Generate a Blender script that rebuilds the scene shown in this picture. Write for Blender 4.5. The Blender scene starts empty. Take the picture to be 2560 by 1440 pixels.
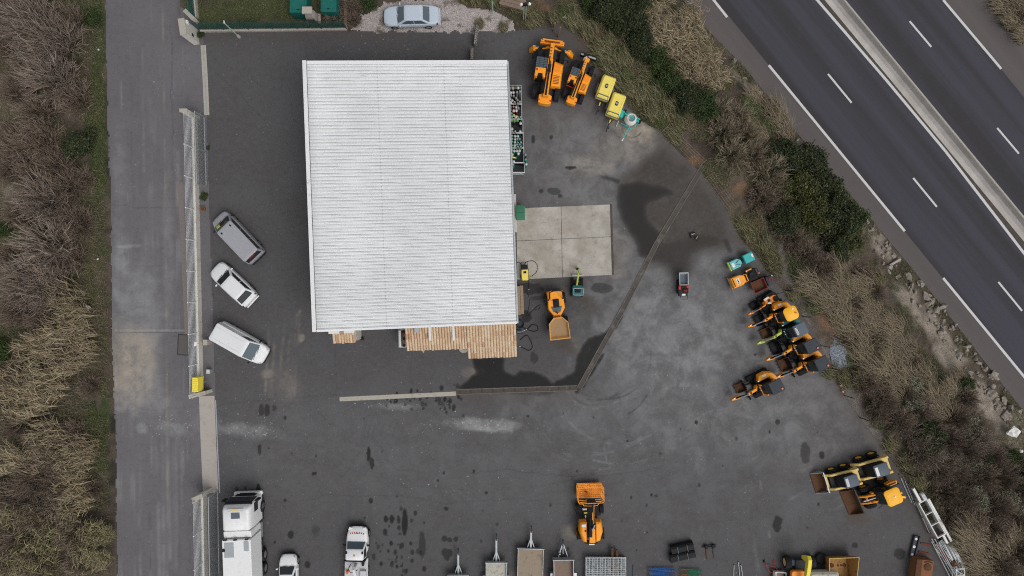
import bpy, bmesh, math, random
import numpy as np
from mathutils import Vector, Matrix
random.seed(7); np.random.seed(7)
R = math.radians
scene = bpy.context.scene
COL = scene.collection

# ---------------------------------------------------------------- camera, sky, sun, exposure
H, F = 60.0, 24.0 / 36.0 * 2560.0           # drone height, focal length in photo pixels
cam = bpy.data.cameras.new('drone_camera'); cam.lens = 24; cam.sensor_width = 36
cam.clip_start = 0.5; cam.clip_end = 2000
camo = bpy.data.objects.new('drone_camera', cam); COL.objects.link(camo)
camo.location = (0, 0, H); scene.camera = camo

SUN_EL, SUN_AZ = 58.0, -42.0                # azimuth measured in the ground plane from +X
world = bpy.data.worlds.new('World'); scene.world = world; world.use_nodes = True
nt = world.node_tree; bg = nt.nodes['Background']
sky = nt.nodes.new('ShaderNodeTexSky'); sky.sky_type = 'NISHITA'; sky.sun_disc = False
sky.sun_elevation = R(SUN_EL); sky.sun_rotation = R(90 - SUN_AZ)
sky.air_density = 1.0; sky.dust_density = 4.0; sky.ozone_density = 1.0
hs = nt.nodes.new('ShaderNodeHueSaturation'); hs.inputs['Saturation'].default_value = 0.22
nt.links.new(sky.outputs[0], hs.inputs['Color']); nt.links.new(hs.outputs[0], bg.inputs['Color'])
bg.inputs['Strength'].default_value = 0.12
sun = bpy.data.lights.new('sun', 'SUN'); sun.energy = 0.95; sun.angle = R(40); sun.color = (1.0, 0.965, 0.93)
suno = bpy.data.objects.new('sun', sun); COL.objects.link(suno)
sd = Vector((math.cos(R(SUN_EL)) * math.cos(R(SUN_AZ)), math.cos(R(SUN_EL)) * math.sin(R(SUN_AZ)), math.sin(R(SUN_EL))))
suno.rotation_euler = sd.to_track_quat('Z', 'Y').to_euler(); suno.location = (20, -20, 80)
vs = scene.view_settings
vs.view_transform = 'Standard'; vs.look = 'None'; vs.gamma = 1.0; vs.use_curve_mapping = False
vs.exposure = 0.0
scene.cycles.use_denoising = False; scene.cycles.filter_width = 1.1; scene.cycles.max_bounces = 6

# ---------------------------------------------------------------- helpers
def P(u, v, z=0.0):
    k = (H - z) / F
    return Vector(((u - 1280) * k, (720 - v) * k, z))
def hd(du, dv): return math.degrees(math.atan2(-dv, du))

def rrect(cx, cy, lx, ly, r, n=3):
    out = []
    for sx, sy, a0 in ((1, 1, 0), (-1, 1, 90), (-1, -1, 180), (1, -1, 270)):
        for i in range(n + 1):
            a = R(a0 + 90 * i / n)
            out.append((cx + sx * (lx / 2 - r) + r * math.cos(a), cy + sy * (ly / 2 - r) + r * math.sin(a)))
    return out

class MB:
    def __init__(s): s.v = []; s.f = []
    def add(s, vs_, fs):
        n = len(s.v); s.v += [tuple(q) for q in vs_]; s.f += [[i + n for i in f] for f in fs]; return s
    def box(s, x0, x1, y0, y1, z0, z1):
        return s.add([(x0, y0, z0), (x1, y0, z0), (x1, y1, z0), (x0, y1, z0), (x0, y0, z1), (x1, y0, z1), (x1, y1, z1), (x0, y1, z1)],
                     [(0, 3, 2, 1), (4, 5, 6, 7), (0, 1, 5, 4), (1, 2, 6, 5), (2, 3, 7, 6), (3, 0, 4, 7)])
    def obox(s, c, size, rz=0, ry=0, rx=0):
        m = Matrix.Translation(c) @ Matrix.Rotation(R(rz), 4, 'Z') @ Matrix.Rotation(R(ry), 4, 'Y') @ Matrix.Rotation(R(rx), 4, 'X')
        b = MB().box(-size[0] / 2, size[0] / 2, -size[1] / 2, size[1] / 2, -size[2] / 2, size[2] / 2)
        return s.add([m @ Vector(q) for q in b.v], b.f)
    def bar(s, p0, p1, w, h):                       # rectangular beam between two points
        p0, p1 = Vector(p0), Vector(p1); d = (p1 - p0); L = d.length; d.normalize()
        up = Vector((0, 0, 1)) if abs(d.z) < .95 else Vector((1, 0, 0))
        sd_ = d.cross(up).normalized(); up = sd_.cross(d)
        vs_ = [p + sd_ * a * w / 2 + up * b * h / 2 for p in (p0, p1) for a, b in ((-1, -1), (1, -1), (1, 1), (-1, 1))]
        return s.add(vs_, [(3, 2, 1, 0), (4, 5, 6, 7), (0, 1, 5, 4), (1, 2, 6, 5), (2, 3, 7, 6), (3, 0, 4, 7)])
    def prism(s, poly, z0, z1, top=None):
        top = top or poly; n = len(poly)
        vs_ = [(x, y, z0) for x, y in poly] + [(x, y, z1) for x, y in top]
        return s.add(vs_, [list(range(n))[::-1], list(range(n, 2 * n))] + [(i, (i + 1) % n, n + (i + 1) % n, n + i) for i in range(n)])
    def side(s, poly, y0, y1):                      # profile in x,z extruded across y
        n = len(poly)
        vs_ = [(x, y0, z) for x, z in poly] + [(x, y1, z) for x, z in poly]
        return s.add(vs_, [list(range(n)), list(range(n, 2 * n))[::-1]] + [(i, n + i, n + (i + 1) % n, (i + 1) % n) for i in range(n)])
    def loft(s, rings):
        n = len(rings[0]); vs_ = [q for r in rings for q in r]; fs = [list(range(n))[::-1], list(range((len(rings) - 1) * n, len(rings) * n))]
        for k in range(len(rings) - 1):
            for i in range(n):
                fs.append((k * n + i, k * n + (i + 1) % n, (k + 1) * n + (i + 1) % n, (k + 1) * n + i))
        return s.add(vs_, fs)
    def cyl(s, p0, p1, r0, r1=None, n=12):
        r1 = r0 if r1 is None else r1
        p0, p1 = Vector(p0), Vector(p1); d = (p1 - p0).normalized()
        a = Vector((0, 0, 1)) if abs(d.z) < .9 else Vector((1, 0, 0))
        x = d.cross(a).normalized(); y = d.cross(x)
        rings = [[p + (x * math.cos(2 * math.pi * i / n) + y * math.sin(2 * math.pi * i / n)) * r for i in range(n)] for p, r in ((p0, r0), (p1, r1))]
        return s.loft(rings)
    def tube(s, pts, r, n=6):
        pts = [Vector(p) for p in pts]; rings = []
        for i, p in enumerate(pts):
            d = (pts[min(i + 1, len(pts) - 1)] - pts[max(i - 1, 0)]).normalized()
            a = Vector((0, 0, 1)) if abs(d.z) < .9 else Vector((1, 0, 0))
            x = d.cross(a).normalized(); y = d.cross(x)
            rings.append([p + (x * math.cos(2 * math.pi * k / n) + y * math.sin(2 * math.pi * k / n)) * r for k in range(n)])
        return s.loft(rings)
    def lathe(s, prof, c=(0, 0, 0), n=14, axis='z'):
        rings = []
        for r, h in prof:
            ring = []
            for i in range(n):
                a = 2 * math.pi * i / n; x, y = r * math.cos(a), r * math.sin(a)
                q = (x, y, h) if axis == 'z' else ((x, h, -y) if axis == 'y' else (h, x, y))
                ring.append((q[0] + c[0], q[1] + c[1], q[2] + c[2]))
            rings.append(ring)
        return s.loft(rings)
    def panel(s, q, t=.012):                        # thin solid sheet standing proud of a four-cornered face
        q = [Vector(p) for p in q]; nrm = (q[1] - q[0]).cross(q[3] - q[0]).normalized()
        vs_ = [p - nrm * .01 for p in q] + [p + nrm * t for p in q]
        return s.add(vs_, [(3, 2, 1, 0), (4, 5, 6, 7), (0, 1, 5, 4), (1, 2, 6, 5), (2, 3, 7, 6), (3, 0, 4, 7)])
    def build(s, name, mat, parent=None, bevel=0, smooth=35, sub=0):
        me = bpy.data.meshes.new(name); me.from_pydata([tuple(q) for q in s.v], [], s.f); me.update()
        bm = bmesh.new(); bm.from_mesh(me); bmesh.ops.recalc_face_normals(bm, faces=bm.faces); bm.to_mesh(me); bm.free()
        me.materials.append(mat)
        if smooth:
            me.polygons.foreach_set('use_smooth', [True] * len(me.polygons)); me.set_sharp_from_angle(angle=R(smooth))
        o = bpy.data.objects.new(name, me); COL.objects.link(o)
        if parent: o.parent = parent
        if bevel:
            m = o.modifiers.new('soft_edges', 'BEVEL'); m.width = bevel; m.segments = 2; m.limit_method = 'ANGLE'; m.angle_limit = R(40)
        if sub:
            m = o.modifiers.new('smooth', 'SUBSURF'); m.levels = sub; m.render_levels = sub
        return o

def tag(o, label=None, cat=None, group=None, kind=None):
    if label: o['label'] = label
    if cat: o['category'] = cat
    if group: o['group'] = group
    if kind: o['kind'] = kind
    return o
def thing(name, label, cat, group=None):
    o = bpy.data.objects.new(name, None); o.empty_display_size = .3; COL.objects.link(o); return tag(o, label, cat, group)
def at(o, u, v, z=0.0, rot=0.0, off=(0, 0), base=0.0):
    """stand o on the ground so that its local point off, at height z, lies on the sight line of photo pixel u,v"""
    a = R(rot); p = P(u, v, z)
    o.location = (p.x - (off[0] * math.cos(a) - off[1] * math.sin(a)), p.y - (off[0] * math.sin(a) + off[1] * math.cos(a)), base)
    o.rotation_euler = (0, 0, a); return o
def dup(o, parent=None):
    c = o.copy(); COL.objects.link(c)
    if parent: c.parent = parent
    for ch in list(o.children): dup(ch, c)
    return c
def npmesh(name, V, Q, mat, smooth=False):
    V = np.asarray(V, np.float32); Q = np.asarray(Q, np.int32); k = Q.shape[1]
    me = bpy.data.meshes.new(name); me.vertices.add(len(V)); me.vertices.foreach_set('co', V.ravel())
    me.loops.add(Q.size); me.loops.foreach_set('vertex_index', Q.ravel())
    me.polygons.add(len(Q)); me.polygons.foreach_set('loop_start', np.arange(0, Q.size, k, dtype=np.int32))
    me.update(calc_edges=True); me.validate()
    if smooth: me.polygons.foreach_set('use_smooth', np.ones(len(Q), bool))
    me.materials.append(mat); return me
def obj(name, me, parent=None):
    o = bpy.data.objects.new(name, me); COL.objects.link(o)
    if parent: o.parent = parent
    return o

# ---------------------------------------------------------------- node material helpers
class NT:
    def __init__(s, name):
        s.m = bpy.data.materials.new(name); s.m.use_nodes = True; s.t = s.m.node_tree; s.b = s.t.nodes['Principled BSDF']; s.out = s.t.nodes['Material Output']
    def n(s, ty, **k):
        q = s.t.nodes.new(ty)
        for a, b in k.items(): setattr(q, a, b)
        return q
    def put(s, sock, val):
        if hasattr(val, 'links') or isinstance(val, bpy.types.NodeSocket): s.t.links.new(val, sock)
        else: sock.default_value = val
    def geo(s): return s.n('ShaderNodeNewGeometry').outputs['Position']
    def loc(s): return s.n('ShaderNodeTexCoord').outputs['Object']
    def island(s): return s.n('ShaderNodeNewGeometry').outputs['Random Per Island']
    def mapping(s, vec, scale=(1, 1, 1), rot=(0, 0, 0), locn=(0, 0, 0)):
        q = s.n('ShaderNodeMapping'); s.put(q.inputs[0], vec); q.inputs['Scale'].default_value = scale; q.inputs['Rotation'].default_value = rot; q.inputs['Location'].default_value = locn; return q.outputs[0]
    def noise(s, vec, scale, detail=4, rough=.55, dist=0):
        q = s.n('ShaderNodeTexNoise'); s.put(q.inputs['Vector'], vec); q.inputs['Scale'].default_value = scale; q.inputs['Detail'].default_value = detail; q.inputs['Roughness'].default_value = rough; q.inputs['Distortion'].default_value = dist; return q.outputs['Fac']
    def voro(s, vec, scale, feature='F1', out='Distance'):
        q = s.n('ShaderNodeTexVoronoi', feature=feature); s.put(q.inputs['Vector'], vec); q.inputs['Scale'].default_value = scale; return q.outputs[out]
    def math(s, op, a, b=0.0, c=None, clamp=False):
        q = s.n('ShaderNodeMath', operation=op, use_clamp=clamp); s.put(q.inputs[0], a); s.put(q.inputs[1], b)
        if c is not None: s.put(q.inputs[2], c)
        return q.outputs[0]
    def step(s, x, a, b, lo=0.0, hi=1.0):
        q = s.n('ShaderNodeMapRange', interpolation_type='SMOOTHSTEP'); s.put(q.inputs[0], x); s.put(q.inputs[1], a); s.put(q.inputs[2], b); s.put(q.inputs[3], lo); s.put(q.inputs[4], hi); return q.outputs[0]
    def mix(s, fac, a, b, mode='MIX'):
        q = s.n('ShaderNodeMix', data_type='RGBA', blend_type=mode, clamp_factor=True); s.put(q.inputs[0], fac)
        for i, c in ((6, a), (7, b)): s.put(q.inputs[i], (*c, 1) if isinstance(c, tuple) and len(c) == 3 else c)
        return q.outputs[2]
    def ramp(s, fac, stops):
        q = s.n('ShaderNodeValToRGB'); s.put(q.inputs[0], fac); e = q.color_ramp.elements
        while len(e) < len(stops): e.new(.5)
        for el, (p, c) in zip(e, stops): el.position = p; el.color = (*c, 1)
        return q.outputs[0]
    def attr(s, name):
        q = s.n('ShaderNodeAttribute', attribute_name=name); return q
    def done(s, color, rough=.6, metal=0.0, bump=None, bstr=.3, bdist=.02, spec=None):
        s.put(s.b.inputs['Base Color'], (*color, 1) if isinstance(color, tuple) and len(color) == 3 else color)
        s.put(s.b.inputs['Roughness'], rough); s.b.inputs['Metallic'].default_value = metal
        if spec is None: spec = .18 if not isinstance(rough, (int, float)) or rough > .55 else .45
        s.b.inputs['Specular IOR Level'].default_value = spec
        if bump is not None:
            q = s.n('ShaderNodeBump'); q.inputs['Strength'].default_value = bstr; q.inputs['Distance'].default_value = bdist
            s.put(q.inputs['Height'], bump); s.t.links.new(q.outputs[0], s.b.inputs['Normal'])
        return s.m
def sc(c, k): return tuple(min(1, x * k) for x in c)
def paint(name, c, rough=.4, dirt=.35, dirtc=(.12, .10, .08), metal=0.0, scale=3.0):
    t = NT(name); g = t.loc(); a = t.noise(g, scale, 5, .65); b = t.noise(g, scale * 5, 3)
    f = t.math('MULTIPLY', t.step(a, .5, .75), dirt)
    col = t.mix(f, t.mix(t.math('MULTIPLY', b, .35), c, sc(c, .82)), dirtc)
    return t.done(col, t.step(a, .3, .8, rough, min(1, rough + .25)), metal, spec=.42 if rough < .5 else .16)
def glass(name, c=(.02, .025, .03)):
    t = NT(name); return t.done(c, .06, 0, spec=.6)

M = {}
M['white'] = paint('white_paint', (.74, .75, .76), .35, .10)
M['truck_white'] = paint('truck_white_paint', (.78, .79, .79), .4, .12)
M['silver'] = paint('silver_paint', (.50, .575, .66), .3, .08)
M['vangrey'] = paint('grey_van_paint', (.33, .335, .365), .4, .1)
M['glass'] = glass('dark_window_glass')
M['skygl'] = glass('sky_painted_glass', (.085, .115, .135))  # sky reflection painted in: pale blue base colour instead of dark glass
M['tyre'] = paint('tyre_rubber', (.022, .022, .024), .85, .4, (.06, .055, .05))
M['black'] = paint('black_plastic', (.016, .016, .018), .55, .3, (.05, .045, .04))
M['dark'] = paint('dark_grey_steel', (.035, .036, .04), .6, .4, (.07, .06, .05))
M['roofgrey'] = paint('dark_grey_cab_roof', (.045, .052, .062), .5, .15)
M['roofgrey2'] = paint('faded_grey_cab_roof', (.11, .135, .165), .5, .25)
M['orange'] = paint('orange_machine_paint', (.93, .345, .012), .42, .34, (.42, .20, .06))
M['orange2'] = paint('deep_orange_machine_paint', (.88, .27, .010), .42, .34, (.36, .15, .05))
M['amber'] = paint('amber_roof_paint', (.94, .46, .012), .45, .06)
M['yellow'] = paint('yellow_canopy_paint', (.84, .69, .13), .45, .22, (.4, .32, .1))
M['cream'] = paint('faded_yellow_paint', (.72, .54, .19), .55, .4, (.25, .18, .09))
M['yel2'] = paint('bright_yellow_paint', (.86, .72, .085), .5, .08)
M['teal'] = paint('turquoise_paint', (.03, .42, .40), .45, .15)
M['teal2'] = paint('pale_turquoise_paint', (.16, .50, .52), .5, .25)
M['dteal'] = paint('deep_teal_paint', (.015, .14, .15), .45, .2)
M['lime'] = paint('lime_paint', (.48, .60, .10), .5, .3)
M['red'] = paint('red_paint', (.42, .025, .02), .45, .3)
M['rustred'] = paint('weathered_red_paint', (.17, .035, .025), .7, .6, (.10, .06, .045))
M['rust'] = paint('rusty_steel', (.11, .055, .03), .85, .8, (.045, .03, .024), scale=5)
M['rustlt'] = paint('rusty_orange_steel', (.24, .105, .05), .85, .7, (.09, .05, .03), scale=4)
M['tanrust'] = paint('worn_tan_steel', (.36, .20, .07), .8, .8, (.12, .06, .03), scale=2.5)
M['galv'] = paint('galvanised_steel', (.42, .45, .47), .45, .4, (.22, .22, .22), metal=.5)
M['gatewh'] = paint('white_railing_paint', (.66, .68, .70), .5, .25, (.35, .34, .33))
M['lightgrey'] = paint('light_grey_paint', (.55, .56, .57), .5, .25)
M['sand'] = paint('dry_sand_load', (.36, .24, .13), .95, .6, (.22, .14, .08), scale=6)
M['green'] = paint('green_plastic', (.05, .18, .105), .5, .2)
M['dgreen'] = paint('dark_green_metal', (.012, .13, .11), .5, .3)
M['fgreen'] = paint('green_fence_wire', (.035, .085, .068), .6, .2)
M['pale_green'] = paint('pale_green_metal', (.38, .50, .42), .5, .25)
M['wood'] = paint('weathered_wood', (.30, .225, .155), .85, .6, (.10, .075, .055), scale=6)
M['ply'] = paint('dirty_plywood', (.30, .245, .185), .85, .8, (.13, .10, .08), scale=2.2)
M['plyb'] = paint('brown_plywood', (.23, .17, .135), .85, .8, (.12, .09, .075), scale=2.2)
M['plyl'] = paint('pale_plywood', (.46, .44, .38), .85, .85, (.16, .14, .11), scale=4)
M['blue'] = paint('blue_prop_paint', (.02, .12, .38), .55, .4)
M['pgreen'] = paint('green_prop_paint', (.02, .19, .10), .55, .4)
M['orangelight'] = paint('orange_lamp_plastic', (.75, .13, .03), .3, 0)
M['redlight'] = paint('red_lamp_plastic', (.55, .02, .015), .3, 0)
M['lens'] = paint('clear_lamp_lens', (.75, .76, .74), .15, 0)
M['label'] = paint('white_sticker', (.75, .75, .72), .5, .1)
M['chrome'] = paint('worn_alloy', (.45, .46, .47), .35, .2, metal=.7)
# ================================================================ ground surfaces
rng = np.random.default_rng(3)
def vnoise(U, V, s, octs=4, seed=0, gain=.55):
    """fractal value noise, cell size s (same units as U,V), 0..1"""
    r = np.random.default_rng(seed); out = np.zeros_like(U, dtype=np.float32); amp = 1; tot = 0
    for o in range(octs):
        n = 256; g = r.random((n, n)).astype(np.float32)
        x, y = U / s + 37.1 * o, V / s + 11.7 * o
        i, j = np.floor(x).astype(int), np.floor(y).astype(int); fx, fy = x - i, y - j
        fx, fy = fx * fx * (3 - 2 * fx), fy * fy * (3 - 2 * fy)
        i0, i1, j0, j1 = i % n, (i + 1) % n, j % n, (j + 1) % n
        out += amp * ((g[i0, j0] * (1 - fx) + g[i1, j0] * fx) * (1 - fy) + (g[i0, j1] * (1 - fx) + g[i1, j1] * fx) * fy)
        tot += amp; amp *= gain; s = s / 2
    return out / tot
def inpoly(U, V, poly):
    inside = np.zeros(U.shape, bool); n = len(poly); j = n - 1
    for i in range(n):
        (xi, yi), (xj, yj) = poly[i], poly[j]
        if yi != yj:
            c = ((yi > V) != (yj > V)) & (U < (xj - xi) * (V - yi) / (yj - yi) + xi); inside ^= c
        j = i
    return inside
def dpoly(U, V, pts):
    """distance to an open polyline and the signed side (positive to the right of travel in picture axes)"""
    D = np.full(U.shape, 1e9, np.float32); S = np.zeros(U.shape, np.float32)
    for (ax, ay), (bx, by) in zip(pts[:-1], pts[1:]):
        dx, dy = bx - ax, by - ay; t = np.clip(((U - ax) * dx + (V - ay) * dy) / (dx * dx + dy * dy), 0, 1)
        d = np.hypot(U - ax - t * dx, V - ay - t * dy); c = dx * (V - ay) - dy * (U - ax)
        m = d < D; D = np.where(m, d, D); S = np.where(m, np.sign(c), S)
    return D, S
def blur(A, k):
    if k < 1: return A
    for ax in (0, 1):
        for _ in range(2):
            p = [(0, 0), (0, 0)]; p[ax] = (k + 1, k)
            c = np.cumsum(np.pad(A, p, mode='edge'), axis=ax); n = 2 * k + 1
            A = (np.take(c, range(n, c.shape[ax]), ax) - np.take(c, range(0, c.shape[ax] - n), ax)) / n
    return A

# ---- outlines on the plan (surveyed in photo pixels, converted to metres by P)
YARD_EDGE = [(1420, -420), (1385, 0), (1400, 62), (1428, 78), (1462, 122), (1500, 180), (1545, 236), (1600, 300), (1650, 328), (1700, 385), (1762, 440), (1815, 520), (1850, 598), (1886, 632),
             (1925, 690), (1990, 765), (2035, 830), (2072, 915), (2112, 990), (2150, 1045), (2200, 1115), (2262, 1195), (2300, 1260), (2350, 1345), (2420, 1470), (2500, 1640)]
ROAD_EDGE = [(1310, -478), (1707, 0), (1757, 63), (1863, 170), (1963, 297), (2060, 413), (2160, 527), (2260, 647), (2353, 763), (2427, 860), (2560, 1030), (2960, 1513)]
W_END = [(505, 75), (515, 290), (545, 1250), (556, 1640)]
LEFT_EDGE = [(257, -220), (262, 0), (268, 300), (276, 520), (280, 900), (289, 1120), (293, 1640)]
ZM = -4.0

GS = 3.0
gu = np.arange(-170, 2660, GS, dtype=np.float32); gv = np.arange(-150, 1592, GS, dtype=np.float32)
GU, GV = np.meshgrid(gu, gv, indexing='ij')
wet = np.zeros_like(GU); dust = np.zeros_like(GU); dirt = np.zeros_like(GU); lite = np.zeros_like(GU)
N1 = vnoise(GU, GV, 60, 5, 1); N2 = vnoise(GU, GV, 16, 3, 2); N3 = vnoise(GU, GV, 160, 4, 5)
def blob(A, u, v, ru, rv, val, soft=.5, ang=0, rag=.8):
    a = R(ang); x, y = GU - u, GV - v; x, y = (x * math.cos(a) + y * math.sin(a)) / ru, (-x * math.sin(a) + y * math.cos(a)) / rv
    d = np.hypot(x, y) + (N2 - .5) * rag + (N1 - .5) * rag
    np.maximum(A, val * np.clip((1 - d) / max(soft, .02) + .5, 0, 1), out=A)
def fill(A, poly, val, k=2, rag=14, n=None):
    ju, jv = (N1 - .5) * rag * 2, (N2 - .5) * rag
    np.maximum(A, val * blur(inpoly(GU + ju, GV + jv, poly).astype(np.float32), k), out=A)
def stroke(A, pts, w, val, soft=.5, fade=None):
    d, _ = dpoly(GU, GV, pts); m = val * np.clip((1 - d / w) / soft, 0, 1)
    if fade is not None: m *= np.clip((vnoise(GU, GV, fade, 3, 9) - .38) * 4, 0, 1)
    np.maximum(A, m, out=A)
def arc(A, cu, cv, r, a0, a1, w, val, fade=40):
    pts = [(cu + r * math.cos(R(a0 + (a1 - a0) * i / 14)), cv + r * math.sin(R(a0 + (a1 - a0) * i / 14))) for i in range(15)]
    stroke(A, pts, w, val, .6, fade)

# wet and oily patches
fill(dirt, [(1546, 440), (1600, 395), (1650, 345), (1700, 395), (1765, 450), (1800, 520), (1835, 590), (1832, 622), (1760, 632), (1722, 700), (1692, 692), (1620, 652), (1560, 560)], .85, 4, 16)
fill(wet, [(1545, 462), (1590, 452), (1640, 458), (1700, 482), (1650, 498), (1622, 512), (1622, 545), (1648, 575), (1662, 602), (1640, 640), (1606, 645), (1592, 618), (1570, 580), (1550, 545), (1541, 505)], .80, 2, 12)
fill(wet, [(1605, 640), (1655, 602), (1700, 590), (1760, 575), (1812, 590), (1818, 612), (1760, 628), (1735, 650), (1728, 695), (1692, 690), (1655, 668)], .55, 4, 16)
fill(wet, [(1546, 450), (1600, 420), (1650, 385), (1700, 420), (1765, 465), (1815, 530), (1832, 600), (1815, 622), (1760, 632), (1725, 690), (1692, 690), (1620, 650), (1560, 570)], .36, 3, 16); fill(wet, [(1560, 450), (1600, 410), (1650, 350), (1690, 390), (1740, 425), (1700, 480), (1620, 470)], .40, 3, 26)
fill(wet, [(1803, 598), (1820, 594), (1835, 630), (1822, 634)], .6, 1, 5)
fill(wet, [(1475, 432), (1520, 440), (1550, 448), (1552, 462), (1525, 452)], .8, 1, 5)
fill(dirt, [(1560, 445), (1600, 400), (1640, 345), (1690, 380), (1740, 425), (1700, 470), (1620, 465)], .85, 3, 22)
fill(wet, [(1183, 893), (1262, 893), (1262, 930), (1290, 939), (1302, 928), (1342, 930), (1366, 944), (1385, 958), (1405, 945), (1432, 930), (1437, 895), (1450, 868), (1470, 845), (1500, 838), (1545, 795), (1560, 780), (1556, 800), (1505, 855), (1446, 966), (1436, 974), (1140, 977), (1148, 966), (1168, 954), (1176, 943), (1190, 934), (1186, 915)], 1.0, 1, 7)
stroke(wet, [(1445, 978), (1500, 890), (1560, 770)], 12, .9, .5, 30)
for u, v, a, b, val in [(1330, 722, 34, 16, .7), (1316, 790, 14, 16, .8), (1345, 745, 22, 8, .5), (1505, 720, 26, 12, .6), (1440, 760, 40, 26, .35), (1335, 895, 12, 16, .55), (1385, 478, 14, 9, .6), (1400, 490, 5, 5, .7), (1352, 478, 6, 6, .7),
                        (1378, 343, 5, 5, .8), (1333, 348, 5, 10, .8), (1424, 419, 16, 5, .9), (1012, 1305, 7, 34, .95), (964, 1298, 6, 10, .9), (980, 1298, 6, 12, .9), (996, 1298, 5, 10, .8), (963, 1331, 8, 11, .85), (1055, 1366, 9, 32, .6), (727, 1337, 9, 13, .8),
                        (769, 1412, 8, 9, .8), (790, 1325, 10, 14, .4), (1112, 1347, 8, 8, .7), (1124, 1350, 7, 7, .7), (1140, 1348, 6, 7, .7), (1112, 1379, 9, 10, .7), (1122, 1382, 9, 9, .7), (1117, 1393, 6, 7, .7), (1943, 1311, 13, 22, .8), (2250, 1385, 16, 14, .7),
                        (2138, 1363, 7, 7, .7), (653, 1025, 6, 12, .6), (668, 1025, 6, 13, .7), (686, 1020, 5, 8, .5), (649, 1125, 5, 14, .7), (645, 1223, 5, 13, .9), (592, 1225, 5, 14, .7), (614, 1225, 4, 12, .6), (922, 1132, 5, 18, .9), (930, 1158, 5, 14, .8), (1888, 886, 4, 4, .9),
                        (2012, 1130, 12, 26, .6), (2055, 1138, 7, 9, .8), (2100, 1090, 60, 20, .25), (1340, 980, 60, 10, .4), (1640, 1240, 6, 5, .5), (1115, 1272, 5, 5, .8), (1215, 1232, 4, 4, .8), (1376, 1263, 4, 4, .8), (1110, 1183, 4, 6, .7), (1944, 1055, 5, 7, .8)]:
    blob(wet, u, v, a, b, val, .25, 0, .7)
for i in range(150):                            # drips beside the lorry bay and along the concrete strip
    c = i % 3
    u, v = ((rng.normal(985, 26), rng.normal(1385, 40)) if c == 0 else (rng.uniform(960, 1160), 990 + rng.normal(8, 16))) if c < 2 else (rng.uniform(600, 2100), rng.uniform(1030, 1400))
    r_ = rng.uniform(1.8, 5) * (1 if c < 2 else .75); x, y = GU - u, GV - v
    m = (abs(x) < 12) & (abs(y) < 14); wet[m] = np.maximum(wet[m], rng.uniform(.5, .95) * np.clip((1.35 - np.hypot(x[m], y[m] * .7) / r_) * 2.2, 0, 1))
fill(wet, [(1240, 690), (1330, 700), (1440, 745), (1560, 730), (1500, 830), (1440, 890), (1300, 900), (1240, 880)], .22, 10, 30)
for u, v, a, b in [(1465, 748, 30, 14), (1480, 770, 26, 20), (1420, 860, 30, 20)]: blob(dirt, u, v, a, b, .8, .6, 20, .9)
fill(dirt, [(2105, 1262), (2140, 1240), (2185, 1310), (2120, 1310)], .95, 2, 14)
blob(dirt, 2085, 1110, 90, 70, .4, .8, 50); blob(dirt, 2030, 1010, 90, 60, .35, .8, 50); blob(dirt, 1960, 1180, 60, 40, .25, .8); blob(dirt, 2040, 1140, 60, 30, .45, .6)
stroke(dirt, YARD_EDGE, 55, .8, .9)
blob(dirt, 1480, 330, 170, 110, .30, .9, 30); blob(dirt, 1440, 590, 150, 150, .28, .8); fill(dirt, [(1140, 980), (1450, 968), (1460, 1000), (1250, 1010), (1130, 1000)], .55, 5, 16)
stroke(dirt, [(505, 90), (870, 84), (1000, 100)], 34, .5, .9, 60)
# pale dust, sand and chalk
PUD = blur(inpoly(GU + (N1 - .5) * 20, GV, [(1540, 440), (1600, 405), (1650, 345), (1700, 390), (1765, 450), (1820, 525), (1838, 600), (1815, 625), (1760, 635), (1725, 695), (1690, 692), (1620, 652), (1555, 575)]).astype(np.float32), 3)
fill(lite, [(1310, 250), (1480, 260), (1620, 330), (1700, 390), (1770, 450), (1840, 600), (1900, 690), (1990, 780), (2060, 900), (2150, 1050), (2230, 1180), (2000, 1160), (1700, 1120), (1480, 1060), (1450, 980), (1560, 780), (1540, 640), (1300, 480)], .44, 22, 60); fill(lite, [(560, 1000), (1480, 1000), (1950, 1120), (2200, 1180), (2280, 1300), (1900, 1350), (900, 1260), (560, 1200)], .13, 24, 60); fill(dirt, [(1310, 130), (1450, 130), (1500, 210), (1620, 320), (1540, 500), (1300, 500)], .42, 16, 40)
blob(lite, 1680, 830, 190, 150, .62, .9, 20); blob(lite, 1560, 1040, 300, 90, .25, .9); blob(lite, 1210, 1062, 90, 16, .75, .7, 4, .9); blob(lite, 1600, 1130, 260, 140, .14, .9)
blob(lite, 1820, 690, 80, 50, .4, .9); blob(lite, 1470, 410, 120, 60, .35, .9, 15); blob(lite, 1400, 330, 150, 90, .18, .9); blob(lite, 1596, 770, 16, 20, .7, .8, 0, .8); blob(lite, 1595, 850, 9, 40, .5, .8, 10)
blob(lite, 2000, 990, 130, 60, .16, .9, -30); blob(lite, 1750, 1150, 14, 40, .35, .9); blob(lite, 1740, 1300, 300, 60, .10, .9); blob(lite, 1250, 1140, 200, 60, .10, .9)
blob(dust, 1585, 318, 55, 30, .95, .7, 30, .6); blob(dust, 1555, 370, 90, 40, .35, .8, -20); blob(dust, 1480, 410, 60, 25, .4, .9); blob(dust, 1540, 640, 30, 60, .25, .9); blob(dust, 1310, 1440, 40, 20, .3, .9); blob(dust, 1425, 1330, 22, 18, .35, .9)
arc(wet, 1580, 318, 26, 20, 190, 2.2, .6, 30); arc(wet, 1583, 322, 34, 60, 180, 2, .5, 30)
for u in (669, 684, 704, 722, 742, 735): stroke(dust, [(u + 8, 765 + rng.uniform(-10, 60)), (u, 880), (u - 6, 992)], 6, .32, .9, 40)
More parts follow.
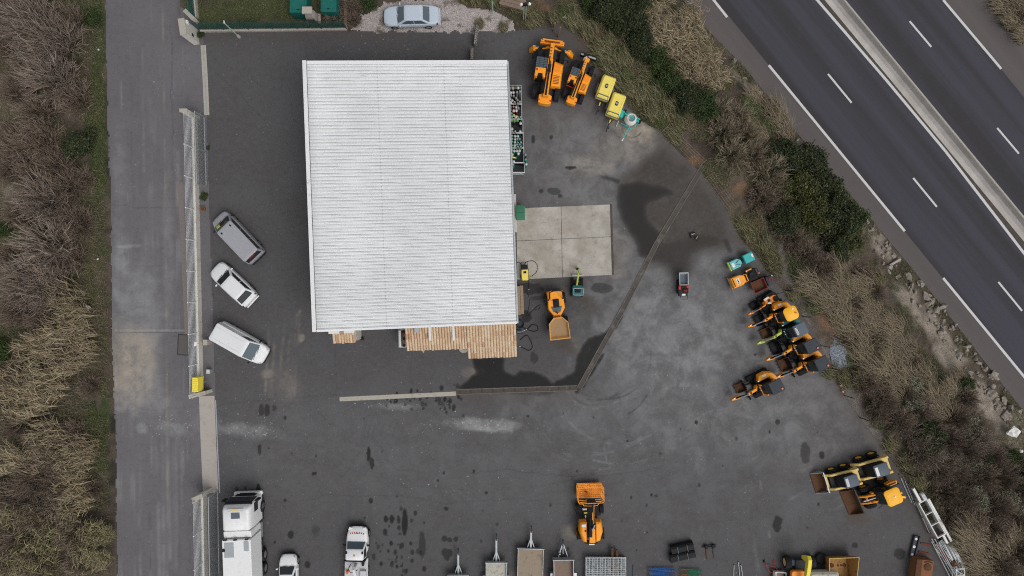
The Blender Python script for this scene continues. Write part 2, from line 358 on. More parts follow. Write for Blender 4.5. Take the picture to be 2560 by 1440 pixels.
blob(dust, 670, 935, 16, 10, .6, .8); blob(dust, 752, 845, 8, 10, .6, .7); blob(dust, 712, 960, 40, 40, .22, .9); blob(dust, 1185, 930, 26, 12, .35, .9)
for k in range(26):
    arc(lite if k % 3 else wet, 1510 + rng.normal(0, 34), 920 + rng.normal(0, 24), rng.uniform(60, 260), rng.uniform(-30, 60), rng.uniform(80, 170), rng.uniform(2.2, 5), rng.uniform(.25, .5), 50)
for k in range(12): arc(wet, 1045 + rng.normal(0, 10), 1100, 70 + k * 7, 130, 230, 2.4, .28, 40)
blob(lite, 610, 1078, 80, 18, .55, .9, 5); blob(lite, 520, 1060, 40, 20, .35, .9); blob(lite, 990, 1016, 70, 8, .5, .9); blob(lite, 1700, 1060, 90, 60, .35, .9); blob(lite, 1205, 1070, 60, 8, .95, .9, 4)
for k in range(34):
    u = rng.uniform(1400, 2100); v = rng.uniform(900, 1300); a = rng.choice([-28, -28, 80, 10]); L = rng.uniform(60, 200)
    stroke(lite, [(u, v), (u + L * math.cos(R(a)), v + L * math.sin(R(a)))], rng.uniform(2, 9), rng.uniform(.15, .4), .7, 50)
for u, v, a, L in [(1850, 880, -28, 60), (1905, 870, -28, 60), (1800, 680, -25, 50), (2000, 1180, -25, 70), (1755, 1312, 90, 30), (1732, 1312, 90, 30), (2060, 1240, -20, 60)]:
    stroke(lite, [(u, v), (u + L * math.cos(R(a)), v + L * math.sin(R(a)))], 7, .3, .6, 30)
specks = np.zeros_like(GU)
def speck(cu, cv, su, sv, n, lo=.4, hi=1.0):
    for _ in range(n):
        i = int((rng.normal(cu, su) + 170) / GS); j = int((rng.normal(cv, sv) + 150) / GS)
        if 0 <= i < GU.shape[0] - 1 and 0 <= j < GU.shape[1] - 1: specks[i, j] = max(specks[i, j], rng.uniform(lo, hi))
speck(620, 1070, 50, 22, 130); speck(1190, 1064, 70, 12, 150); speck(1700, 1060, 70, 60, 90, .3, .8); speck(960, 112, 45, 20, 40); speck(1130, 1215, 90, 20, 60, .3, .9); speck(760, 1010, 120, 20, 60, .3, .8); speck(990, 1015, 60, 8, 70); speck(1600, 980, 300, 200, 420, .2, .6); speck(1000, 1150, 300, 200, 240, .2, .55); speck(700, 300, 150, 150, 70, .2, .5)
speck(425, 1060, 30, 20, 80); speck(480, 1200, 8, 200, 80, .3, .8); speck(455, 400, 10, 120, 60, .3, .7); speck(380, 500, 60, 400, 120, .2, .5); speck(1640, 700, 120, 120, 160, .2, .5)
lite *= 1 - .8 * PUD; dust *= 1 - .7 * PUD
# hair cracks and old joints in the surfacing
def crack(pts, val=.55, w=2.2):
    q = []
    for (a, b), (c, d) in zip(pts[:-1], pts[1:]):
        n = max(2, int(math.hypot(c - a, d - b) / 14))
        q += [(a + (c - a) * t / n + rng.normal(0, 1.6), b + (d - b) * t / n + rng.normal(0, 1.6)) for t in range(n)]
    stroke(wet, q + [pts[-1]], w, val, .8)
crack([(545, 1010), (850, 985)], .35); crack([(760, 1253), (830, 1236), (900, 1242), (1000, 1236), (1110, 1258), (1290, 1247), (1420, 1262), (1520, 1240)], .35); crack([(1160, 1185), (1260, 1172), (1390, 1190), (1540, 1187), (1650, 1170)], .4); crack([(930, 1085), (990, 1175), (1060, 1180)], .35)
crack([(275, 510), (340, 520), (455, 517)], .35); crack([(278, 1028), (400, 1024), (490, 1016)], .3); crack([(329, 330), (330, 440)], .4); crack([(428, 60), (433, 360)], .45, 2.4); crack([(540, 185), (590, 225), (660, 300)], .35); crack([(838, 860), (842, 980)], .3)
# lane surface: streaks along the road, sand drift, chalk, trench joint
for k in range(80):
    u = rng.uniform(285, 475); v = rng.uniform(-100, 1400)
    stroke(lite if k % 4 else wet, [(u, v), (u + rng.normal(4, 3), v + rng.uniform(120, 480))], rng.uniform(2, 10), rng.uniform(.15, .45), .9, 80)
for u0 in (407,): stroke(dust, [(u0 - 3, -150), (u0 + 4, 300), (u0 + 10, 900), (u0 + 12, 1600)], 4, .35, .8, 60)
fill(dust, [(276, 850), (286, 790), (300, 825), (355, 830), (385, 900), (350, 985), (280, 992)], .95, 6, 20); blob(dust, 325, 920, 55, 80, .7, .9, 0, .7); blob(lite, 330, 760, 60, 90, .55, .9, 0, .8); blob(lite, 420, 1070, 50, 14, .6, .9, 20, .9); blob(lite, 355, 1070, 14, 12, .7, .8); blob(lite, 318, 616, 34, 5, .95, .7, -4, .8); blob(lite, 300, 690, 22, 120, .6, .9, 0, .9); blob(lite, 370, 800, 30, 160, .45, .9, 0, .9); blob(lite, 420, 640, 14, 160, .3, .9); blob(lite, 350, 960, 50, 70, .6, .9, 10, .9); blob(lite, 300, 440, 16, 90, .3, .9); blob(lite, 290, 720, 10, 60, .6, .9); blob(lite, 380, 1000, 60, 50, .4, .9, 20, .9)
stroke(lite, [(290, 826), (470, 828)], 5, .8, .5); stroke(wet, [(290, 832), (470, 831)], 2.4, .5, .8)
stroke(dirt, [(444, 250), (456, 470), (470, 760), (472, 1000)], 12, .0, .5)
N_big = N3

def sheet(name, mask, z, mat, kind='structure'):
    nx, ny = GU.shape; cu = mask
    idx = np.arange(nx * ny).reshape(nx, ny)
    q = np.stack([idx[:-1, 1:], idx[1:, 1:], idx[1:, :-1], idx[:-1, :-1]], -1)[cu[:-1, :-1]]
    used, inv = np.unique(q.ravel(), return_inverse=True)
    zz = np.full(nx * ny, z, np.float32) if np.isscalar(z) else z.ravel()
    k = (H - 0.0) / F
    V = np.stack([(GU.ravel() - 1280) * k, (720 - GV.ravel()) * k, zz], -1)[used]
    me = npmesh(name, V, inv.reshape(-1, 4), mat, True)
    c = me.color_attributes.new('wear', 'FLOAT_COLOR', 'POINT')
    A = np.stack([wet.ravel(), dust.ravel(), dirt.ravel(), lite.ravel()], -1)[used].astype(np.float32); c.data.foreach_set('color', A.ravel())
    a = me.attributes.new('chips', 'FLOAT', 'POINT'); a.data.foreach_set('value', specks.ravel()[used].astype(np.float32))
    return tag(obj(name, me), kind=kind)

def asphalt(name, base, base2, warm, grain=1.0):
    t = NT(name); g = t.geo()
    fine = t.noise(g, 20, 3, .7); mid = t.noise(g, 2.2, 6, .68); big = t.noise(g, .22, 5, .6); grit = t.noise(g, 7, 3, .7)
    col = t.mix(t.step(big, .3, .7), base, base2)
    col = t.mix(t.math('MULTIPLY', t.step(mid, .45, .7), .5), col, warm); col = t.mix(t.math('MULTIPLY', t.step(mid, .50, .3), .45), col, sc(base, .72)); col = t.mix(t.math('MULTIPLY', t.step(grit, .55, .75), .3 * grain), col, sc(base2, 1.5)); col = t.mix(t.math('MULTIPLY', t.step(grit, .45, .28), .3 * grain), col, sc(base, .66)); col = t.mix(t.math('MULTIPLY', t.step(t.noise(g, 5.1, 1), .73, .80), .7), col, (.36, .35, .34))
    col = t.mix(t.math('MULTIPLY', t.step(fine, .35, .75), .32 * grain), col, sc(base2, 1.9)); col = t.mix(t.math('MULTIPLY', t.step(fine, .55, .25), .3 * grain), col, sc(base, .5))
    w = t.attr('wear'); sx = t.n('ShaderNodeSeparateColor'); t.t.links.new(w.outputs['Color'], sx.inputs[0])
    nzz = t.noise(g, 2.4, 8, .74, .6); rag = t.math('MULTIPLY', t.math('SUBTRACT', nzz, .5), 1.6); pow_ = t.math('ADD', .35, t.math('ADD', t.math('MULTIPLY', t.step(t.noise(g, .55, 10, .66, .4), .34, .68), 1.0), t.math('MULTIPLY', t.step(t.noise(g, 4.5, 5, .7), .4, .75), .4)))
    def eff2(a, amt): return t.math('MULTIPLY', t.math('MULTIPLY', a, pow_), amt, clamp=True)
    def eff(a, amt): return t.math('MULTIPLY', t.math('ADD', a, t.math('MULTIPLY', rag, t.math('MINIMUM', a, .6))), amt, clamp=True)
    col = t.mix(eff(sx.outputs['Blue'], .75), col, (.082, .066, .054))
    col = t.mix(eff2(w.outputs['Alpha'], .70), col, (.298, .302, .308))
    col = t.mix(eff2(sx.outputs['Green'], .72), col, (.36, .315, .255))
    wa = t.math('ADD', sx.outputs['Red'], t.math('MULTIPLY', rag, t.math('MINIMUM', sx.outputs['Red'], .6))); we = t.math('MAXIMUM', t.math('MULTIPLY', sx.outputs['Red'], .55), t.math('MULTIPLY', t.step(wa, .16, .50), t.math('ADD', .1, t.math('MULTIPLY', sx.outputs['Red'], .95)), clamp=True)); col = t.mix(t.math('MULTIPLY', we, .9), col, (.014, .0135, .0135))
    ch = t.attr('chips').outputs['Fac']; col = t.mix(t.math('MULTIPLY', t.step(ch, .3, .8), t.step(t.noise(g, 9, 3), .45, .6)), col, (.48, .47, .46))
    return t.done(col, t.math('SUBTRACT', .92, t.math('MULTIPLY', we, .3)), 0, fine, .25, .01, spec=.10)

yard_poly = W_END[:1] + [(872, 76), (1000, 78), (1180, 79), (1290, 76), (1345, 68)] + YARD_EDGE[2:] + [(2500, 1640), (556, 1640)] + W_END[::-1]
jit = (N2 - .5) * 16
inyard = inpoly(GU + jit * (GU > 1300), GV + jit * ((GU > 870)), yard_poly)
road_poly = LEFT_EDGE + W_END[::-1] + [(486, 40), (450, 16), (440, -260)]
inroad = inpoly(GU + jit * (GU < 400) * .5, GV, road_poly) & ~inyard
lot_poly = [(872, 74), (905, 40), (938, 18), (960, 2), (1140, -6), (1170, 20), (1230, 24), (1275, 48), (1288, 78), (1150, 82), (1000, 82)]
inlot = inpoly(GU + jit * 1.4, GV + jit * .9, lot_poly) & ~inyard
M['yard'] = asphalt('yard_asphalt', (.074, .0705, .0725), (.088, .0875, .0915), (.104, .092, .086))
M['lane'] = asphalt('lane_asphalt', (.118, .113, .122), (.142, .137, .146), (.140, .130, .130), .6)
sheet('yard', inyard, .006, M['yard']); sheet('access_road', inroad, .002, M['lane'])

t = NT('crushed_gravel'); g = t.geo(); v1 = t.voro(g, 17, out='Color'); vd = t.voro(g, 17)
col = t.ramp(t.n('ShaderNodeSeparateColor').outputs[0], [(0, (.1, .1, .1))])
q = t.n('ShaderNodeSeparateColor'); t.t.links.new(v1, q.inputs[0])
col = t.ramp(q.outputs[0], [(0, (.27, .24, .23)), (.5, (.38, .34, .325)), (1, (.48, .44, .42))])
col = t.mix(t.step(t.noise(g, .9, 5, .65), .52, .68), col, (.13, .10, .075))
M['gravel'] = t.done(col, .95, 0, vd, .8, .04)
sheet('gravel_lot', inlot, -.004, M['gravel'])

# concrete apron: four cast bays with open joints
C = [P(1291, 521), P(1528, 511), P(1533, 687), P(1293, 699)]
def bil(a, b): return (C[0] * (1 - a) + C[1] * a) * (1 - b) + (C[3] * (1 - a) + C[2] * a) * b
t = NT('worn_concrete'); g = t.geo()
col = t.mix(t.step(t.noise(g, .45, 5, .6), .35, .7), (.33, .305, .265), (.46, .435, .395)); col = t.mix(t.math('MULTIPLY', t.step(t.noise(g, 1.6, 8, .74), .48, .72), .6), col, (.20, .175, .145)); col = t.mix(t.math('MULTIPLY', t.step(t.noise(g, 30, 2), .6, .8), .3), col, (.16, .14, .12))
wv = t.noise(t.mapping(g, (1.2, 9, 1), (0, 0, .6)), 1, 3); col = t.mix(t.math('MULTIPLY', t.math('MULTIPLY', t.step(wv, .58, .68), t.step(t.noise(g, .5, 2), .5, .6)), .5), col, (.15, .13, .11))
M['concrete'] = t.done(col, .9, 0, t.noise(g, 40, 2), .15, .01)
mb = MB()
for a0, a1 in ((0, .468), (.473, .985)):
    for b0, b1 in ((0, .455), (.461, 1)):
        mb.prism([tuple(bil(a, b)[:2]) for a, b in ((a0, b1), (a1, b1), (a1, b0), (a0, b0))], -.02, .03)
tag(mb.build('concrete_apron', M['concrete'], bevel=.006), kind='structure')
mb = MB(); mb.prism([tuple(P(u, v)[:2]) for u, v in ((1527, 687), (1535, 687), (1530, 510.5), (1523, 510.5))], .0, .022)
M['darkconc'] = paint('dark_stained_concrete', (.085, .072, .06), .9, .6, (.16, .14, .12), scale=2)
tag(mb.build('apron_gutter', M['darkconc']), kind='structure')

# kerb line and drain channel across the yard
M['paleconc'] = paint('pale_concrete', (.40, .375, .325), .9, .5, (.2, .18, .15), scale=2)
M['drainconc'] = paint('drain_concrete', (.135, .122, .110), .9, .8, (.23, .21, .19), scale=1.2)
def band(name, pts, w0, w1, mat, z0=-.02, z1=.016, kind='structure', parent=None):
    mb = MB()
    for (a, b), (c, d) in zip(pts[:-1], pts[1:]):
        p, q = P(a, b), P(c, d); n = Vector((-(q - p).y, (q - p).x, 0)).normalized()
        mb.prism([tuple((p + n * w0)[:2]), tuple((p + n * w1)[:2]), tuple((q + n * w1)[:2]), tuple((q + n * w0)[:2])], z0, z1)
    o = mb.build(name, mat, parent)
    return tag(o, kind=kind) if kind else o
band('concrete_strip', [(849, 998), (1140, 984)], -.19, .19, M['paleconc'])
tr = thing('drain_channel', 'concrete drainage channel with a slotted cover crossing the yard diagonally', 'drain channel')
mid = [(1141, 980), (1442, 970)]; dia = [(1447, 972), (1560, 768), (1640, 612), (1760, 412)]
band('kerb', mid, .17, .25, M['drainconc'], -.02, .03, None, tr); band('kerb', mid, -.25, -.17, M['drainconc'], -.02, .03, None, tr)
band('channel_floor', mid, -.17, .17, M['darkconc'], -.02, .008, None, tr)
band('kerb', dia, .17, .235, M['drainconc'], -.02, .05, None, tr); band('kerb', dia, -.235, -.17, M['drainconc'], -.02, .05, None, tr)
band('channel_cover', dia, -.17, .17, paint('grimy_channel_cover', (.085, .076, .068), .9, .7, (.19, .17, .15), scale=1.1), -.02, .02, None, tr)
for k in range(11):
    p = P(1150 + k * 27.5, 980 - k * .93); MB().obox((p.x, p.y, .014), (.05, .34, .02), 2).build('crossbar', M['dark'], tr)
for k in range(22):
    i = k / 21; seg = dia; a = i * 2.999; s_ = int(a); f = a - s_; p = P(seg[s_][0] * (1 - f) + seg[s_ + 1][0] * f, seg[s_][1] * (1 - f) + seg[s_ + 1][1] * f)
    if k % 3 == 0: MB().obox((p.x, p.y, .022), (.34, .03, .006), hd(seg[s_ + 1][0] - seg[s_][0], seg[s_ + 1][1] - seg[s_][1]) + 90).build('cover_joint', M['black'], tr)
band('lane_kerb', [(450, 455), (456, 560), (463, 700), (468, 815), (470, 868)], -.24, .22, paint('grey_brown_patching', (.20, .175, .16), .9, .4, (.12, .11, .11)), -.02, .007)
o = thing('manhole_cover', 'square grey concrete access cover set in the lane beside the railing fence', 'manhole cover')
at(o, 459, 862, 0, -2); MB().box(-.46, .46, -.86, .86, -.02, .02).build('cover_slab', paint('lane_grey_cover', (.115, .108, .105), .9, .5), o, .01)
mb = MB(); [mb.box(x0, x1, y0, y1, -.02, .026) for x0, x1, y0, y1 in ((-.52, -.46, -.92, .92), (.46, .52, -.92, .92), (-.46, .46, .86, .92), (-.46, .46, -.92, -.86))]; mb.build('cover_frame', M['dark'], o)

# gate thresholds
band('gate_threshold', [(508, 113), (513, 200), (517, 288)], -.22, .24, M['paleconc'], -.02, .02)
band('gate_rail', [(508.5, 114), (513.5, 200), (517.5, 287)], -.03, .03, M['galv'], .02, .045)
M['ramp'] = paint('pinkish_concrete', (.40, .365, .33), .9, .5, (.24, .21, .18), scale=1.2)
band('gate_threshold', [(518, 990), (522, 1100), (528, 1232)], -.72, .64, M['ramp'], -.02, .018)
band('gate_rail', [(539.5, 1000), (543.5, 1100), (549.5, 1232)], -.04, .04, M['galv'], .018, .045)

# ================================================================ terrain
xs = np.concatenate([[-600, -300, -150, -90], np.arange(-62, 62.01, .22), [90, 150, 300, 600]]).astype(np.float32)
ys = np.concatenate([[-600, -300, -120, -60], np.arange(-38, 38.01, .22), [60, 120, 300, 600]]).astype(np.float32)
TX, TY = np.meshgrid(xs, ys, indexing='ij')
def w2(pts, z): return [tuple(P(u, v, z)[:2]) for u, v in pts]
YW, RW, LW = w2(YARD_EDGE, 0), w2(ROAD_EDGE, ZM), w2(LEFT_EDGE, 0)
R2 = w2([(1990, -560), (2467, 0), (2560, 117), (3100, 790)], ZM)
def height(X, Y):
    X = np.asarray(X, np.float32); Y = np.asarray(Y, np.float32)
    dy, sy = dpoly(X, Y, YW); dr, sr = dpoly(X, Y, RW); dl, sl = dpoly(X, Y, LW); d2, s2 = dpoly(X, Y, R2)
    out = sy > 0; t_ = dy / (dy + dr + 1e-3)               # world axes: right of travel is positive once y is flipped
    n = vnoise(X + 300, Y + 300, 5, 4, 21) - .5; n2 = vnoise(X + 300, Y + 300, 1.1, 3, 22) - .5
    slope = ZM * np.clip(t_ * 1.06 - .04, 0, 1) ** 1.35 - .02 + (n * 1.5 + n2 * .5) * np.minimum(1, np.minimum(dy, dr) / 2.2)
    veg = np.minimum(1, dl / 2.5) * (n * .7 + n2 * .3) - .03
    z = np.where(out, slope, np.where(sl > 0, veg, -.035))
    moto = sr > 0
    z = np.where(moto, np.where(s2 > 0, ZM - .02 + np.minimum(d2, 3) * .12 + n2 * .3 * np.minimum(1, d2), ZM - .05), z)
    return z
# travel directions: YW/RW/R2 run down the photo, LW too; sign convention fixed on known points
_test_ = dpoly(np.array([30.0, -50.0]), np.array([-10.0, 0.0]), YW)[1]
_flip = -1.0 if _test_[0] < 0 else 1.0
_dp = dpoly
def dpoly(U, V, pts):
    d, s = _dp(U, V, pts)
    if pts is LW: return d, s * -_flip
    if pts in (YW, RW, R2): return d, s * _flip
    return d, s
TZ = height(TX, TY)
lotm = np.zeros_like(TX, bool)
K = (H - TZ) / F; TU, TV = TX / K + 1280, 720 - TY / K
TZ = np.where(inpoly(TU, TV, lot_poly) | inpoly(TU, TV, yard_poly) | inpoly(TU, TV, [(480, -300), (505, 78), (872, 78), (905, 40), (960, 0), (960, -300)]), -.035, TZ)
far = (abs(TX) > 63) | (abs(TY) > 39)
TZ = np.where(far, ZM - .4, TZ)

soil, brown, olive, grass_, orange_, straw_, rock_, darkv = (.135, .108, .084), (.115, .088, .072), (.085, .080, .046), (.060, .085, .032), (.27, .15, .08), (.22, .185, .12), (.36, .31, .255), (.040, .038, .028)
A = vnoise(TX + 300, TY + 300, 4, 5, 31); B = vnoise(TX + 300, TY + 300, 1.3, 4, 32); D = vnoise(TX + 300, TY + 300, .5, 3, 33)
def lerp(c, d, m): return c + (np.array(d, np.float32) - c) * np.clip(m, 0, 1)[..., None]
c = np.zeros((*TX.shape, 3), np.float32) + np.array(soil, np.float32)
c = lerp(c, brown, (A - .45) * 6); c = lerp(c, olive, (B - .5) * 5); c = lerp(c, darkv, (vnoise(TX + 300, TY + 300, 2.2, 4, 34) - .58) * 7)
def zone(col, u, v, ru, rv, amt=1, ang=0):
    global c
    a = R(ang); x, y = TU - u, TV - v; x, y = (x * math.cos(a) + y * math.sin(a)) / ru, (-x * math.sin(a) + y * math.cos(a)) / rv
    c = lerp(c, col, np.clip((1.15 - np.hypot(x, y) + (B - .5) * 1.3) * 2, 0, 1) * amt)
zone(grass_, 247, 250, 18, 310, .95); zone(grass_, 262, 1050, 16, 70, 1); zone(grass_, 230, 60, 30, 60, .5)
for u, v, r_ in [(30, 300, 50), (20, 580, 40), (110, 580, 40), (20, 860, 40), (60, 820, 40), (230, 500, 30), (250, 620, 20), (200, 30, 60), (40, 470, 40), (30, 1160, 30)]: zone(grass_, u, v, r_, r_, .7)
for u, v, a, b, g_ in [(1495, 95, 16, 30, 0), (1560, 85, 26, 14, 30), (1735, 312, 12, 12, 0), (1578, 178, 12, 14, 0), (1850, 470, 22, 22, 40), (1885, 560, 18, 12, 0), (2060, 800, 20, 60, -25), (2095, 830, 18, 30, 0), (1625, 245, 14, 10, 0), (1350, 15, 30, 12, 20), (2215, 1050, 20, 12, 0), (1735, 400, 20, 14, 0)]: zone(orange_, u, v, a, b, .6, g_)
for u, v, a, b, g_ in [(2015, 810, 22, 60, -25), (2060, 880, 20, 50, -25), (2140, 1010, 20, 60, -30), (1975, 700, 16, 40, -20), (2190, 1090, 26, 60, -40), (1955, 620, 10, 26, -10), (1600, 110, 26, 20, 30), (1640, 170, 14, 30, -30)]: zone((.21, .19, .175), u, v, a, b, .8, g_)
for u, v, a, b, g_ in [(2380, 905, 26, 70, -36), (2330, 820, 24, 70, -36), (2470, 1010, 22, 70, -36), (2200, 610, 20, 40, -40), (2270, 740, 18, 50, -40), (2530, 1080, 30, 40, 0), (2150, 560, 10, 50, -40), (1900, 260, 8, 120, -40), (2050, 420, 10, 60, -40)]: zone(rock_, u, v, a * 1.25, b * 1.2, 1, g_)
[zone((.23, .19, .15), u, v, 34, 50, .8) for u, v in ((10, 290), (40, 330), (10, 480), (40, 510), (10, 640), (20, 230), (240, 1380), (30, 1430))]; zone((.06, .045, .035), 1780, 360, 30, 40, .8, 40); zone(grass_, 1600, 60, 50, 50, .5); zone(grass_, 1900, 330, 40, 30, .6, 40); zone(grass_, 2110, 590, 30, 70, .6, -35); zone(grass_, 2100, 890, 14, 30, .9)
zone((.085, .095, .04), 680, 20, 240, 45, .9); zone((.10, .072, .048), 800, 45, 60, 25, .8); zone((.05, .06, .028), 900, 20, 34, 30, .7); zone((.06, .055, .03), 1300, 40, 60, 30, .8); zone((.17, .145, .09), 2530, 60, 20, 60, .7, -35)
for u, v, r_ in [(120, 900, 110), (100, 1080, 130), (130, 1300, 140), (60, 1000, 90), (200, 1200, 60)]: zone((.038, .030, .024), u, v, r_, r_, .85)
c *= (.85 + 1.1 * (D - .3) + .5 * (B - .4))[..., None]
c[far] = (.12, .10, .07)
nx, ny = TX.shape; idx = np.arange(nx * ny).reshape(nx, ny)
Q = np.stack([idx[:-1, :-1], idx[1:, :-1], idx[1:, 1:], idx[:-1, 1:]], -1).reshape(-1, 4)
t = NT('soil_and_scrub'); g = t.geo(); cc = t.attr('soil').outputs['Color']
f1, f2 = t.noise(g, 9, 5, .7), t.noise(g, 38, 3, .7)
col = t.mix(t.math('MULTIPLY', t.step(f1, .35, .7), .55), t.mix(.45, cc, (.03, .026, .02)), cc); col = t.mix(t.math('MULTIPLY', t.step(f2, .62, .74), .5), col, (.27, .24, .20)); col = t.mix(t.math('MULTIPLY', t.step(f2, .42, .3), .5), col, (.028, .024, .02))
M['soil'] = t.done(col, .97, 0, t.math('ADD', f1, t.math('MULTIPLY', f2, .4)), .8, .12)
me = npmesh('ground', np.stack([TX, TY, TZ], -1).reshape(-1, 3), Q, M['soil'], True)
ca = me.color_attributes.new('soil', 'FLOAT_COLOR', 'POINT'); ca.data.foreach_set('color', np.concatenate([c.reshape(-1, 3), np.ones((nx * ny, 1), np.float32)], 1).astype(np.float32).ravel())
tag(obj('ground', me), kind='structure')
_zi = lambda a, arr: np.clip(np.searchsorted(arr, a) - 1, 0, len(arr) - 2)
def ground_z(x, y):
    i, j = _zi(x, xs), _zi(y, ys); return TZ[i, j]
def PG(u, v):                                   # point of the terrain seen at photo pixel u,v
    z = 0.0
    for _ in range(6):
        p = P(u, v, z); z = float(ground_z(p.x, p.y))
    return Vector((p.x, p.y, z))

# ================================================================ motorway
def line(pts, z=ZM): return [P(u, v, z) for u, v in pts]
def strip(name, a, b, mat, dz=0, kind='structure'):
    V = []; Qs = []
    for p, q in zip(a, b): V += [(p.x, p.y, ZM + dz), (q.x, q.y, ZM + dz)]
    for i in range(len(a) - 1): Qs.append((2 * i, 2 * i + 1, 2 * i + 3, 2 * i + 2))
    return tag(MB().add(V, Qs).build(name, mat, smooth=0), kind=kind)
def moto(name, b1, b2, streak):
    t = NT(name); g = t.geo(); ang = math.atan2(-633, 517)
    al = t.mapping(g, (.02, .9, 1), (0, 0, -ang)); s_ = t.noise(t.mapping(g, (1, 1, 1), (0, 0, -ang)), .01, 1)
    q = t.n('ShaderNodeMapping'); t.put(q.inputs[0], g); q.inputs['Rotation'].default_value = (0, 0, -ang)
    st = t.n('ShaderNodeMapping'); t.put(st.inputs[0], q.outputs[0]); st.inputs['Scale'].default_value = (.012, .55, 1)
    a = t.noise(st.outputs[0], 1, 4, .5); fine = t.noise(g, 24, 3, .7)
    col = t.mix(t.step(a, .38, .62), b1, b2); col = t.mix(t.math('MULTIPLY', t.step(fine, .4, .75), .22), col, sc(b2, 1.7)); col = t.mix(t.math('MULTIPLY', t.step(fine, .5, .25), .2), col, sc(b1, .5))
    col = t.mix(t.math('MULTIPLY', t.step(t.noise(g, .8, 4), .5, .8), .25), col, streak); col = t.mix(t.step(t.noise(g, 9, 1), .86, .9), col, (.35, .35, .34))
    return t.done(col, .9, 0, fine, .2, .01, spec=.08)
M['moto'] = moto('motorway_asphalt', (.045, .043, .045), (.063, .062, .077), (.066, .064, .066)); M['shoulder'] = moto('hard_shoulder_asphalt', (.100, .090, .088), (.115, .104, .101), (.13, .12, .115))
D_ = Vector((517, -633, 0)).normalized(); NN = Vector((D_.y, -D_.x, 0)) * -1   # NN points to the far carriageway
def ext(pts, z=ZM):
    q = line(pts, z); return [q[0] + (q[0] - q[1]).normalized() * 60] + q + [q[-1] + (q[-1] - q[-2]).normalized() * 60]
E0 = ext(ROAD_EDGE); base = P(1922, 163, ZM)
def off_line(u, v):                              # line parallel to the traffic through a surveyed pixel
    p = P(u, v, ZM); return [p - D_ * 120, p - D_ * 40, p, p + D_ * 40, p + D_ * 120]
LA, LB, LC, LD, LE = off_line(1922, 163), off_line(2210, 193), off_line(2247, 193), off_line(2435, 90), off_line(2525, 75)
sh = [E0[0]] + E0[1:-1] + [E0[-1]]
def proj(p, L): d = (L[-1] - L[0]).normalized(); return L[0] + d * (p - L[0]).dot(d)
strip('hard_shoulder', E0, [proj(p, LA) for p in E0], M['shoulder']); strip('carriageway', LA, LB, M['moto']); strip('carriageway', LB, LC, M['darkconc'], .0); strip('carriageway', LC, LD, M['moto']); strip('hard_shoulder', LD, [p + (p - proj(p, LD)) * 0 for p in off_line(2517, 62)], M['shoulder'])
t = NT('worn_road_marking'); g = t.geo(); M['mark'] = t.done(t.mix(t.math('MULTIPLY', t.step(t.noise(g, 12, 4, .7), .55, .75), .55), (.58, .575, .57), (.13, .13, .13)), .8)
def dash(u0, v0, u1, v1, w, name='lane_marking'):
    a, b = P(u0, v0, ZM), P(u1, v1, ZM); n = Vector((-(b - a).y, (b - a).x, 0)).normalized() * w / 2
    strip(name, [a - n, b - n], [a + n, b + n], M['mark'], .005)
for q_ in [(1740, -56, 1818, 43), (1922, 163, 2262, 578), (2358, 695, 2700, 1112), (1300, -610, 1636, -190)]: dash(*q_, .23)
for k in range(-3, 4):
    a, b = P(2070, 185, ZM), P(2283, 445, ZM); d = (b - a) * k; p, q = a + d, P(2129, 257, ZM) + d; n = Vector((-(q - p).y, (q - p).x, 0)).normalized() * .09
    strip('lane_marking', [p - n, q - n], [p + n, q + n], M['mark'], .005)
    a, b = P(2274, 53, ZM), P(2493, 320, ZM); d = (b - a) * k; p, q = a + d, P(2328, 117, ZM) + d; n = n.normalized() * .09
    strip('lane_marking', [p - n, q - n], [p + n, q + n], M['mark'], .005)
dash(2043, 0, 2213, 197, .25); dash(2213, 197, 2363, 377, .25); dash(2363, 377, 2560, 633, .25); dash(2560, 633, 2900, 1049, .25); dash(1780, -322, 2043, 0, .25)
dash(2358, 0, 2503, 172, .23); dash(2250, -130, 2300, -68, .23)
# central barrier: cast concrete, wide foot and narrow crest
t = NT('barrier_concrete'); g = t.geo(); col = t.mix(t.step(t.noise(g, .5, 5, .6), .3, .7), (.40, .375, .35), (.50, .475, .45)); col = t.mix(t.math('MULTIPLY', t.step(t.noise(g, 5, 5, .7), .55, .8), .4), col, (.15, .13, .115)); M['barrier'] = t.done(col, .9, 0, t.noise(g, 30, 2), .2, .01)
p0, p1 = P(2078, 0, ZM), P(2474, 480, ZM); d = (p1 - p0).normalized(); n = Vector((-d.y, d.x, 0)) * -1
if n.x < 0: n = -n
br = thing('concrete_barrier', 'pale cast concrete safety barrier between the two motorway carriageways', 'barrier')
def cross(prof, name, mat):
    mb = MB(); rings = []
    for s_ in (-70, -35, 0, 12, 24, 36, 70, 105): rings.append([p0 + d * s_ + n * a + Vector((0, 0, h)) for a, h in prof])
    mb.loft(rings); mb.build(name, mat, br, smooth=30)
cross([(-.50, .0), (1.0, .0), (1.0, .05), (-.50, .05)], 'footing', M['barrier'])
cross([(-.02, .05), (.02, .10), (.22, .28), (.32, .82), (.52, .82), (.62, .28), (.80, .10), (.84, .05)], 'barrier_wall', M['barrier'])
cross([(.335, .82), (.505, .82), (.495, .86), (.345, .86)], 'crest', M['paleconc'])
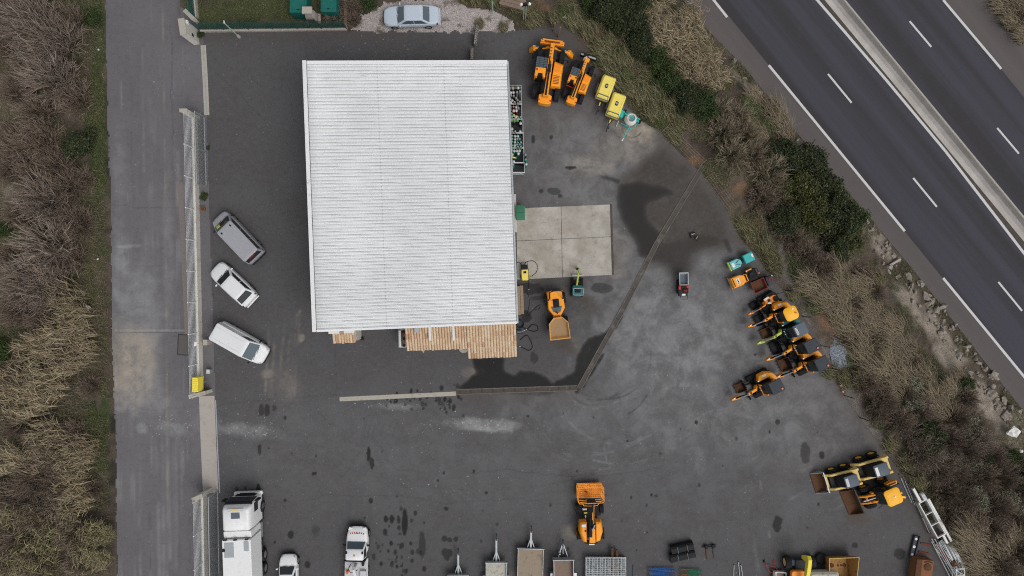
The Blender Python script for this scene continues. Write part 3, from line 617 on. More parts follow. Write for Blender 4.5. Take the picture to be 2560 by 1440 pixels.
# ================================================================ vehicles
def wheel(parent, x, y, r=.33, w=.22, rim=None, z=None, name='wheel', lug=False):
    s = 1 if y > 0 else -1; z = r if z is None else z; n = 22
    mb = MB().lathe([(r * .58, -w * .30), (r * .64, -w / 2), (r * .93, -w / 2), (r, -w * .36), (r, w * .36), (r * .93, w / 2), (r * .64, w / 2), (r * .58, w * .30)], (x, y, z), n, 'y')
    if lug:
        for k in range(n):
            a = 2 * math.pi * k / n
            for sy in (-1, 1):
                mb.obox((x + math.cos(a + sy * .07) * r, y + sy * w * .22, z + math.sin(a + sy * .07) * r), (.06, w * .5, .05), sy * 28, -math.degrees(a) + 90)
    t = mb.build(name, M['tyre'], parent)
    MB().lathe([(.02, -w * .42 * s), (r * .62, -w * .42 * s), (r * .62, w * .44 * s), (r * .45, w * .40 * s), (r * .2, w * .46 * s), (.02, w * .46 * s)], (x, y, z), 16, 'y').build('rim', rim or M['chrome'], t)
    return t
def ringc(x, w, zl, zt):
    h = [(-w * .90, zl), (-w, zl + .14), (-w, zl + (zt - zl) * .62), (-w * .965, zt - .07), (-w * .84, zt)]
    return [(x, a, b) for a, b in h] + [(x, -w * .4, zt + .02), (x, w * .4, zt + .02)] + [(x, -a, b) for a, b in h[::-1]]
def car(name, label, cat, paintm, L, W, Hh, body, cowl, roof_f, roof_r, tail, zb, glassm=None, van=False, panes=2, group=None):
    """body: (x, half width, underside, top) sections from tail to nose; greenhouse from tail to cowl at belt height zb"""
    t = thing(name, label, cat, group); g = glassm or M['glass']
    MB().loft([ringc(*q) for q in body]).build('body', paintm, t, 0, 40, 1)
    gw, rw = W / 2 * .90, W / 2 * (.80 if van else .70)
    def rr(x0, x1, w, z, r): return [(x, y, z) for x, y in rrect((x0 + x1) / 2, 0, x1 - x0, 2 * w, r, 3)]
    zr = Hh - .05
    MB().loft([rr(tail, cowl, gw, zb - .06, .10), rr(roof_r - .03, roof_f + .05, rw + .02, zr, .16)]).build('cabin', paintm, t, 0, 30)
    MB().loft([rr(roof_r - .03, roof_f + .05, rw + .02, zr, .16), rr(roof_r + .05, roof_f - .06, rw - .06, Hh - .01, .16), rr(roof_r + .2, roof_f - .2, rw - .2, Hh, .16)]).build('roof', paintm, t, 0, 60)
    z0, z1 = zb, zr; fx = lambda k: cowl + (roof_f + .05 - cowl) * k; rx = lambda k: tail + (roof_r - .03 - tail) * k; wy = lambda k: gw + (rw + .02 - gw) * k
    zk = lambda k: zb - .06 + (zr - zb + .06) * k
    a, b = .14, .95
    MB().panel([(fx(a), -wy(a) * .90, zk(a)), (fx(a), wy(a) * .90, zk(a)), (fx(b), wy(b) * .87, zk(b)), (fx(b), -wy(b) * .87, zk(b))]).build('windscreen', g, t)
    if not (van and panes == 1): MB().panel([(rx(.2), wy(.2) * .86, zk(.2)), (rx(.2), -wy(.2) * .86, zk(.2)), (rx(.92), -wy(.92) * .84, zk(.92)), (rx(.92), wy(.92) * .84, zk(.92))]).build('rear_window', g, t)
    for s in (-1, 1):
        for k in range(panes):
            xa = lambda q: rx(q) + .16 + (fx(q) - rx(q) - .38) * (0 if panes > 1 else .72)
            xb = lambda q: fx(q) - .22
            x0 = lambda q: xa(q) + (xb(q) - xa(q)) * k / panes + .03; x1 = lambda q: xa(q) + (xb(q) - xa(q)) * (k + 1) / panes - .03
            q_ = [(x0(.2), s * wy(.2), zk(.2)), (x1(.2), s * wy(.2), zk(.2)), (x1(.88), s * wy(.88), zk(.88)), (x0(.88), s * wy(.88), zk(.88))]
            MB().panel(q_ if s < 0 else q_[::-1]).build('side_window', g, t)
        nx, nw, nz = body[-2][0], body[-2][1], body[-2][3]
        MB().obox((nx - .16, s * nw * .80, nz - .05), (.34, .20, .12), s * -22, 8).build('headlight', M['chrome'], t, .03)
        MB().obox((body[1][0] + .10, s * body[1][1] * .88, body[1][3] - .16), (.14, .16, .22), s * 20).build('tail_light', M['rustred'], t, .03)
        MB().obox((cowl - .28, s * (W / 2 + .07), zb + .05), (.12, .20, .13), s * 10).build('wing_mirror', paintm if not van else M['black'], t, .03)
        for x in (body[0][0] + L * .20, body[-1][0] - L * .19): wheel(t, x, s * (W / 2 - .12), .33, .22)
    MB().obox((body[-1][0] - .02, 0, .42), (.10, W * .62, .22)).build('grille', M['black'], t, .02)
    MB().obox((body[0][0] - .03, 0, .40), (.12, W * .8, .16)).build('bumper', paintm if not van else M['black'], t, .04)
    MB().bar((cowl - .02, -W * .02, zb + .045), (cowl - .10, W * .30, zb + .06), .03, .02).bar((cowl - .02, -W * .34, zb + .045), (cowl - .10, -W * .06, zb + .06), .03, .02).build('wiper', M['black'], t)
    return t

t = car('parked_car', 'silver saloon car parked on the pale gravel above the big white roof', 'car', M['silver'], 4.85, 1.82, 1.45,
        [(-2.42, .70, .40, .72), (-2.34, .82, .30, .90), (-1.6, .90, .22, .95), (0, .91, .2, .93), (1.0, .91, .2, .90), (1.75, .88, .24, .82), (2.25, .78, .3, .70), (2.42, .58, .38, .60)], 1.22, .45, -1.0, -1.75, .92, M['skygl'])
at(t, 1028, 40, .7, 181)
t = car('estate_car', 'white hatchback parked at an angle between the grey and white vans', 'car', M['white'], 4.45, 1.82, 1.52,
        [(-2.22, .72, .42, .80), (-2.12, .84, .32, .98), (-1.4, .91, .22, 1.0), (0, .92, .2, .97), (.9, .91, .2, .95), (1.6, .88, .24, .88), (2.05, .78, .3, .76), (2.2, .56, .38, .62)], 1.15, .40, -1.30, -1.98, .97, panes=2)
at(t, 580, 710, .9, hd(-92, -92) + 2)
t = car('passenger_van', 'grey van with a yellow note inside its windscreen, parked beside the white railing', 'van', M['vangrey'], 5.1, 1.94, 1.95,
        [(-2.55, .84, .40, 1.0), (-2.48, .92, .32, 1.16), (-1.4, .97, .24, 1.18), (0, .97, .22, 1.16), (1.2, .97, .22, 1.14), (1.85, .93, .26, 1.05), (2.35, .82, .32, .88), (2.52, .58, .38, .70)], 1.85, 1.05, -2.30, -2.50, 1.14, van=True, panes=3)
at(t, 593, 603, 1.9, 133.5, (-.62, 0))
MB().panel([(1.66, .26, 1.37), (1.66, .60, 1.37), (1.40, .60, 1.62), (1.40, .26, 1.62)], .03).build('paper_note', M['lime'], t)
MB().box(-2.46, -2.34, -.28, .28, 1.86, 1.90).build('brake_light', M['rustred'], t, .01)
for x, y in ((.75, .5), (.75, -.5)): MB().box(x - .1, x + .1, y - .06, y + .06, 1.93, 1.965).build('roof_mount', M['black'], t, .01)
t = car('delivery_van', 'white panel van nosing towards the building, its back to the railing fence', 'van', M['white'], 4.9, 1.92, 1.90,
        [(-2.45, .88, .40, 1.10), (-2.40, .94, .32, 1.2), (-1.4, .96, .24, 1.2), (0, .96, .22, 1.18), (1.1, .96, .22, 1.12), (1.75, .92, .26, 1.02), (2.25, .82, .32, .86), (2.42, .58, .38, .70)], 1.70, .78, -2.32, -2.42, 1.10, M['skygl'], van=True, panes=1)
at(t, 533, 828, 1.85, hd(155, 88), (-2.30, 0))
for y in (-.5, .5): MB().box(-2.2, .5, y - .015, y + .015, 1.885, 1.905).build('roof_seam', M['lightgrey'], t)
t = car('small_car', 'small white city car with its nose up, cut by the bottom edge beside the lorry', 'car', M['white'], 3.6, 1.63, 1.48,
        [(-1.78, .60, .40, .85), (-1.7, .74, .30, .98), (-.9, .81, .22, 1.0), (0, .815, .2, .98), (.75, .81, .2, .95), (1.25, .78, .24, .87), (1.65, .66, .3, .74), (1.8, .46, .38, .60)], .95, .25, -1.1, -1.65, .96, panes=1)
at(t, 720, 1388, .75, 91, (1.75, 0))

# ---- white lorry
t = thing('lorry', 'large white lorry with black windscreen and box body beside the lower gate', 'lorry')
MB().loft([[(x, y, z) for x, y in rrect(x0, 0, lx, w, .18)] for z, x0, lx, w in ((.55, -.95, 2.3, 2.34), (1.5, -.95, 2.3, 2.4), (2.4, -1.0, 2.2, 2.4), (3.05, -1.10, 2.0, 2.34), (3.3, -1.16, 1.85, 2.2), (3.42, -1.18, 1.6, 1.95))]).build('cab', M['truck_white'], t, 0, 45)
MB().panel([(.205, -1.12, 1.55), (.205, 1.12, 1.55), (.06, 1.10, 2.62), (.06, -1.10, 2.62)], .02).build('windscreen', M['glass'], t)
MB().loft([[(x, y, 2.66) for x, y in rrect(.0, 0, .34, 2.3, .1)], [(x, y, 2.84) for x, y in rrect(-.08, 0, .30, 2.24, .1)]]).build('sun_visor', M['black'], t)
MB().obox((.22, 0, 1.0), (.10, 1.7, .75)).build('grille', M['black'], t, .03)
for y in (-.85, .85):
    MB().obox((.26, y, .72), (.14, .42, .22)).build('headlight', M['lens'], t, .03)
MB().loft([[(x, y, z) for x, y in rrect(.20, 0, .34, 2.46, .12)] for z in (.38, .58)]).build('bumper', M['truck_white'], t)
MB().box(-1.05, -.55, -.36, .36, 3.40, 3.46).build('roof_hatch', M['roofgrey2'], t, .02)
q = MB().box(-.45, -.22, -.66, .66, 3.38, 3.47).build('light_bar', M['lightgrey'], t, .02); MB().box(-.44, -.23, -.26, .26, 3.475, 3.49).build('lamp', M['cream'], q)
for s in (-1, 1):
    y_ = s * 1.205
    qd = [(-.85, y_, 1.65), (-.05, y_, 1.65), (-.1, y_, 2.45), (-.85, y_, 2.45)]; MB().panel(qd if s < 0 else qd[::-1], .02).build('side_window', M['glass'], t)
    MB().obox((.12, s * 1.42, 2.1), (.16, .26, .7)).bar((.1, s * 1.2, 2.5), (.1, s * 1.45, 2.45), .05, .05).build('wing_mirror', M['black'], t, .03)
    wheel(t, -.95, s * 1.08, .52, .34); wheel(t, -5.2, s * 1.05, .52, .5); wheel(t, -6.4, s * 1.05, .52, .5)
    MB().box(-3.6, -2.3, s * .75 if s > 0 else -1.15, 1.15 if s > 0 else -.75, .45, 1.0).build('fuel_tank', M['galv'], t, .06)
    MB().lathe([(.3, -.5), (.3, .5)], (-4.2, s * .9, .75), 14, 'x').build('air_tank', M['dark'], t)
    MB().box(-2.1, -.1, s * 1.18 if s > 0 else -1.25, 1.25 if s > 0 else -1.18, .42, .62).build('step', M['dark'], t)
MB().box(-9.0, -.2, -.45, .45, .6, .95).build('chassis', M['dark'], t)
MB().loft([[(-2.18, y, z) for y, z in ((-1.15, 1.1), (1.15, 1.1), (1.15, 3.2), (-1.15, 3.2))], [(-2.72, y, z) for y, z in ((-1.15, 1.1), (1.15, 1.1), (1.15, 3.12), (-1.15, 3.12))]]).build('fairing', M['truck_white'], t, .04)
MB().box(-9.0, -2.82, -1.2, 1.2, 1.05, 3.42).build('box_body', M['truck_white'], t, .05)
for y0, y1, x0, x1 in ((.22, 1.02, -4.25, -3.02), (-1.02, -.62, -3.75, -2.95)):
    MB().box(x0, x1, y0, y1, 3.42, 3.45).build('vent_panel', M['galv'], t)
for y in (-.85, .1, .95): MB().box(-2.86, -2.76, y - .14, y + .14, 3.3, 3.47).build('hinge', M['dark'], t)
MB().box(-3.75, -3.52, .95, 1.15, 3.45, 3.52).build('lock_box', M['black'], t, .01)
at(t, 588, 1271, 3.4, 92.0, (-.20, 0))
# ---- white pickup with a crane on its bed
t = thing('pickup_truck', 'white flatbed pickup with red chevrons on its bonnet and a loading crane behind the cab', 'pickup')
MB().loft([ringc(*q) for q in [(-1.1, .92, .35, 1.0), (-.2, .96, .25, 1.08), (.35, .95, .25, 1.06), (.9, .90, .28, .98), (1.3, .78, .34, .86), (1.5, .52, .42, .70)]]).build('body', M['white'], t, 0, 40, 1)
MB().loft([[(x, y, z) for x, y in rrect(xc, 0, lx, w, .12)] for z, xc, lx, w in ((1.0, -.42, 1.45, 1.72), (1.78, -.62, .92, 1.52), (1.86, -.64, .78, 1.38))]).build('cabin', M['white'], t, 0, 45)
MB().panel([(.26, -.76, 1.10), (.26, .76, 1.10), (-.135, .68, 1.72), (-.135, -.68, 1.72)], .02).build('windscreen', M['skygl'], t)
for s in (-1, 1):
    q_ = [(-.95, s * .83, 1.12), (.02, s * .83, 1.12), (-.25, s * .77, 1.68), (-.95, s * .77, 1.68)]; MB().panel(q_ if s < 0 else q_[::-1], .03).build('side_window', M['glass'], t)
    MB().obox((.0, s * 1.03, 1.15), (.14, .24, .2)).build('wing_mirror', M['black'], t, .03)
    MB().obox((1.26, s * .62, .80), (.3, .3, .14), s * -20).build('headlight', M['lens'], t, .03)
    for x in (.75, -2.4): wheel(t, x, s * .84, .34, .26)
    for k in range(3): MB().obox((.98 - .03 * k, s * (.22 + k * .17), 1.005 - .013 * k), (.16, .07, .016), s * 35, 6).build('chevron', M['red'], t)
MB().prism([(1.08, 0), (.92, .13), (.92, -.13)], .98, 1.012).build('chevron', M['red'], t)
MB().obox((1.46, 0, .55), (.12, 1.4, .28)).build('grille', M['black'], t, .04)
MB().cyl((-.62, .0, 1.84), (-.62, .0, 1.96), .07).build('beacon', M['orangelight'], t)
for y in (-.68, .68): MB().box(-.50, -.28, y - .07, y + .07, 1.80, 1.90).build('roof_clip', M['black'], t, .01)
MB().box(-4.2, -1.22, -1.0, 1.0, .82, .94).build('flatbed', M['lightgrey'], t, .02)
MB().box(-1.24, -1.16, -.9, .9, .94, 1.7).build('headboard', M['black'], t, .02)
q = MB().cyl((-1.75, .0, .94), (-1.75, .0, 1.9), .13).build('crane_post', M['white'], t)
MB().bar((-1.75, 0, 1.95), (-2.5, -.25, 2.05), .24, .26).bar((-2.4, -.2, 1.8), (-1.6, .25, 1.7), .16, .16).build('crane_arm', M['white'], t, .03)
MB().tube([(-1.5, .35, 1.5), (-1.8, .5, 1.8), (-2.1, .25, 1.9), (-1.9, -.3, 1.7)], .035).build('hose', M['black'], t)
MB().box(-1.75, -1.4, -.72, -.52, .94, 1.3).build('control_box', M['black'], t, .02); MB().cyl((-2.35, .72, .94), (-2.35, .72, 1.3), .12).build('cone', M['orangelight'], t)
MB().box(-3.2, -2.2, -.9, -.4, .94, 1.25).build('toolbox', M['lightgrey'], t, .02)
at(t, 886, 1388, 1.8, 88.5, (-.62, 0))

# ================================================================ plant machinery
def telehandler(label, stab):
    t = thing('telehandler', label, 'telehandler', 'orange telehandlers at the bank')
    MB().box(-2.5, 2.3, -.5, .5, .45, .95).box(-.9, .9, -.85, .85, .5, .8).build('chassis', M['dark'], t, .04)
    MB().bar((1.55, -1.0, .6), (1.55, 1.0, .6), .3, .25).bar((-1.55, -1.0, .6), (-1.55, 1.0, .6), .3, .25).build('axle', M['dark'], t)
    for x in (-1.6, 1.6):
        for y in (-.98, .98): wheel(t, x, y, .62, .42, M['black'] if stab else M['orange2'], lug=True)
    MB().loft([[(x, y, z) for x, y in rrect(xc, .70, lx, .92, .14)] for z, xc, lx in ((.85, .05, 1.75), (1.5, .05, 1.75), (2.42, 0, 1.5))]).build('cab', M['black'], t, 0, 45)
    MB().loft([[(x, y, z) for x, y in rrect(.42, .70, .86, .90, .08)] for z in (2.40, 2.47)]).build('cab_roof', M['skygl'], t)
    mb = MB()
    for k in range(6): mb.box(.05 + k * .15, .075 + k * .15, .28, 1.12, 2.47, 2.50)
    for y in (.5, .9): mb.box(.02, .83, y - .012, y + .012, 2.475, 2.495)
    mb.build('roof_guard', M['dark'], t)
    MB().prism([(-.02, .25), (-.02, 1.16), (-.80, 1.16), (-.80, .92), (-.52, .86), (-.52, .52), (-.80, .46), (-.80, .25)], 1.1, 2.44).build('rear_cowl', M['orange'], t, .05)
    MB().cyl((-.25, 1.0, 2.44), (-.25, 1.0, 2.58), .075).build('beacon', M['redlight'], t)
    o = MB().loft([[(x, y, z) for x, y in q] for z, q in ((.75, [(-1.25, -1.2), (1.0, -1.2), (1.15, -.38), (-1.25, -.3)]), (1.45, [(-1.22, -1.18), (.75, -1.18), (.95, -.38), (-1.25, -.3)]), (1.62, [(-1.15, -1.06), (.55, -1.06), (.80, -.40), (-1.2, -.34)]))]).build('engine_cover', M['orange'], t, .04)
    for k in range(6): MB().box(-1.0 + k * .13, -.95 + k * .13, -.98, -.46, 1.60, 1.64).build('louvre', M['rustred'], o)
    MB().prism([(.0, -1.0), (.52, -1.0), (.76, -.44), (.05, -.44)], 1.615, 1.64).build('cover_panel', M['orange2'], t, .02)
    b0, b1 = Vector((-2.35, -.02, 2.05)), Vector((2.35, -.02, 1.65))
    b = MB().bar(b0, b0.lerp(b1, .70), .42, .46).bar(b0.lerp(b1, .6), b1, .34, .36).build('boom', M['orange'], t, .02)
    MB().bar(b0.lerp(b1, .02) + Vector((0, .0, .25)), b0.lerp(b1, .55) + Vector((0, 0, .25)), .15, .06).build('boom_slot', M['black'], b)
    MB().tube([b0 + Vector((.2, .2, .27)), b0.lerp(b1, .4) + Vector((0, .17, .27)), b0.lerp(b1, .62) + Vector((0, .05, .32)), b0.lerp(b1, .72) + Vector((0, .1, .26))], .035).tube([b0.lerp(b1, .45) + Vector((0, -.12, .27)), b0.lerp(b1, .66) + Vector((0, -.04, .3))], .03).build('hose', M['black'], b)
    MB().box(.15, .45, -.16, .12, 1.95, 2.12).build('hose_clamp', M['dark'], b, .02)
    MB().prism([(-2.75, -.55), (-2.1, -.55), (-2.0, -.3), (-2.0, .3), (-2.1, .55), (-2.75, .55), (-2.85, .3), (-2.85, -.3)], .9, 1.75).build('boom_mount', M['orange'], t, .04)
    for y in (-.5, .5): MB().cyl((-2.55, y, 1.72), (-2.55, y, 1.82), .07).build('rear_light', M['redlight'], t)
    for k in range(4): MB().obox((1.1 + k * .27, .04, 1.985 - k * .022), (.06, .16, .03), 15 if k % 2 else -10).build('boom_clip', M['dark'], b)
    for s in (-1, 1):
        MB().bar((1.15, s * 1.12, 1.5), (1.1, s * 1.45, 1.55), .05, .05).obox((1.05, s * 1.5, 1.55), (.2, .16, .25)).build('wing_mirror', M['black'], t, .02)
    if stab:
        MB().box(2.42, 2.74, -1.0, 1.05, .95, 1.3).box(2.5, 2.62, -.95, 1.0, 1.3, 1.52).box(2.66, 2.80, -.85, .9, 1.3, 1.42).build('fork_carriage', M['orange'], t, .02)
        MB().box(2.5, 2.6, -.6, .7, 1.53, 1.56).build('carriage_slot', M['rustred'], t)
        for s in (-1, 1):
            MB().bar((2.2, s * .2, 1.05), (2.0, s * 1.55, .85), .16, .2).build('stabiliser_arm', M['orange'], t, .02)
            MB().bar((2.2, s * .5, 1.2), (2.08, s * 1.12, 1.12), .14, .1).build('stabiliser_ram', M['black'], t); MB().bar((2.12, s * 1.0, 1.16), (2.05, s * 1.4, 1.1), .05, .05).build('stabiliser_rod', M['galv'], t)
            MB().obox((2.05, s * 1.66, .5), (.46, .26, .8), s * 8, 0, s * 26).build('stabiliser_pad', M['orange'], t, .03)
    else:
        MB().box(2.2, 2.6, -.35, .35, 1.1, 1.5).build('boom_head', M['orange'], t, .03)
        MB().box(2.72, 3.12, -1.0, .85, .8, 1.35).build('fork_carriage', M['black'], t, .04)
        MB().cyl((2.85, -.95, 1.36), (2.85, -.15, 1.36), .11).cyl((2.85, .5, 1.36), (2.85, .8, 1.36), .1).build('carriage_ram', M['galv'], t)
        MB().tube([(2.2, .12, 1.55), (2.45, .25, 1.75), (2.7, .1, 1.55)], .035).tube([(2.2, -.05, 1.55), (2.5, .1, 1.8), (2.75, -.08, 1.5)], .035).build('hose', M['label'], t)
        MB().box(-.98, -.86, .25, 1.15, .95, 1.2).build('tail_bar', M['red'], t, .02)
        MB().cyl((-.2, .38, 2.43), (-.2, .38, 2.46), .10).build('roof_cap', M['dark'], t)
    return t
at(telehandler('large orange telehandler with front stabiliser legs spread, nearest the white roof', True), 1372, 177, 1.7, hd(23, -163))
o = telehandler('smaller orange telehandler with a black fork carriage, parked beside the yellow compressors', False); o.scale = (.78, .78, .78); at(o, 1449, 196, 1.6, hd(38, -104))

def compressor(label):
    t = thing('air_compressor', label, 'compressor', 'yellow towed compressors by the bank')
    MB().loft([[(x, y, z) for x, y in rrect(.0, 0, lx, w, r)] for z, lx, w, r in ((.45, 2.0, 1.18, .12), (.85, 2.08, 1.22, .14), (1.2, 2.02, 1.16, .16), (1.36, 1.78, .92, .2))]).build('canopy', M['yellow'], t, 0, 28)
    MB().box(-1.0, 1.0, -.5, .5, .3, .5).build('chassis', M['dark'], t, .03)
    MB().loft([[(.72, -.50, 1.38), (1.06, -.53, 1.10), (1.06, .53, 1.10), (.72, .50, 1.38)], [(.73, -.50, 1.42), (1.09, -.54, 1.13), (1.09, .54, 1.13), (.73, .50, 1.42)]]).build('front_grille', M['roofgrey2'], t)
    q = MB().loft([[(x, y, z) for x, y in rrect(-.08, 0, .36, .24, .07)] for z in (1.355, 1.40)]).build('exhaust_plate', M['black'], t); MB().box(-.16, .0, -.07, .07, 1.40, 1.415).build('exhaust_slot', M['galv'], q)
    for y in (-.42, .42): MB().box(-.95, .68, y - .012, y + .012, 1.345, 1.37).build('canopy_seam', M['cream'], t)
    for s in (-1, 1):
        wheel(t, .1, s * .66, .3, .18); MB().obox((.1, s * .66, .66), (.8, .24, .05)).build('mudguard', M['roofgrey2'], t, .02)
    MB().bar((1.0, 0, .5), (2.1, 0, .52), .09, .09).bar((1.0, .3, .45), (1.5, .02, .5), .06, .06).bar((1.0, -.3, .45), (1.5, -.02, .5), .06, .06).build('drawbar', M['dark'], t)
    MB().cyl((2.05, 0, .5), (2.3, 0, .5), .055).cyl((1.85, .12, .05), (1.85, .12, .7), .035).build('tow_coupling', M['dark'], t)
    MB().cyl((1.2, .0, .56), (1.5, .0, .58), .05).build('handbrake', M['yel2'], t)
    return t
at(compressor('yellow towed compressor with a square black exhaust plate, next to the smaller telehandler'), 1515.5, 217.5, 1.3, hd(-23, 62))
at(compressor('yellow towed compressor standing between its twin and the turquoise concrete mixer'), 1541, 261.5, 1.3, hd(-22, 60))

t = thing('concrete_mixer', 'turquoise concrete mixer with a white drum on a sandy patch of yard', 'concrete mixer')
MB().lathe([(.02, -.50), (.34, -.50), (.54, -.14), (.55, .1), (.36, .46), (.33, .46), (.34, .40), (.02, -.3)], (0, 0, .95), 22).build('drum', M['label'], t, 0, 50)
MB().bar((-.1, -.68, 1.2), (-.1, .68, 1.2), .12, .16).bar((-.1, -.66, 1.2), (-.1, -.66, .45), .12, .12).bar((-.1, .66, 1.2), (-.1, .66, .45), .12, .12).build('yoke', M['teal'], t, .02)
MB().bar((-.55, -.7, .4), (-.55, .75, .4), .09, .09).bar((.55, -.55, .35), (.55, .55, .35), .08, .08).bar((-.55, 0, .4), (.55, 0, .35), .09, .09).bar((-.5, .62, .4), (.25, .68, .4), .08, .08).build('frame', M['teal'], t)
MB().loft([[(x, y, z) for x, y in rrect(.0, -.98, .62, .58, .1)] for z in (.5, 1.0)] + [[(x, y, 1.06) for x, y in rrect(.0, -.98, .5, .46, .1)]]).build('engine_box', M['teal'], t)
MB().bar((.4, .25, .5), (1.75, .3, .72), .08, .06).build('drawbar', M['teal'], t); MB().cyl((1.7, .3, .72), (1.95, .3, .74), .045).build('handle_grip', M['label'], t)
MB().bar((.5, -.8, .4), (.95, -.75, .1), .05, .05).build('prop_leg', M['lightgrey'], t)
for y in (-.72, .85): wheel(t, -.5, y, .24, .14)
at(t, 1577.5, 297, 1.1, hd(-26, 44))

# ---- articulated boom lift
t = thing('boom_lift', 'orange articulated boom lift with an empty basket parked alone in the yard', 'boom lift')
MB().box(-1.35, 1.35, -.62, .62, .42, .82).box(.5, 1.45, -.95, .95, .5, .7).build('chassis', M['black'], t, .04)
for x in (1.12, -1.08):
    for y in (-1.02, 1.02): wheel(t, x, y, .46, .34, M['orange'], lug=True)
MB().loft([[(x, y, z) for x, y in q] for z, q in ((.85, [(.35, .38), (.32, 1.0), (-.6, 1.08), (-1.5, .82), (-1.62, .42)]), (1.55, [(.28, .38), (.22, .92), (-.6, .98), (-1.38, .74), (-1.5, .42)]), (1.70, [(.15, .42), (.08, .78), (-.6, .84), (-1.25, .62), (-1.35, .46)]))]).build('engine_cover', M['orange'], t, .05)
MB().loft([[(x, y, z) for x, y in q] for z, q in ((.85, [(.35, -.36), (-1.62, -.36), (-1.5, -.8), (-.6, -1.06), (.32, -.92)]), (1.5, [(.28, -.36), (-1.5, -.36), (-1.38, -.72), (-.6, -.96), (.22, -.8)]), (1.64, [(.15, -.4), (-1.35, -.4), (-1.25, -.6), (-.6, -.82), (.05, -.68)]))]).build('tank_cover', M['orange'], t, .05)
MB().prism([(-1.55, -.62), (-1.55, .62), (-1.72, .5), (-1.78, 0), (-1.72, -.5)], .7, 1.3).build('counterweight', M['black'], t, .05)
MB().box(-1.80, -1.70, -.26, .2, 1.02, 1.34).build('number_plate', M['label'], t)
MB().box(-.1, .12, .46, .84, 1.69, 1.73).build('warning_label', M['label'], t); MB().cyl((-.45, .52, 1.69), (-.45, .52, 1.74), .08).build('filler_cap', M['rustred'], t)
MB().prism([(-1.4, -.28), (-1.4, .24), (-.2, .12), (-.2, -.28)], 1.55, 1.95).build('lower_boom', M['orange'], t, .03)
q = MB().bar((-.9, .12, 1.9), (.75, .02, 1.75), .26, .3).bar((-.1, -.10, 2.0), (1.7, -.20, 1.75), .24, .28).build('upper_boom', M['black'], t, .02)
MB().bar((.3, -.15, 2.12), (1.85, -.24, 1.92), .05, .05).bar((.2, -.02, 2.06), (1.2, -.1, 1.96), .05, .05).build('boom_rail', M['orange'], q)
MB().tube([(-.2, .0, 2.2), (0, -.12, 2.3), (.2, -.22, 2.2)], .06).build('hose_guard', M['galv'], t)
MB().box(1.05, 1.2, .28, .64, .70, .85).build('arrow_label', M['label'], t); MB().box(.75, .87, .25, .52, .70, .85).build('caution_label', M['yel2'], t)
MB().prism([(.66, .40), (.50, .32), (.50, .37), (.36, .37), (.36, .43), (.50, .43), (.50, .48)], .822, .835).build('arrow_mark', M['label'], t)
MB().box(1.75, 2.1, -.42, .28, 1.15, 1.75).build('control_console', M['black'], t, .04)
b = MB(); x0, x1, y0, y1 = 2.0, 3.3, -1.1, 1.1
for z in (1.0, 1.5, 1.95): b.tube([(x0 + .1, y0, z), (x0, y0 + .12, z), (x0 - .05, y1 - .12, z), (x0 + .1, y1, z), (x1, y1, z), (x1 + .05, 0, z), (x1, y0, z), (x0 + .1, y0, z)], .034)
for x, y in ((x0, y0 + .1), (x0, y1 - .1), (x1, y0), (x1, y1), (x1, 0), ((x0 + x1) / 2, y0), ((x0 + x1) / 2, y1)): b.tube([(x, y, .55), (x, y, 1.95)], .03)
b.tube([(1.95, .8, 1.5), (1.55, .55, 1.2), (1.5, 0, 1.15), (1.55, -.6, 1.2), (1.95, -.85, 1.5)], .04)
k = b.build('basket', M['orange'], t)
f = MB()
for i in range(14): f.box(x0 + .05, x1, y0 + .04 + i * .158, y0 + .075 + i * .158, .5, .53)
for i in range(8): f.box(x0 + .05 + i * .165, x0 + .08 + i * .165, y0 + .03, y1 - .03, .535, .555)
f.box(x0, x1, y0, y1, .46, .49); f.build('basket_floor', M['orange'], k)
MB().cyl((2.55, .25, .56), (2.55, .25, 1.0), .08).build('extinguisher', M['red'], t)
at(t, 1476, 1306, .9, 91.5)

# ---- orange site dumper
t = thing('site_dumper', 'orange site dumper with a sandy tan skip in front of the annex', 'dumper')
MB().loft([[(x, y, z) for x, y in q] for z, q in ((.55, [(-1.25, -.72), (.35, -.74), (.95, -.35), (.95, .35), (.35, .74), (-1.25, .72)]), (1.2, [(-1.2, -.66), (.28, -.7), (.9, -.3), (.9, .3), (.28, .7), (-1.2, .66)]))]).build('body', M['orange'], t, .05)
MB().prism(rrect(-.9, 0, .75, .95, .12), 1.15, 1.55).build('bonnet', M['orange'], t, .05)
MB().box(-.35, .2, -.26, .26, 1.15, 1.3).box(-.5, -.35, -.26, .26, 1.2, 1.7).build('seat', M['black'], t, .05)
MB().prism([(.1, -.5), (.6, -.3), (.6, .3), (.1, .5)], 1.17, 1.22).build('footwell', M['roofgrey2'], t)
q = MB().tube([(.62 + .0, .17 * math.cos(a), 1.55 + .17 * math.sin(a)) for a in [2 * math.pi * i / 10 for i in range(11)]], .02).bar((.75, 0, 1.2), (.62, 0, 1.5), .06, .06).build('steering_wheel', M['black'], t)
MB().tube([(-.45, .62, 1.1), (-.7, .58, 2.2), (-1.15, .52, 2.6), (-1.25, .25, 2.65), (-1.25, -.25, 2.65), (-1.15, -.52, 2.6), (-.7, -.58, 2.2), (-.45, -.62, 1.1)], .05).build('roll_bar', M['black'], t)
for x in (-.55, 1.55):
    for y in (-.72, .72): wheel(t, x, y, .46, .36, M['orange'], lug=True)
MB().box(-.4, 2.2, -.35, .35, .4, .7).bar((.9, .25, 1.0), (1.25, .4, .9), .07, .07).bar((.9, -.25, 1.0), (1.25, -.4, .9), .07, .07).build('frame', M['orange2'], t)
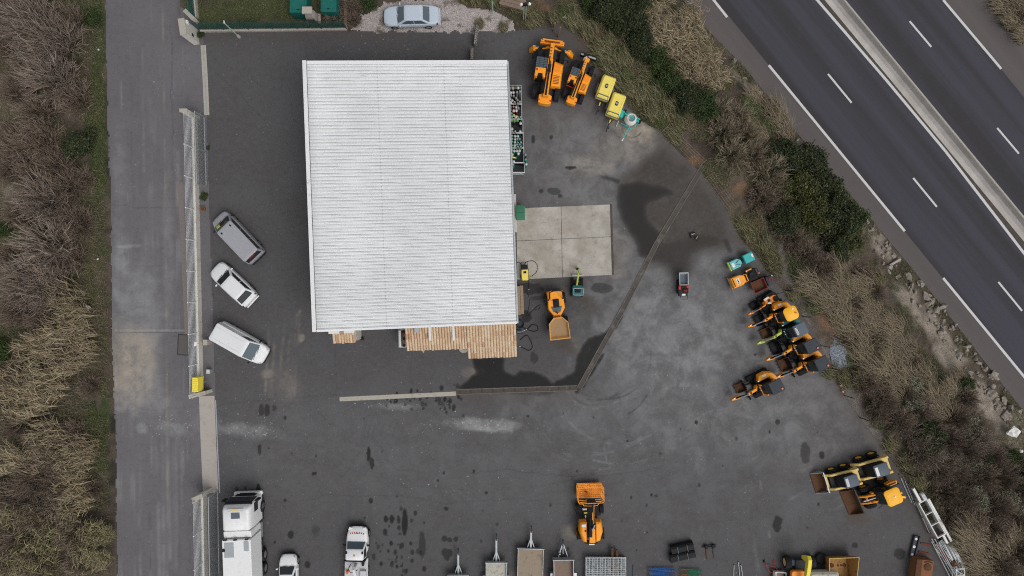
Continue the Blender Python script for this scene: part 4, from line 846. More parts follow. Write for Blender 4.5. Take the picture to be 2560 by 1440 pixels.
def skip(parent, lip, flo, z0, z1, th, mat, load=None, zl=None, name='skip'):
    mb = MB(); n = len(lip); cx, cy = sum(p[0] for p in lip) / n, sum(p[1] for p in lip) / n
    inn = [(cx + (x - cx) * (1 - th), cy + (y - cy) * (1 - th)) for x, y in lip]; fin = [(cx + (x - cx) * (1 - th), cy + (y - cy) * (1 - th)) for x, y in flo]
    rings = [[(x, y, z) for x, y in r] for z, r in ((z0, flo), (z1, lip), (z1, inn), (z0 + .06, fin))]
    mb.loft(rings); o = mb.build(name, mat, parent, 0, 25)
    if load:
        f = (zl - z0) / (z1 - z0); pl = [(a[0] + (b[0] - a[0]) * f, a[1] + (b[1] - a[1]) * f) for a, b in zip(fin, inn)]
        q_ = MB().prism(pl, z0 + .06, zl, None).build('load', load, o)
    return o
lip = [(1.05, -.38), (1.55, -.84), (2.95, -.88), (2.95, .88), (1.55, .84), (1.05, .38)]; flo = [(1.3, -.3), (1.6, -.62), (2.5, -.66), (2.5, .66), (1.6, .62), (1.3, .3)]
M['tan'] = paint('sand_dusted_orange_paint', (.62, .34, .12), .7, .5, (.36, .22, .11), scale=2)
skip(t, lip, flo, .75, 1.5, .07, M['tan'], M['sand'], 1.18)
at(t, 1390.5, 760, 1.2, hd(11, 96), (-.1, 0))

# ---- small tracked mini dumpers and rollers
def track(parent, x0, x1, y0, y1, h=.42):
    prof = [(x0 + .12, .0), (x1 - .12, .0), (x1, h * .35), (x1, h * .7), (x1 - .14, h), (x0 + .14, h), (x0, h * .7), (x0, h * .35)]
    mb = MB().side(prof, y0, y1); n = int((x1 - x0) / .12)
    for k in range(n): mb.box(x0 + .12 + k * (x1 - x0 - .24) / n, x0 + .17 + k * (x1 - x0 - .24) / n, y0 + .01, y1 - .01, h, h + .025)
    return mb.build('track', M['tyre'], parent, .01)
t = thing('mini_dumper', 'red tracked mini dumper with a grey skip standing alone on the dusty yard', 'mini dumper')
track(t, -.75, .45, .22, .46, .36); track(t, -.75, .45, -.46, -.22, .36)
MB().box(-1.0, .5, -.38, .38, .3, .5).build('chassis', M['black'], t, .02)
lip = [(-.05, -.38), (1.05, -.40), (1.05, .40), (-.05, .38)]; flo = [(.02, -.32), (.9, -.32), (.9, .32), (.02, .32)]
skip(t, lip, flo, .5, .95, .12, M['galv'], M['roofgrey2'], .62)
MB().loft([[(x, y, z) for x, y in rrect(-.55, .06, .85, .78, .1)] for z in (.5, .85)] + [[(x, y, .92) for x, y in rrect(-.55, .06, .6, .6, .1)]]).build('engine_cover', M['dark'], t)
for y_ in (-.30, .38): MB().box(-.42, -.12, y_ - .1, y_ + .1, .86, .95).build('side_cover', M['red'], t, .03)
MB().box(-.72, -.32, -.34, .1, .9, 1.06).box(-1.0, -.86, -.25, .2, .6, .85).build('engine', M['black'], t, .03); MB().box(-.95, -.78, -.1, .22, .86, .98).build('fuel_cap', M['label'], t, .02)
MB().tube([(-.95, .3, .8), (-1.25, .3, 1.0), (-1.25, -.3, 1.0), (-.95, -.3, .8)], .025).build('handlebar', M['dark'], t); MB().tube([(-.62, -.2, 1.08), (-.48, -.2, 1.1), (-.48, .08, 1.1), (-.62, .08, 1.08), (-.62, -.2, 1.08)], .025).build('guard', M['red'], t)
MB().box(-.1, -.02, -.40, .40, .55, 1.0).build('skip_guard', M['red'], t)
at(t, 1708.5, 714, .7, 91, (-.08, 0))
t = thing('mini_dumper', 'weathered red mini dumper with a rusty empty skip beside the orange tracked machines', 'mini dumper')
track(t, -.7, .6, .24, .48, .36); track(t, -.7, .6, -.48, -.24, .36); MB().box(-1.0, .6, -.4, .4, .3, .5).build('chassis', M['black'], t, .02)
skip(t, [(-.25, -.5), (1.0, -.52), (1.0, .52), (-.25, .5)], [(-.15, -.4), (.85, -.4), (.85, .4), (-.15, .4)], .45, .95, .1, M['rustred'], M['rust'], .58)
MB().loft([[(x, y, z) for x, y in rrect(-.72, 0, .72, .8, .12)] for z in (.45, .9)] + [[(x, y, .96) for x, y in rrect(-.72, 0, .5, .6, .1)]]).build('engine_cover', M['roofgrey'], t)
MB().tube([(-.85, -.22, .98), (-.6, -.24, 1.0), (-.58, .1, 1.0), (-.83, .12, .98), (-.85, -.22, .98)], .035).build('guard', M['red'], t); MB().cyl((-.95, -.35, .9), (-.95, -.35, 1.0), .05).build('work_lamp', M['lens'], t)
at(t, 1901, 712, .8, hd(-50, 22), (.22, 0))
t = thing('trench_roller', 'turquoise articulated trench roller in two halves at the edge of the bank', 'roller')
for x in (-.62, .62):
    for s in (-1, 1): MB().lathe([(.05, -.2), (.25, -.2), (.26, -.14), (.26, .14), (.25, .2), (.05, .2)], (x, s * .25, .26), 18, 'y').build('drum', M['rust'], t)
MB().bar((-.3, 0, .5), (.3, 0, .5), .2, .15).build('joint', M['black'], t)
MB().loft([[(x, y, z) for x, y in q] for z, q in ((.4, [(-1.15, -.4), (-.35, -.4), (-.08, -.16), (-.08, .16), (-.35, .4), (-1.15, .4)]), (.95, [(-1.1, -.38), (-.36, -.38), (-.12, -.14), (-.12, .14), (-.36, .38), (-1.1, .38)]))]).build('front_body', M['teal2'], t, .05)
MB().loft([[(x, y, z) for x, y in rrect(.62, .0, .88, .78, .06)] for z in (.4, .9)] + [[(x, y, .95) for x, y in rrect(.62, .0, .8, .68, .06)]]).build('rear_body', M['teal'], t)
MB().box(-1.24, -1.1, -.42, .42, .5, .8).build('bumper', M['lime'], t, .05); MB().box(-1.02, -.78, -.2, .2, .95, .98).build('hatch', M['label'], t, .02); MB().box(.86, 1.02, -.08, .2, .95, .975).build('decal', M['label'], t)
for s in (-1, 1): MB().bar((-.62, s * .06, .97), (-.3, s * .2, .97), .03, .03).build('lifting_strap', M['dark'], t)
at(t, 1855, 652, .8, hd(60, -29) + 0)
t = thing('ride_on_roller', 'orange ride on roller with black seat and a white sticker on its bonnet', 'roller')
for x in (-.85, .75): MB().lathe([(.05, -.45), (.33, -.45), (.34, -.4), (.34, .4), (.33, .45), (.05, .45)], (x, 0, .34), 20, 'y').build('drum', M['dark'], t)
MB().loft([[(x, y, z) for x, y in q] for z, q in ((.45, [(-1.35, -.5), (-.5, -.5), (-.05, -.3), (-.05, .3), (-.5, .5), (-1.35, .5)]), (.95, [(-1.3, -.46), (-.5, -.46), (-.1, -.28), (-.1, .28), (-.5, .46), (-1.3, .46)]))]).build('bonnet', M['orange'], t, .07)
q = MB().box(-.92, -.64, -.26, .26, .94, .965).build('sticker', M['label'], t)
for yy, xx, w in ((-.16, -.80, .10), (-.02, -.78, .12), (.12, -.80, .10)): MB().box(xx - .05, xx + .05, yy - w / 2, yy + w / 2, .965, .972).build('marking', M['black'], q)
MB().box(-1.22, -1.14, -.34, .34, .93, .97).build('grille', M['black'], t); MB().box(-1.42, -1.34, -.55, .55, .4, .5).build('scraper_bar', M['wood'], t)
MB().tube([(-.12, -.34, .8), (.0, -.3, 1.05), (.02, .3, 1.05), (-.1, .36, .8)], .045).build('dash_rail', M['orange'], t)
MB().box(.1, 1.05, -.5, .5, .45, .8).build('rear_frame', M['black'], t, .05); MB().lathe([(.03, .8), (.27, .8), (.30, .92), (.25, .96), (.03, .9)], (.55, 0, 0), 18).build('seat', M['black'], t)
MB().bar((.2, .5, .7), (.75, .52, .72), .12, .16).build('fender', M['orange'], t, .02); MB().tube([(1.0, -.45, .7), (1.08, -.4, 1.1), (1.08, .4, 1.1), (1.0, .45, .7)], .03).build('rear_rail', M['black'], t)
MB().cyl((.2, .5, .8), (.2, .5, 1.0), .05).build('beacon', M['lens'], t); MB().cyl((1.05, -.02, 1.1), (1.05, -.02, 1.25), .06).build('warning_lamp', M['orangelight'], t)
at(t, 1861, 696, .8, hd(76, -33) + 0, (-.15, 0))

# ---- mini excavators
def excavator(label, s=1.0, body='orange', roofm='roofgrey', armm='orange', style='cab', group='mini excavators lined up along the bank'):
    t = thing('mini_excavator', label, 'excavator', group)
    track(t, -.85, 1.15, .62, .98, .5); track(t, -.85, 1.15, -.98, -.62, .5)
    MB().box(-.6, .9, -.62, .62, .18, .45).build('undercarriage', M['black'], t)
    MB().side([(1.5, .05), (1.62, .25), (1.56, .48), (1.48, .3)], -.9, .9).bar((.9, .35, .3), (1.5, .4, .25), .12, .12).bar((.9, -.35, .3), (1.5, -.4, .25), .12, .12).build('dozer_blade', M['black'], t)
    MB().prism(rrect(-.15, 0, 1.7, 1.7, .45, 5), .55, .82).build('turntable', M['black'], t, .03)
    if style == 'open':
        MB().loft([[(x, y, z) for x, y in q] for z, q in ((.8, [(.8, -.5), (.75, .1), (-.75, .55), (-.95, 0), (-.7, -.55)]), (1.1, [(.72, -.45), (.68, .06), (-.7, .5), (-.88, 0), (-.65, -.5)]))]).build('body', M['orange2'], t, .06)
        MB().prism([(.75, -.62), (.1, -.66), (.05, -.45), (.7, -.4)], 1.0, 1.16).build('side_panel', M['label'], t, .03); MB().prism([(.62, .05), (.2, .3), (.15, .12), (.5, -.1)], 1.1, 1.22).build('control_panel', M['label'], t, .02)
        MB().lathe([(.03, 1.08), (.30, 1.08), (.33, 1.24), (.28, 1.28), (.03, 1.18)], (-.55, .02, 0), 16).build('seat', M['black'], t)
        MB().tube([(-.3, -.55, 1.0), (-.7, -.55, 2.0), (-1.35, -.4, 2.3), (-1.35, .45, 2.3), (-.7, .6, 2.0), (-.3, .6, 1.0)], .035).build('roll_bar', M['black'], t)
        MB().box(.12, .4, -.3, -.05, 1.12, 1.24).build('console', M['black'], t, .02)
    else:
        a = [(R(95 + i * 17)) for i in range(11)]
        MB().loft([[(x, y, z) for x, y in [(.55, -.42), (.35, -.95 * k), (-.3, -.98 * k), (-.85, -.70 * k), (-1.02, -.2), (-1.0, .5), (-.6, .55), (-.45, -.40)]] for z, k in ((.8, 1), (1.15, 1), (1.38, .86))]).build('engine_cover', M[body], t, .05)
        MB().prism([(.05, -.80), (-.25, -.80), (-.25, -.62), (.05, -.62)], 1.37, 1.40).build('decal', M['label'] if body == 'orange' else M['lime'], t)
        MB().loft([[(x, y, z) for x, y in rrect(xc, .30, lx, .98, .1)] for z, xc, lx in ((.82, -.08, 1.25), (1.5, -.12, 1.2), (2.3, -.30, 1.0))]).build('cab', M['glass'], t, 0, 30)
        if style == 'canopy':
            MB().loft([[(x, y, z) for x, y in rrect(-.36, .22, lx, w, .34, 5)] for z, lx, w in ((2.28, 1.18, 1.18), (2.40, 1.22, 1.22), (2.46, 1.02, 1.02))]).build('canopy_roof', M['amber'], t)
            MB().cyl((-.72, .30, 2.45), (-.72, .30, 2.55), .07).build('beacon', M['redlight'], t); MB().cyl((-.62, -.12, 2.45), (-.62, -.12, 2.50), .07).build('roof_vent', M['lens'], t)
        else:
            r_ = MB().loft([[(x, y, z) for x, y in rrect(-.36, .30, lx, w, .09)] for z, lx, w in ((2.28, 1.08, 1.04), (2.36, 1.12, 1.08), (2.41, 1.02, .98))]).build('cab_roof', M[roofm], t)
            if style == 'hatch':
                h_ = MB().box(-.12, .16, -.08, .66, 2.40, 2.44).build('roof_hatch', M['roofgrey2'], r_, .02)
                for k in range(6): MB().box(-.08, .12, -.03 + k * .11, .03 + k * .11, 2.44, 2.45).build('hatch_slot', M['label'], h_)
            else: MB().cyl((-.68, .62, 2.38), (-.68, .62, 2.50), .08).build('beacon', M['orangelight'], t)
        MB().bar((.52, -.12, .9), (.54, -.12, 1.55), .10, .10).bar((.52, .78, .9), (.40, .78, 1.8), .10, .10).bar((.52, -.14, 1.0), (.52, .8, 1.0), .12, .16).build('cab_frame', M[body], t, .02)
        MB().tube([(.58, .1, .95), (.62, .1, 1.25)], .05).tube([(.58, .35, .95), (.62, .35, 1.25)], .05).build('travel_lever', M['lightgrey'], t)
        MB().bar((.35, .72, 1.0), (.0, .78, 1.05), .12, .12).build('handrail', M['label'], t, .02)
        MB().cyl((.55, -.5, 1.3), (.55, -.5, 1.45), .06).build('work_lamp', M['lens'], t)
    w = .20 * (.7 if style == 'open' else 1); y0 = -.12
    MB().box(.62, .98, y0 - .18, y0 + .18, .55, .95).build('swing_post', M['black'] if style != 'open' else M['orange'], t, .03)
    b = MB().bar((.8, y0, .95), (1.25, y0 + .01, 1.95), w, .26).bar((1.22, y0 + .01, 1.85), (2.0, y0 + .04, 2.05), w * .95, .24).build('boom', M[armm], t, .02)
    MB().cyl((1.0, y0, 1.15), (1.75, y0 + .03, 2.2), .05).build('boom_ram', M['black'], t)
    MB().bar((1.95, y0 + .04, 2.1), (2.85, y0 + .12, 1.1), w * .62, .18).build('dipper_arm', M['black' if armm == 'orange' else armm], t, .02); MB().cyl((1.95, y0 + .02, 2.22), (2.62, y0 + .12, 1.55), .045).build('arm_ram', M['galv'], t)
    MB().prism([(2.5, y0 - .0), (2.5, y0 + .30), (2.95, y0 + .24), (3.22, y0 + .16), (3.18, y0 + .06)], .6, 1.2).build('quick_hitch', M[armm], t, .03); MB().prism([(2.62, y0 + .02), (2.62, y0 + .10), (3.05, y0 + .12), (3.05, y0 + .06)], 1.2, 1.23).build('hitch_label', M['label'], t)
    t.scale = (s, s, s); return t
HDG = 206.5
e1 = excavator('small orange and white mini excavator without a roof, below the red mini dumper', .74, 'orange2', style='open', armm='orange2'); at(e1, 1931, 752, 1.0, 211)
e2 = excavator('orange mini excavator under a rounded amber canopy roof', .96, style='canopy'); at(e2, 1953, 781, 1.2, 204)
e3 = excavator('deep teal mini excavator with a lime arm and a slotted grey roof', .98, 'dteal', 'roofgrey2', 'lime', 'hatch'); at(e3, 1975, 819, 1.2, 207)
e4 = excavator('orange mini excavator with a dark roof, between the teal excavator and its twin', 1.02); at(e4, 2001, 859, 1.2, HDG)
e5 = dup(e4); e5['label'] = 'orange mini excavator with a dark roof, last in the tight row'; at(e5, 2026.5, 902, 1.2, HDG)
e6 = dup(e4); e6['label'] = 'orange mini excavator with a dark roof parked apart from the row'; at(e6, 1914.5, 958.5, 1.2, HDG)
def digbucket(label, u, v, rot, w=.8, mat='rust', s=1.0):
    t = thing('digger_bucket', label, 'bucket', 'loose buckets lying in front of the excavators')
    prof = [(-.4, .62), (-.42, .2), (-.2, .02), (.25, .0), (.42, .12), (.40, .16), (.24, .05), (-.17, .07), (-.37, .22), (-.36, .62)]
    MB().side(prof, -w / 2, w / 2).build('bucket_shell', M[mat], t, 0, 30)
    for y in (-w / 2, w / 2): MB().side([(-.4, .62), (-.42, .2), (-.2, .02), (.25, .0), (.42, .12), (.1, .45)], y - .015, y + .015).build('side_plate', M[mat], t)
    MB().box(-.42, -.30, -.14, -.08, .4, .85).box(-.42, -.30, .08, .14, .4, .85).build('hanger', M['dark'], t, .01)
    for k in range(4): MB().box(.40, .54, -w / 2 + .05 + k * (w - .16) / 3, -w / 2 + .11 + k * (w - .16) / 3, .11, .16).build('tooth', M['dark'], t)
    t.scale = (s, s, s); return at(t, u, v, .3, rot)
digbucket('black bucket in front of the roofless mini excavator', 1887, 763, 215, .7, 'black', .9); digbucket('black bucket in front of the amber roofed excavator', 1899, 800, 205, .9, 'black', 1.0)
digbucket('rusty brown bucket beside the lime arm', 1916, 832, 205, .85, 'rust', 1.0); digbucket('dark open bucket in front of the excavator next to the teal one', 1939, 869, 205, 1.1, 'black', 1.0)
digbucket('dark brown bucket in front of the last excavator in the tight row', 1962, 911, 206, 1.0, 'rust', 1.1); digbucket('brown bucket in front of the excavator parked apart', 1851, 969, 206, .8, 'rust', 1.0)

# small teal micro digger and machinery by the apron
t = thing('micro_digger', 'teal micro digger with a lime arm at the edge of the concrete apron', 'excavator')
track(t, -.9, .75, .32, .52, .36); track(t, -.9, .75, -.52, -.32, .36); MB().box(-.6, .5, -.34, .34, .14, .34).build('undercarriage', M['black'], t)
MB().loft([[(x, y, z) for x, y in rrect(-.38, -.02, lx, w, .22, 4)] for z, lx, w in ((.4, 1.0, .95), (.8, .95, .9), (.9, .7, .7))]).build('body', M['dteal'], t)
MB().box(-.55, -.2, -.28, .2, .9, 1.0).build('seat', M['black'], t, .06)
MB().tube([(-.2, -.42, .8), (-.2, -.46, 1.7), (-.75, -.42, 1.75), (-.75, .38, 1.75), (-.2, .42, 1.7), (-.2, .38, .8)], .03).tube([(-.2, -.46, 1.7), (-.2, .42, 1.7)], .03).build('roll_frame', M['galv'], t)
MB().side([(.92, .04), (1.04, .2), (1.0, .34), (.9, .2)], -.44, .44).build('dozer_blade', M['lightgrey'], t)
MB().bar((.1, .06, .7), (.55, .08, 1.5), .14, .16).bar((.5, .08, 1.45), (1.1, .0, 1.3), .12, .14).build('boom', M['lime'], t, .02); MB().bar((1.05, .0, 1.35), (1.5, -.03, .6), .1, .12).build('dipper_arm', M['lime'], t, .02)
MB().side([(1.45, .55), (1.62, .5), (1.6, .2), (1.45, .1), (1.42, .3)], -.13, .1).build('bucket', M['black'], t)
MB().bar((.05, .2, .75), (.45, .16, 1.3), .05, .05).build('boom_ram', M['black'], t)
at(t, 1443, 723, .6, 88, (-.25, 0))

# ---- skid steer loaders, wheeled loader
def skid(label, bucket, s=1.0):
    t = thing('skid_steer', label, 'skid steer', 'cream yellow skid steers in the lower corner')
    MB().box(-1.15, 1.05, -.55, .55, .3, .8).build('chassis', M['dark'], t, .03)
    for x in (-.55, .55):
        for y in (-.78, .78): wheel(t, x, y, .40, .30, M['amber'], lug=True)
    MB().prism([(-1.35, -.58), (-.75, -.62), (-.75, .62), (-1.35, .58)], .6, 1.25).build('engine_cover', M['cream'], t, .06)
    for s_ in (-1, 1):
        MB().side([(-1.35, 1.0), (-1.3, 1.55), (-1.0, 1.6), (1.0, 1.2), (1.5, .65), (1.35, .55), (.9, 1.0), (-1.0, 1.35), (-1.1, .95)], s_ * .62 - .09, s_ * .62 + .09).build('lift_arm', M['cream'], t, .02)
        MB().cyl((-.9, s_ * .62, .9), (.3, s_ * .62, 1.15), .05).build('lift_ram', M['black'], t)
    MB().loft([[(x, y, z) for x, y in rrect(xc, 0, lx, .98, .1)] for z, xc, lx in ((.8, -.05, 1.5), (1.5, -.12, 1.35), (1.98, -.28, 1.05))]).build('cab', M['black'], t, 0, 40)
    q = MB().loft([[(x, y, z) for x, y in rrect(-.25, 0, lx, w, .08)] for z, lx, w in ((1.96, 1.15, 1.0), (2.05, 1.15, 1.0), (2.09, 1.05, .9))]).build('cab_roof', M['roofgrey2'], t)
    MB().box(.02, .27, -.36, .36, 2.085, 2.11).build('roof_window', M['lightgrey'] if bucket else M['label'], q, .02)
    MB().box(-.72, -.3, .52, .6, .85, 1.0).build('step', M['dark'], t)
    MB().box(1.2, 1.38, -.55, .55, .25, .75).build('quick_hitch', M['cream'], t, .02)
    if bucket:
        MB().side([(1.38, .75), (1.42, .1), (1.6, .0), (2.3, .05), (2.3, .09), (1.62, .06), (1.47, .14), (1.44, .75)], -.9, .9).build('bucket', M['rust'], t, 0, 30)
        for y in (-.9, .9): MB().side([(1.38, .75), (1.42, .1), (1.6, .0), (2.3, .05), (1.7, .6)], y - .02, y + .02).build('bucket_side', M['galv'], t)
        MB().box(1.36, 1.44, -.92, .92, .75, .80).build('bucket_rim', M['galv'], t)
    else:
        MB().box(1.38, 1.5, -.6, .6, .2, .7).build('fork_frame', M['rustlt'], t, .02)
    t.scale = (s, s, s); return t
at(skid('faded yellow skid steer loader with a rusty bucket on its front', True), 2129, 1203, 2.0, 197, (-.25, 0)); at(skid('faded yellow skid steer loader without a bucket, nearest the bank', False, 1.06), 2203, 1175, 2.1, 199, (-.25, 0))
t = thing('wheel_loader', 'compact orange loader with a rounded amber roof and a wide rusty bucket lowered', 'loader')
MB().box(-1.5, .2, -.5, .5, .45, .85).box(.1, 1.3, -.4, .4, .45, .8).build('chassis', M['black'], t, .03)
for x in (-.85, .85):
    for y in (-.78, .78): wheel(t, x, y, .46, .36, M['orange'], lug=True)
MB().prism([(-1.75, -.7), (-.75, -.72), (-.75, -.40), (-1.7, -.40)], .8, 1.35).build('side_cover', M['orange'], t, .05); MB().prism([(-1.62, -.62), (-.95, -.62), (-.95, -.5), (-1.58, -.5)], 1.35, 1.38).build('vent', M['black'], t)
MB().prism([(-1.85, -.38), (-1.0, -.40), (-1.0, .36), (-1.85, .34)], .8, 1.4).build('bonnet', M['roofgrey'], t, .06); MB().prism([(-1.8, .38), (-1.2, .42), (-1.2, .62), (-1.8, .58)], .8, 1.35).build('side_cover', M['orange'], t, .05)
MB().loft([[(x, y, z) for x, y in rrect(xc, 0, lx, w, .2)] for z, xc, lx, w in ((.85, -.25, 1.5, 1.25), (1.5, -.25, 1.5, 1.25), (2.3, -.45, 1.2, 1.12))]).build('cab', M['glass'], t, 0, 40)
q = MB().loft([[(x, y, z) for x, y in rrect(-.52, 0, lx, w, .28, 5)] for z, lx, w in ((2.28, 1.32, 1.36), (2.40, 1.36, 1.40), (2.46, 1.16, 1.2))]).build('cab_roof', M['amber'], t)
MB().box(-.28, -.02, -.4, .15, 2.45, 2.475).build('roof_panel', M['amber'], q, .02); MB().cyl((-.6, .0, 2.45), (-.6, .0, 2.52), .06).build('roof_vent', M['lens'], q); MB().bar((-1.1, .25, 2.35), (-1.45, .45, 2.35), .16, .08).build('roof_bracket', M['amber'], t)
for x, y in ((-.98, .5), (-.98, -.5), (-.06, .5), (-.06, -.5)): MB().cyl((x, y, 2.42), (x, y, 2.455), .035).build('roof_bolt', M['rustlt'], q)
for s in (-1, 1): MB().side([(.3, 1.3), (.5, 1.5), (1.2, 1.15), (1.75, .6), (1.62, .45), (1.1, .95), (.4, 1.2)], s * .3 - .07, s * .3 + .07).build('lift_arm', M['orange'], t, .02)
MB().box(.25, .7, -.5, -.2, .9, 1.35).box(1.0, 1.2, -.3, .3, .9, 1.0).build('arm_mount', M['orange'], t, .04); MB().cyl((.4, 0, 1.35), (1.5, 0, 1.1), .06).build('tilt_ram', M['chrome'], t)
MB().tube([(.3, .2, 1.4), (.9, .3, 1.3), (1.4, .2, .9)], .03).tube([(.3, -.1, 1.4), (.8, -.15, 1.35), (1.3, .1, 1.0)], .03).build('hose', M['black'], t)
MB().side([(1.72, .80), (1.76, .1), (1.95, .0), (2.75, .06), (2.75, .10), (1.97, .06), (1.81, .14), (1.78, .80)], -1.1, 1.1).build('bucket', M['rust'], t, 0, 30)
for y in (-1.1, 1.1): MB().side([(1.72, .8), (1.76, .1), (1.95, .0), (2.75, .06), (2.1, .62)], y - .025, y + .025).build('bucket_side', M['rust'], t)
MB().box(1.68, 1.78, -1.12, 1.12, .80, .86).build('bucket_rim', M['roofgrey'], t); MB().tube([(-.1, .72, 1.2), (.35, .85, 1.35), (.6, .95, 1.3)], .03).build('mirror_arm', M['black'], t)
at(t, 2233, 1242, 2.35, 203, (-.52, 0))

# ---- machines cut by the bottom edge
t = thing('wheeled_excavator', 'yellow boomed wheeled machine with a pale hood, cut by the bottom edge', 'excavator')
b = MB().side([(1.15, 1.4), (1.5, 2.5), (1.25, 2.8), (.9, 2.75), (-1.2, 2.1), (-1.2, 1.7), (.9, 2.2), (.85, 1.4)], -.16, .16).build('boom', M['yel2'], t, .03)
MB().bar((.9, -.13, 2.74), (.2, -.13, 2.5), .06, .05).build('boom_ram', M['cream'], t)
for x in (.2, -2.0):
    for y in (-1.05, 1.05): wheel(t, x, y, .55, .5, M['cream'])
MB().bar((.2, -.9, .6), (.2, .9, .6), .5, .35).build('axle', M['roofgrey2'], t, .04); MB().box(-2.6, .5, -.45, .45, .5, .9).build('chassis', M['dark'], t, .04)
MB().loft([[(x, y, z) for x, y in rrect(-1.25, -1.75, lx, w, .25)] for z, lx, w in ((.9, 1.9, 2.6), (1.4, 1.9, 2.6), (1.6, 1.6, 2.3))]).build('hood', M['plyl'], t)
MB().prism(rrect(-1.2, .35, 1.8, 1.2, .2), .9, 1.3).build('turntable', M['orange2'], t, .04)
for k in range(3): MB().lathe([(.02, 1.6), (.11, 1.6), (.11, 1.63), (.02, 1.63)], (-.75, -1.5 - k * .45, 0), 12).build('hood_cap', M['lightgrey'], t)
at(t, 2022, 1412, 2.5, 90, (.75, 0))
t = thing('loader_bucket', 'large worn tan and rust coloured loader bucket standing open near the bottom edge', 'bucket')
lip = [(-1.35, 1.35), (-1.3, -.95), (1.3, -1.2), (1.15, 1.55)]
mb = MB().loft([[(x, y, z) for x, y in r] for z, r in ((.05, [(-1.15, -.9), (1.05, -.9), (1.05, .9), (-1.15, .9)]), (1.25, [(-1.3, -1.25), (1.05, -1.25), (1.35, 1.25), (-1.3, 1.2)]), (1.25, [(-1.22, -1.18), (1.0, -1.18), (1.26, 1.17), (-1.22, 1.12)]), (.12, [(-1.05, -.84), (1.0, -.84), (.75, .82), (-1.05, .84)]))])
mb.build('bucket_shell', M['tanrust'], t, 0, 25)
MB().tube([(-1.26, -1.2, 1.26), (-1.26, 1.16, 1.26), (1.30, 1.21, 1.26), (1.02, -1.21, 1.26), (-1.26, -1.2, 1.26)], .045, 5).build('rim_edge', M['cream'], t)
for x, y, r_ in ((-.6, .2, .2), (0, .18, .1), (.3, .2, .1), (.62, .22, .16)): MB().lathe([(.01, .13), (r_, .13), (r_, .15), (.01, .15)], (y * 0 + x * .9, -.1 + y, 0), 14).build('wear_plate', M['rust'], t)
at(t, 2104, 1424, .8, 1)
t = thing('spare_wheel', 'loose black tyre lying left of the big tan bucket', 'tyre'); MB().lathe([(.2, 0), (.42, 0), (.5, .1), (.5, .3), (.42, .38), (.22, .38)], (0, 0, 0), 22).build('tyre', M['tyre'], t); MB().lathe([(.02, .1), (.22, .1), (.22, .2), (.02, .2)], (0, 0, 0), 14).build('rim', M['black'], t); at(t, 2054, 1397, .3)
# ================================================================ workshop building
B0 = Vector((-15.41, -3.40)); BROT = 2.12; BX, BY = 15.82, 20.98
ZL, ZR = 7.2, 5.6
def zroof(x): return ZL + (ZR - ZL) * x / BX
bl = thing('workshop_building', 'workshop with a big white ribbed metal roof in the middle of the yard', 'building')
bl.location = (B0.x, B0.y, 0); bl.rotation_euler = (0, 0, R(BROT))
M['render'] = paint('pale_wall_render', (.52, .50, .46), .9, .5, (.3, .28, .25), scale=1)
MB().side([(.35, 0), (BX - .4, 0), (BX - .4, zroof(BX - .4) - .12), (.35, zroof(.35) - .12)], .3, BY - .3).build('wall', M['render'], bl, smooth=0)
t = NT('ribbed_white_roof'); g = t.loc(); PER = .2665
s_ = t.n('ShaderNodeSeparateXYZ'); t.t.links.new(g, s_.inputs[0])
ph = t.math('FRACT', t.math('DIVIDE', s_.outputs[1], PER))
seam = t.math('SUBTRACT', 1.0, t.math('MULTIPLY', t.math('ABSOLUTE', t.math('SUBTRACT', ph, .93)), 9.0), clamp=True)
n1 = t.noise(t.mapping(g, (.42, 3.75, 0)), 1, 2, .5); n2 = t.noise(g, .18, 3); n3 = t.noise(t.mapping(g, (.35, 4.2, 0)), 1, 5, .62)
grime = t.math('MULTIPLY', seam, t.step(n1, .36, .56)); col = t.mix(t.step(n2, .3, .7), (.64, .655, .66), (.725, .74, .745))
col = t.mix(t.math('MULTIPLY', t.step(n3, .56, .78), .5), col, (.36, .36, .34)); col = t.mix(t.math('MULTIPLY', seam, .6), col, (.36, .36, .355)); col = t.mix(t.math('MULTIPLY', grime, .92), col, (.12, .115, .105)); sm = t.math('MULTIPLY', t.step(t.noise(t.mapping(g, (.55, 1.6, 0)), 1, 6, .7), .60, .74), t.step(t.noise(g, .35, 3), .46, .6)); col = t.mix(t.math('MULTIPLY', sm, .55), col, (.25, .245, .23))
for jx in (5.62, 10.78):
    dx = t.math('ABSOLUTE', t.math('SUBTRACT', s_.outputs[0], jx)); m = t.math('SUBTRACT', 1.0, t.math('MULTIPLY', dx, 22.0), clamp=True)
    col = t.mix(t.math('MULTIPLY', m, t.step(ph, .55, .75, .12, .8)), col, (.24, .21, .185))
    sp = t.math('MULTIPLY', t.math('SUBTRACT', 1.0, t.math('MULTIPLY', dx, .8), clamp=True), t.math('MULTIPLY', seam, t.step(t.noise(t.mapping(g, (1.2, 3.75, 0)), 1, 2), .45, .6))); col = t.mix(t.math('MULTIPLY', sp, .7), col, (.15, .14, .13))
xb = t.math('SUBTRACT', 1.0, t.math('MULTIPLY', s_.outputs[0], 1.1), clamp=True); col = t.mix(t.math('MULTIPLY', xb, .45), col, (.36, .37, .37))
M['roofmetal'] = t.done(col, .5, 0)
prof = []; y = .16; 
while y < BY - .30:
    prof += [(y, 0), (y + PER * .76, 0), (y + PER * .82, .035), (y + PER * .94, .035)]; y += PER
V, Q = [], []
for k, (py, pz) in enumerate(prof):
    V += [(.3, py, zroof(.3) + pz), (BX - .06, py, zroof(BX - .06) + pz), (.3, py, zroof(.3) - .1), (BX - .06, py, zroof(BX - .06) - .1)]
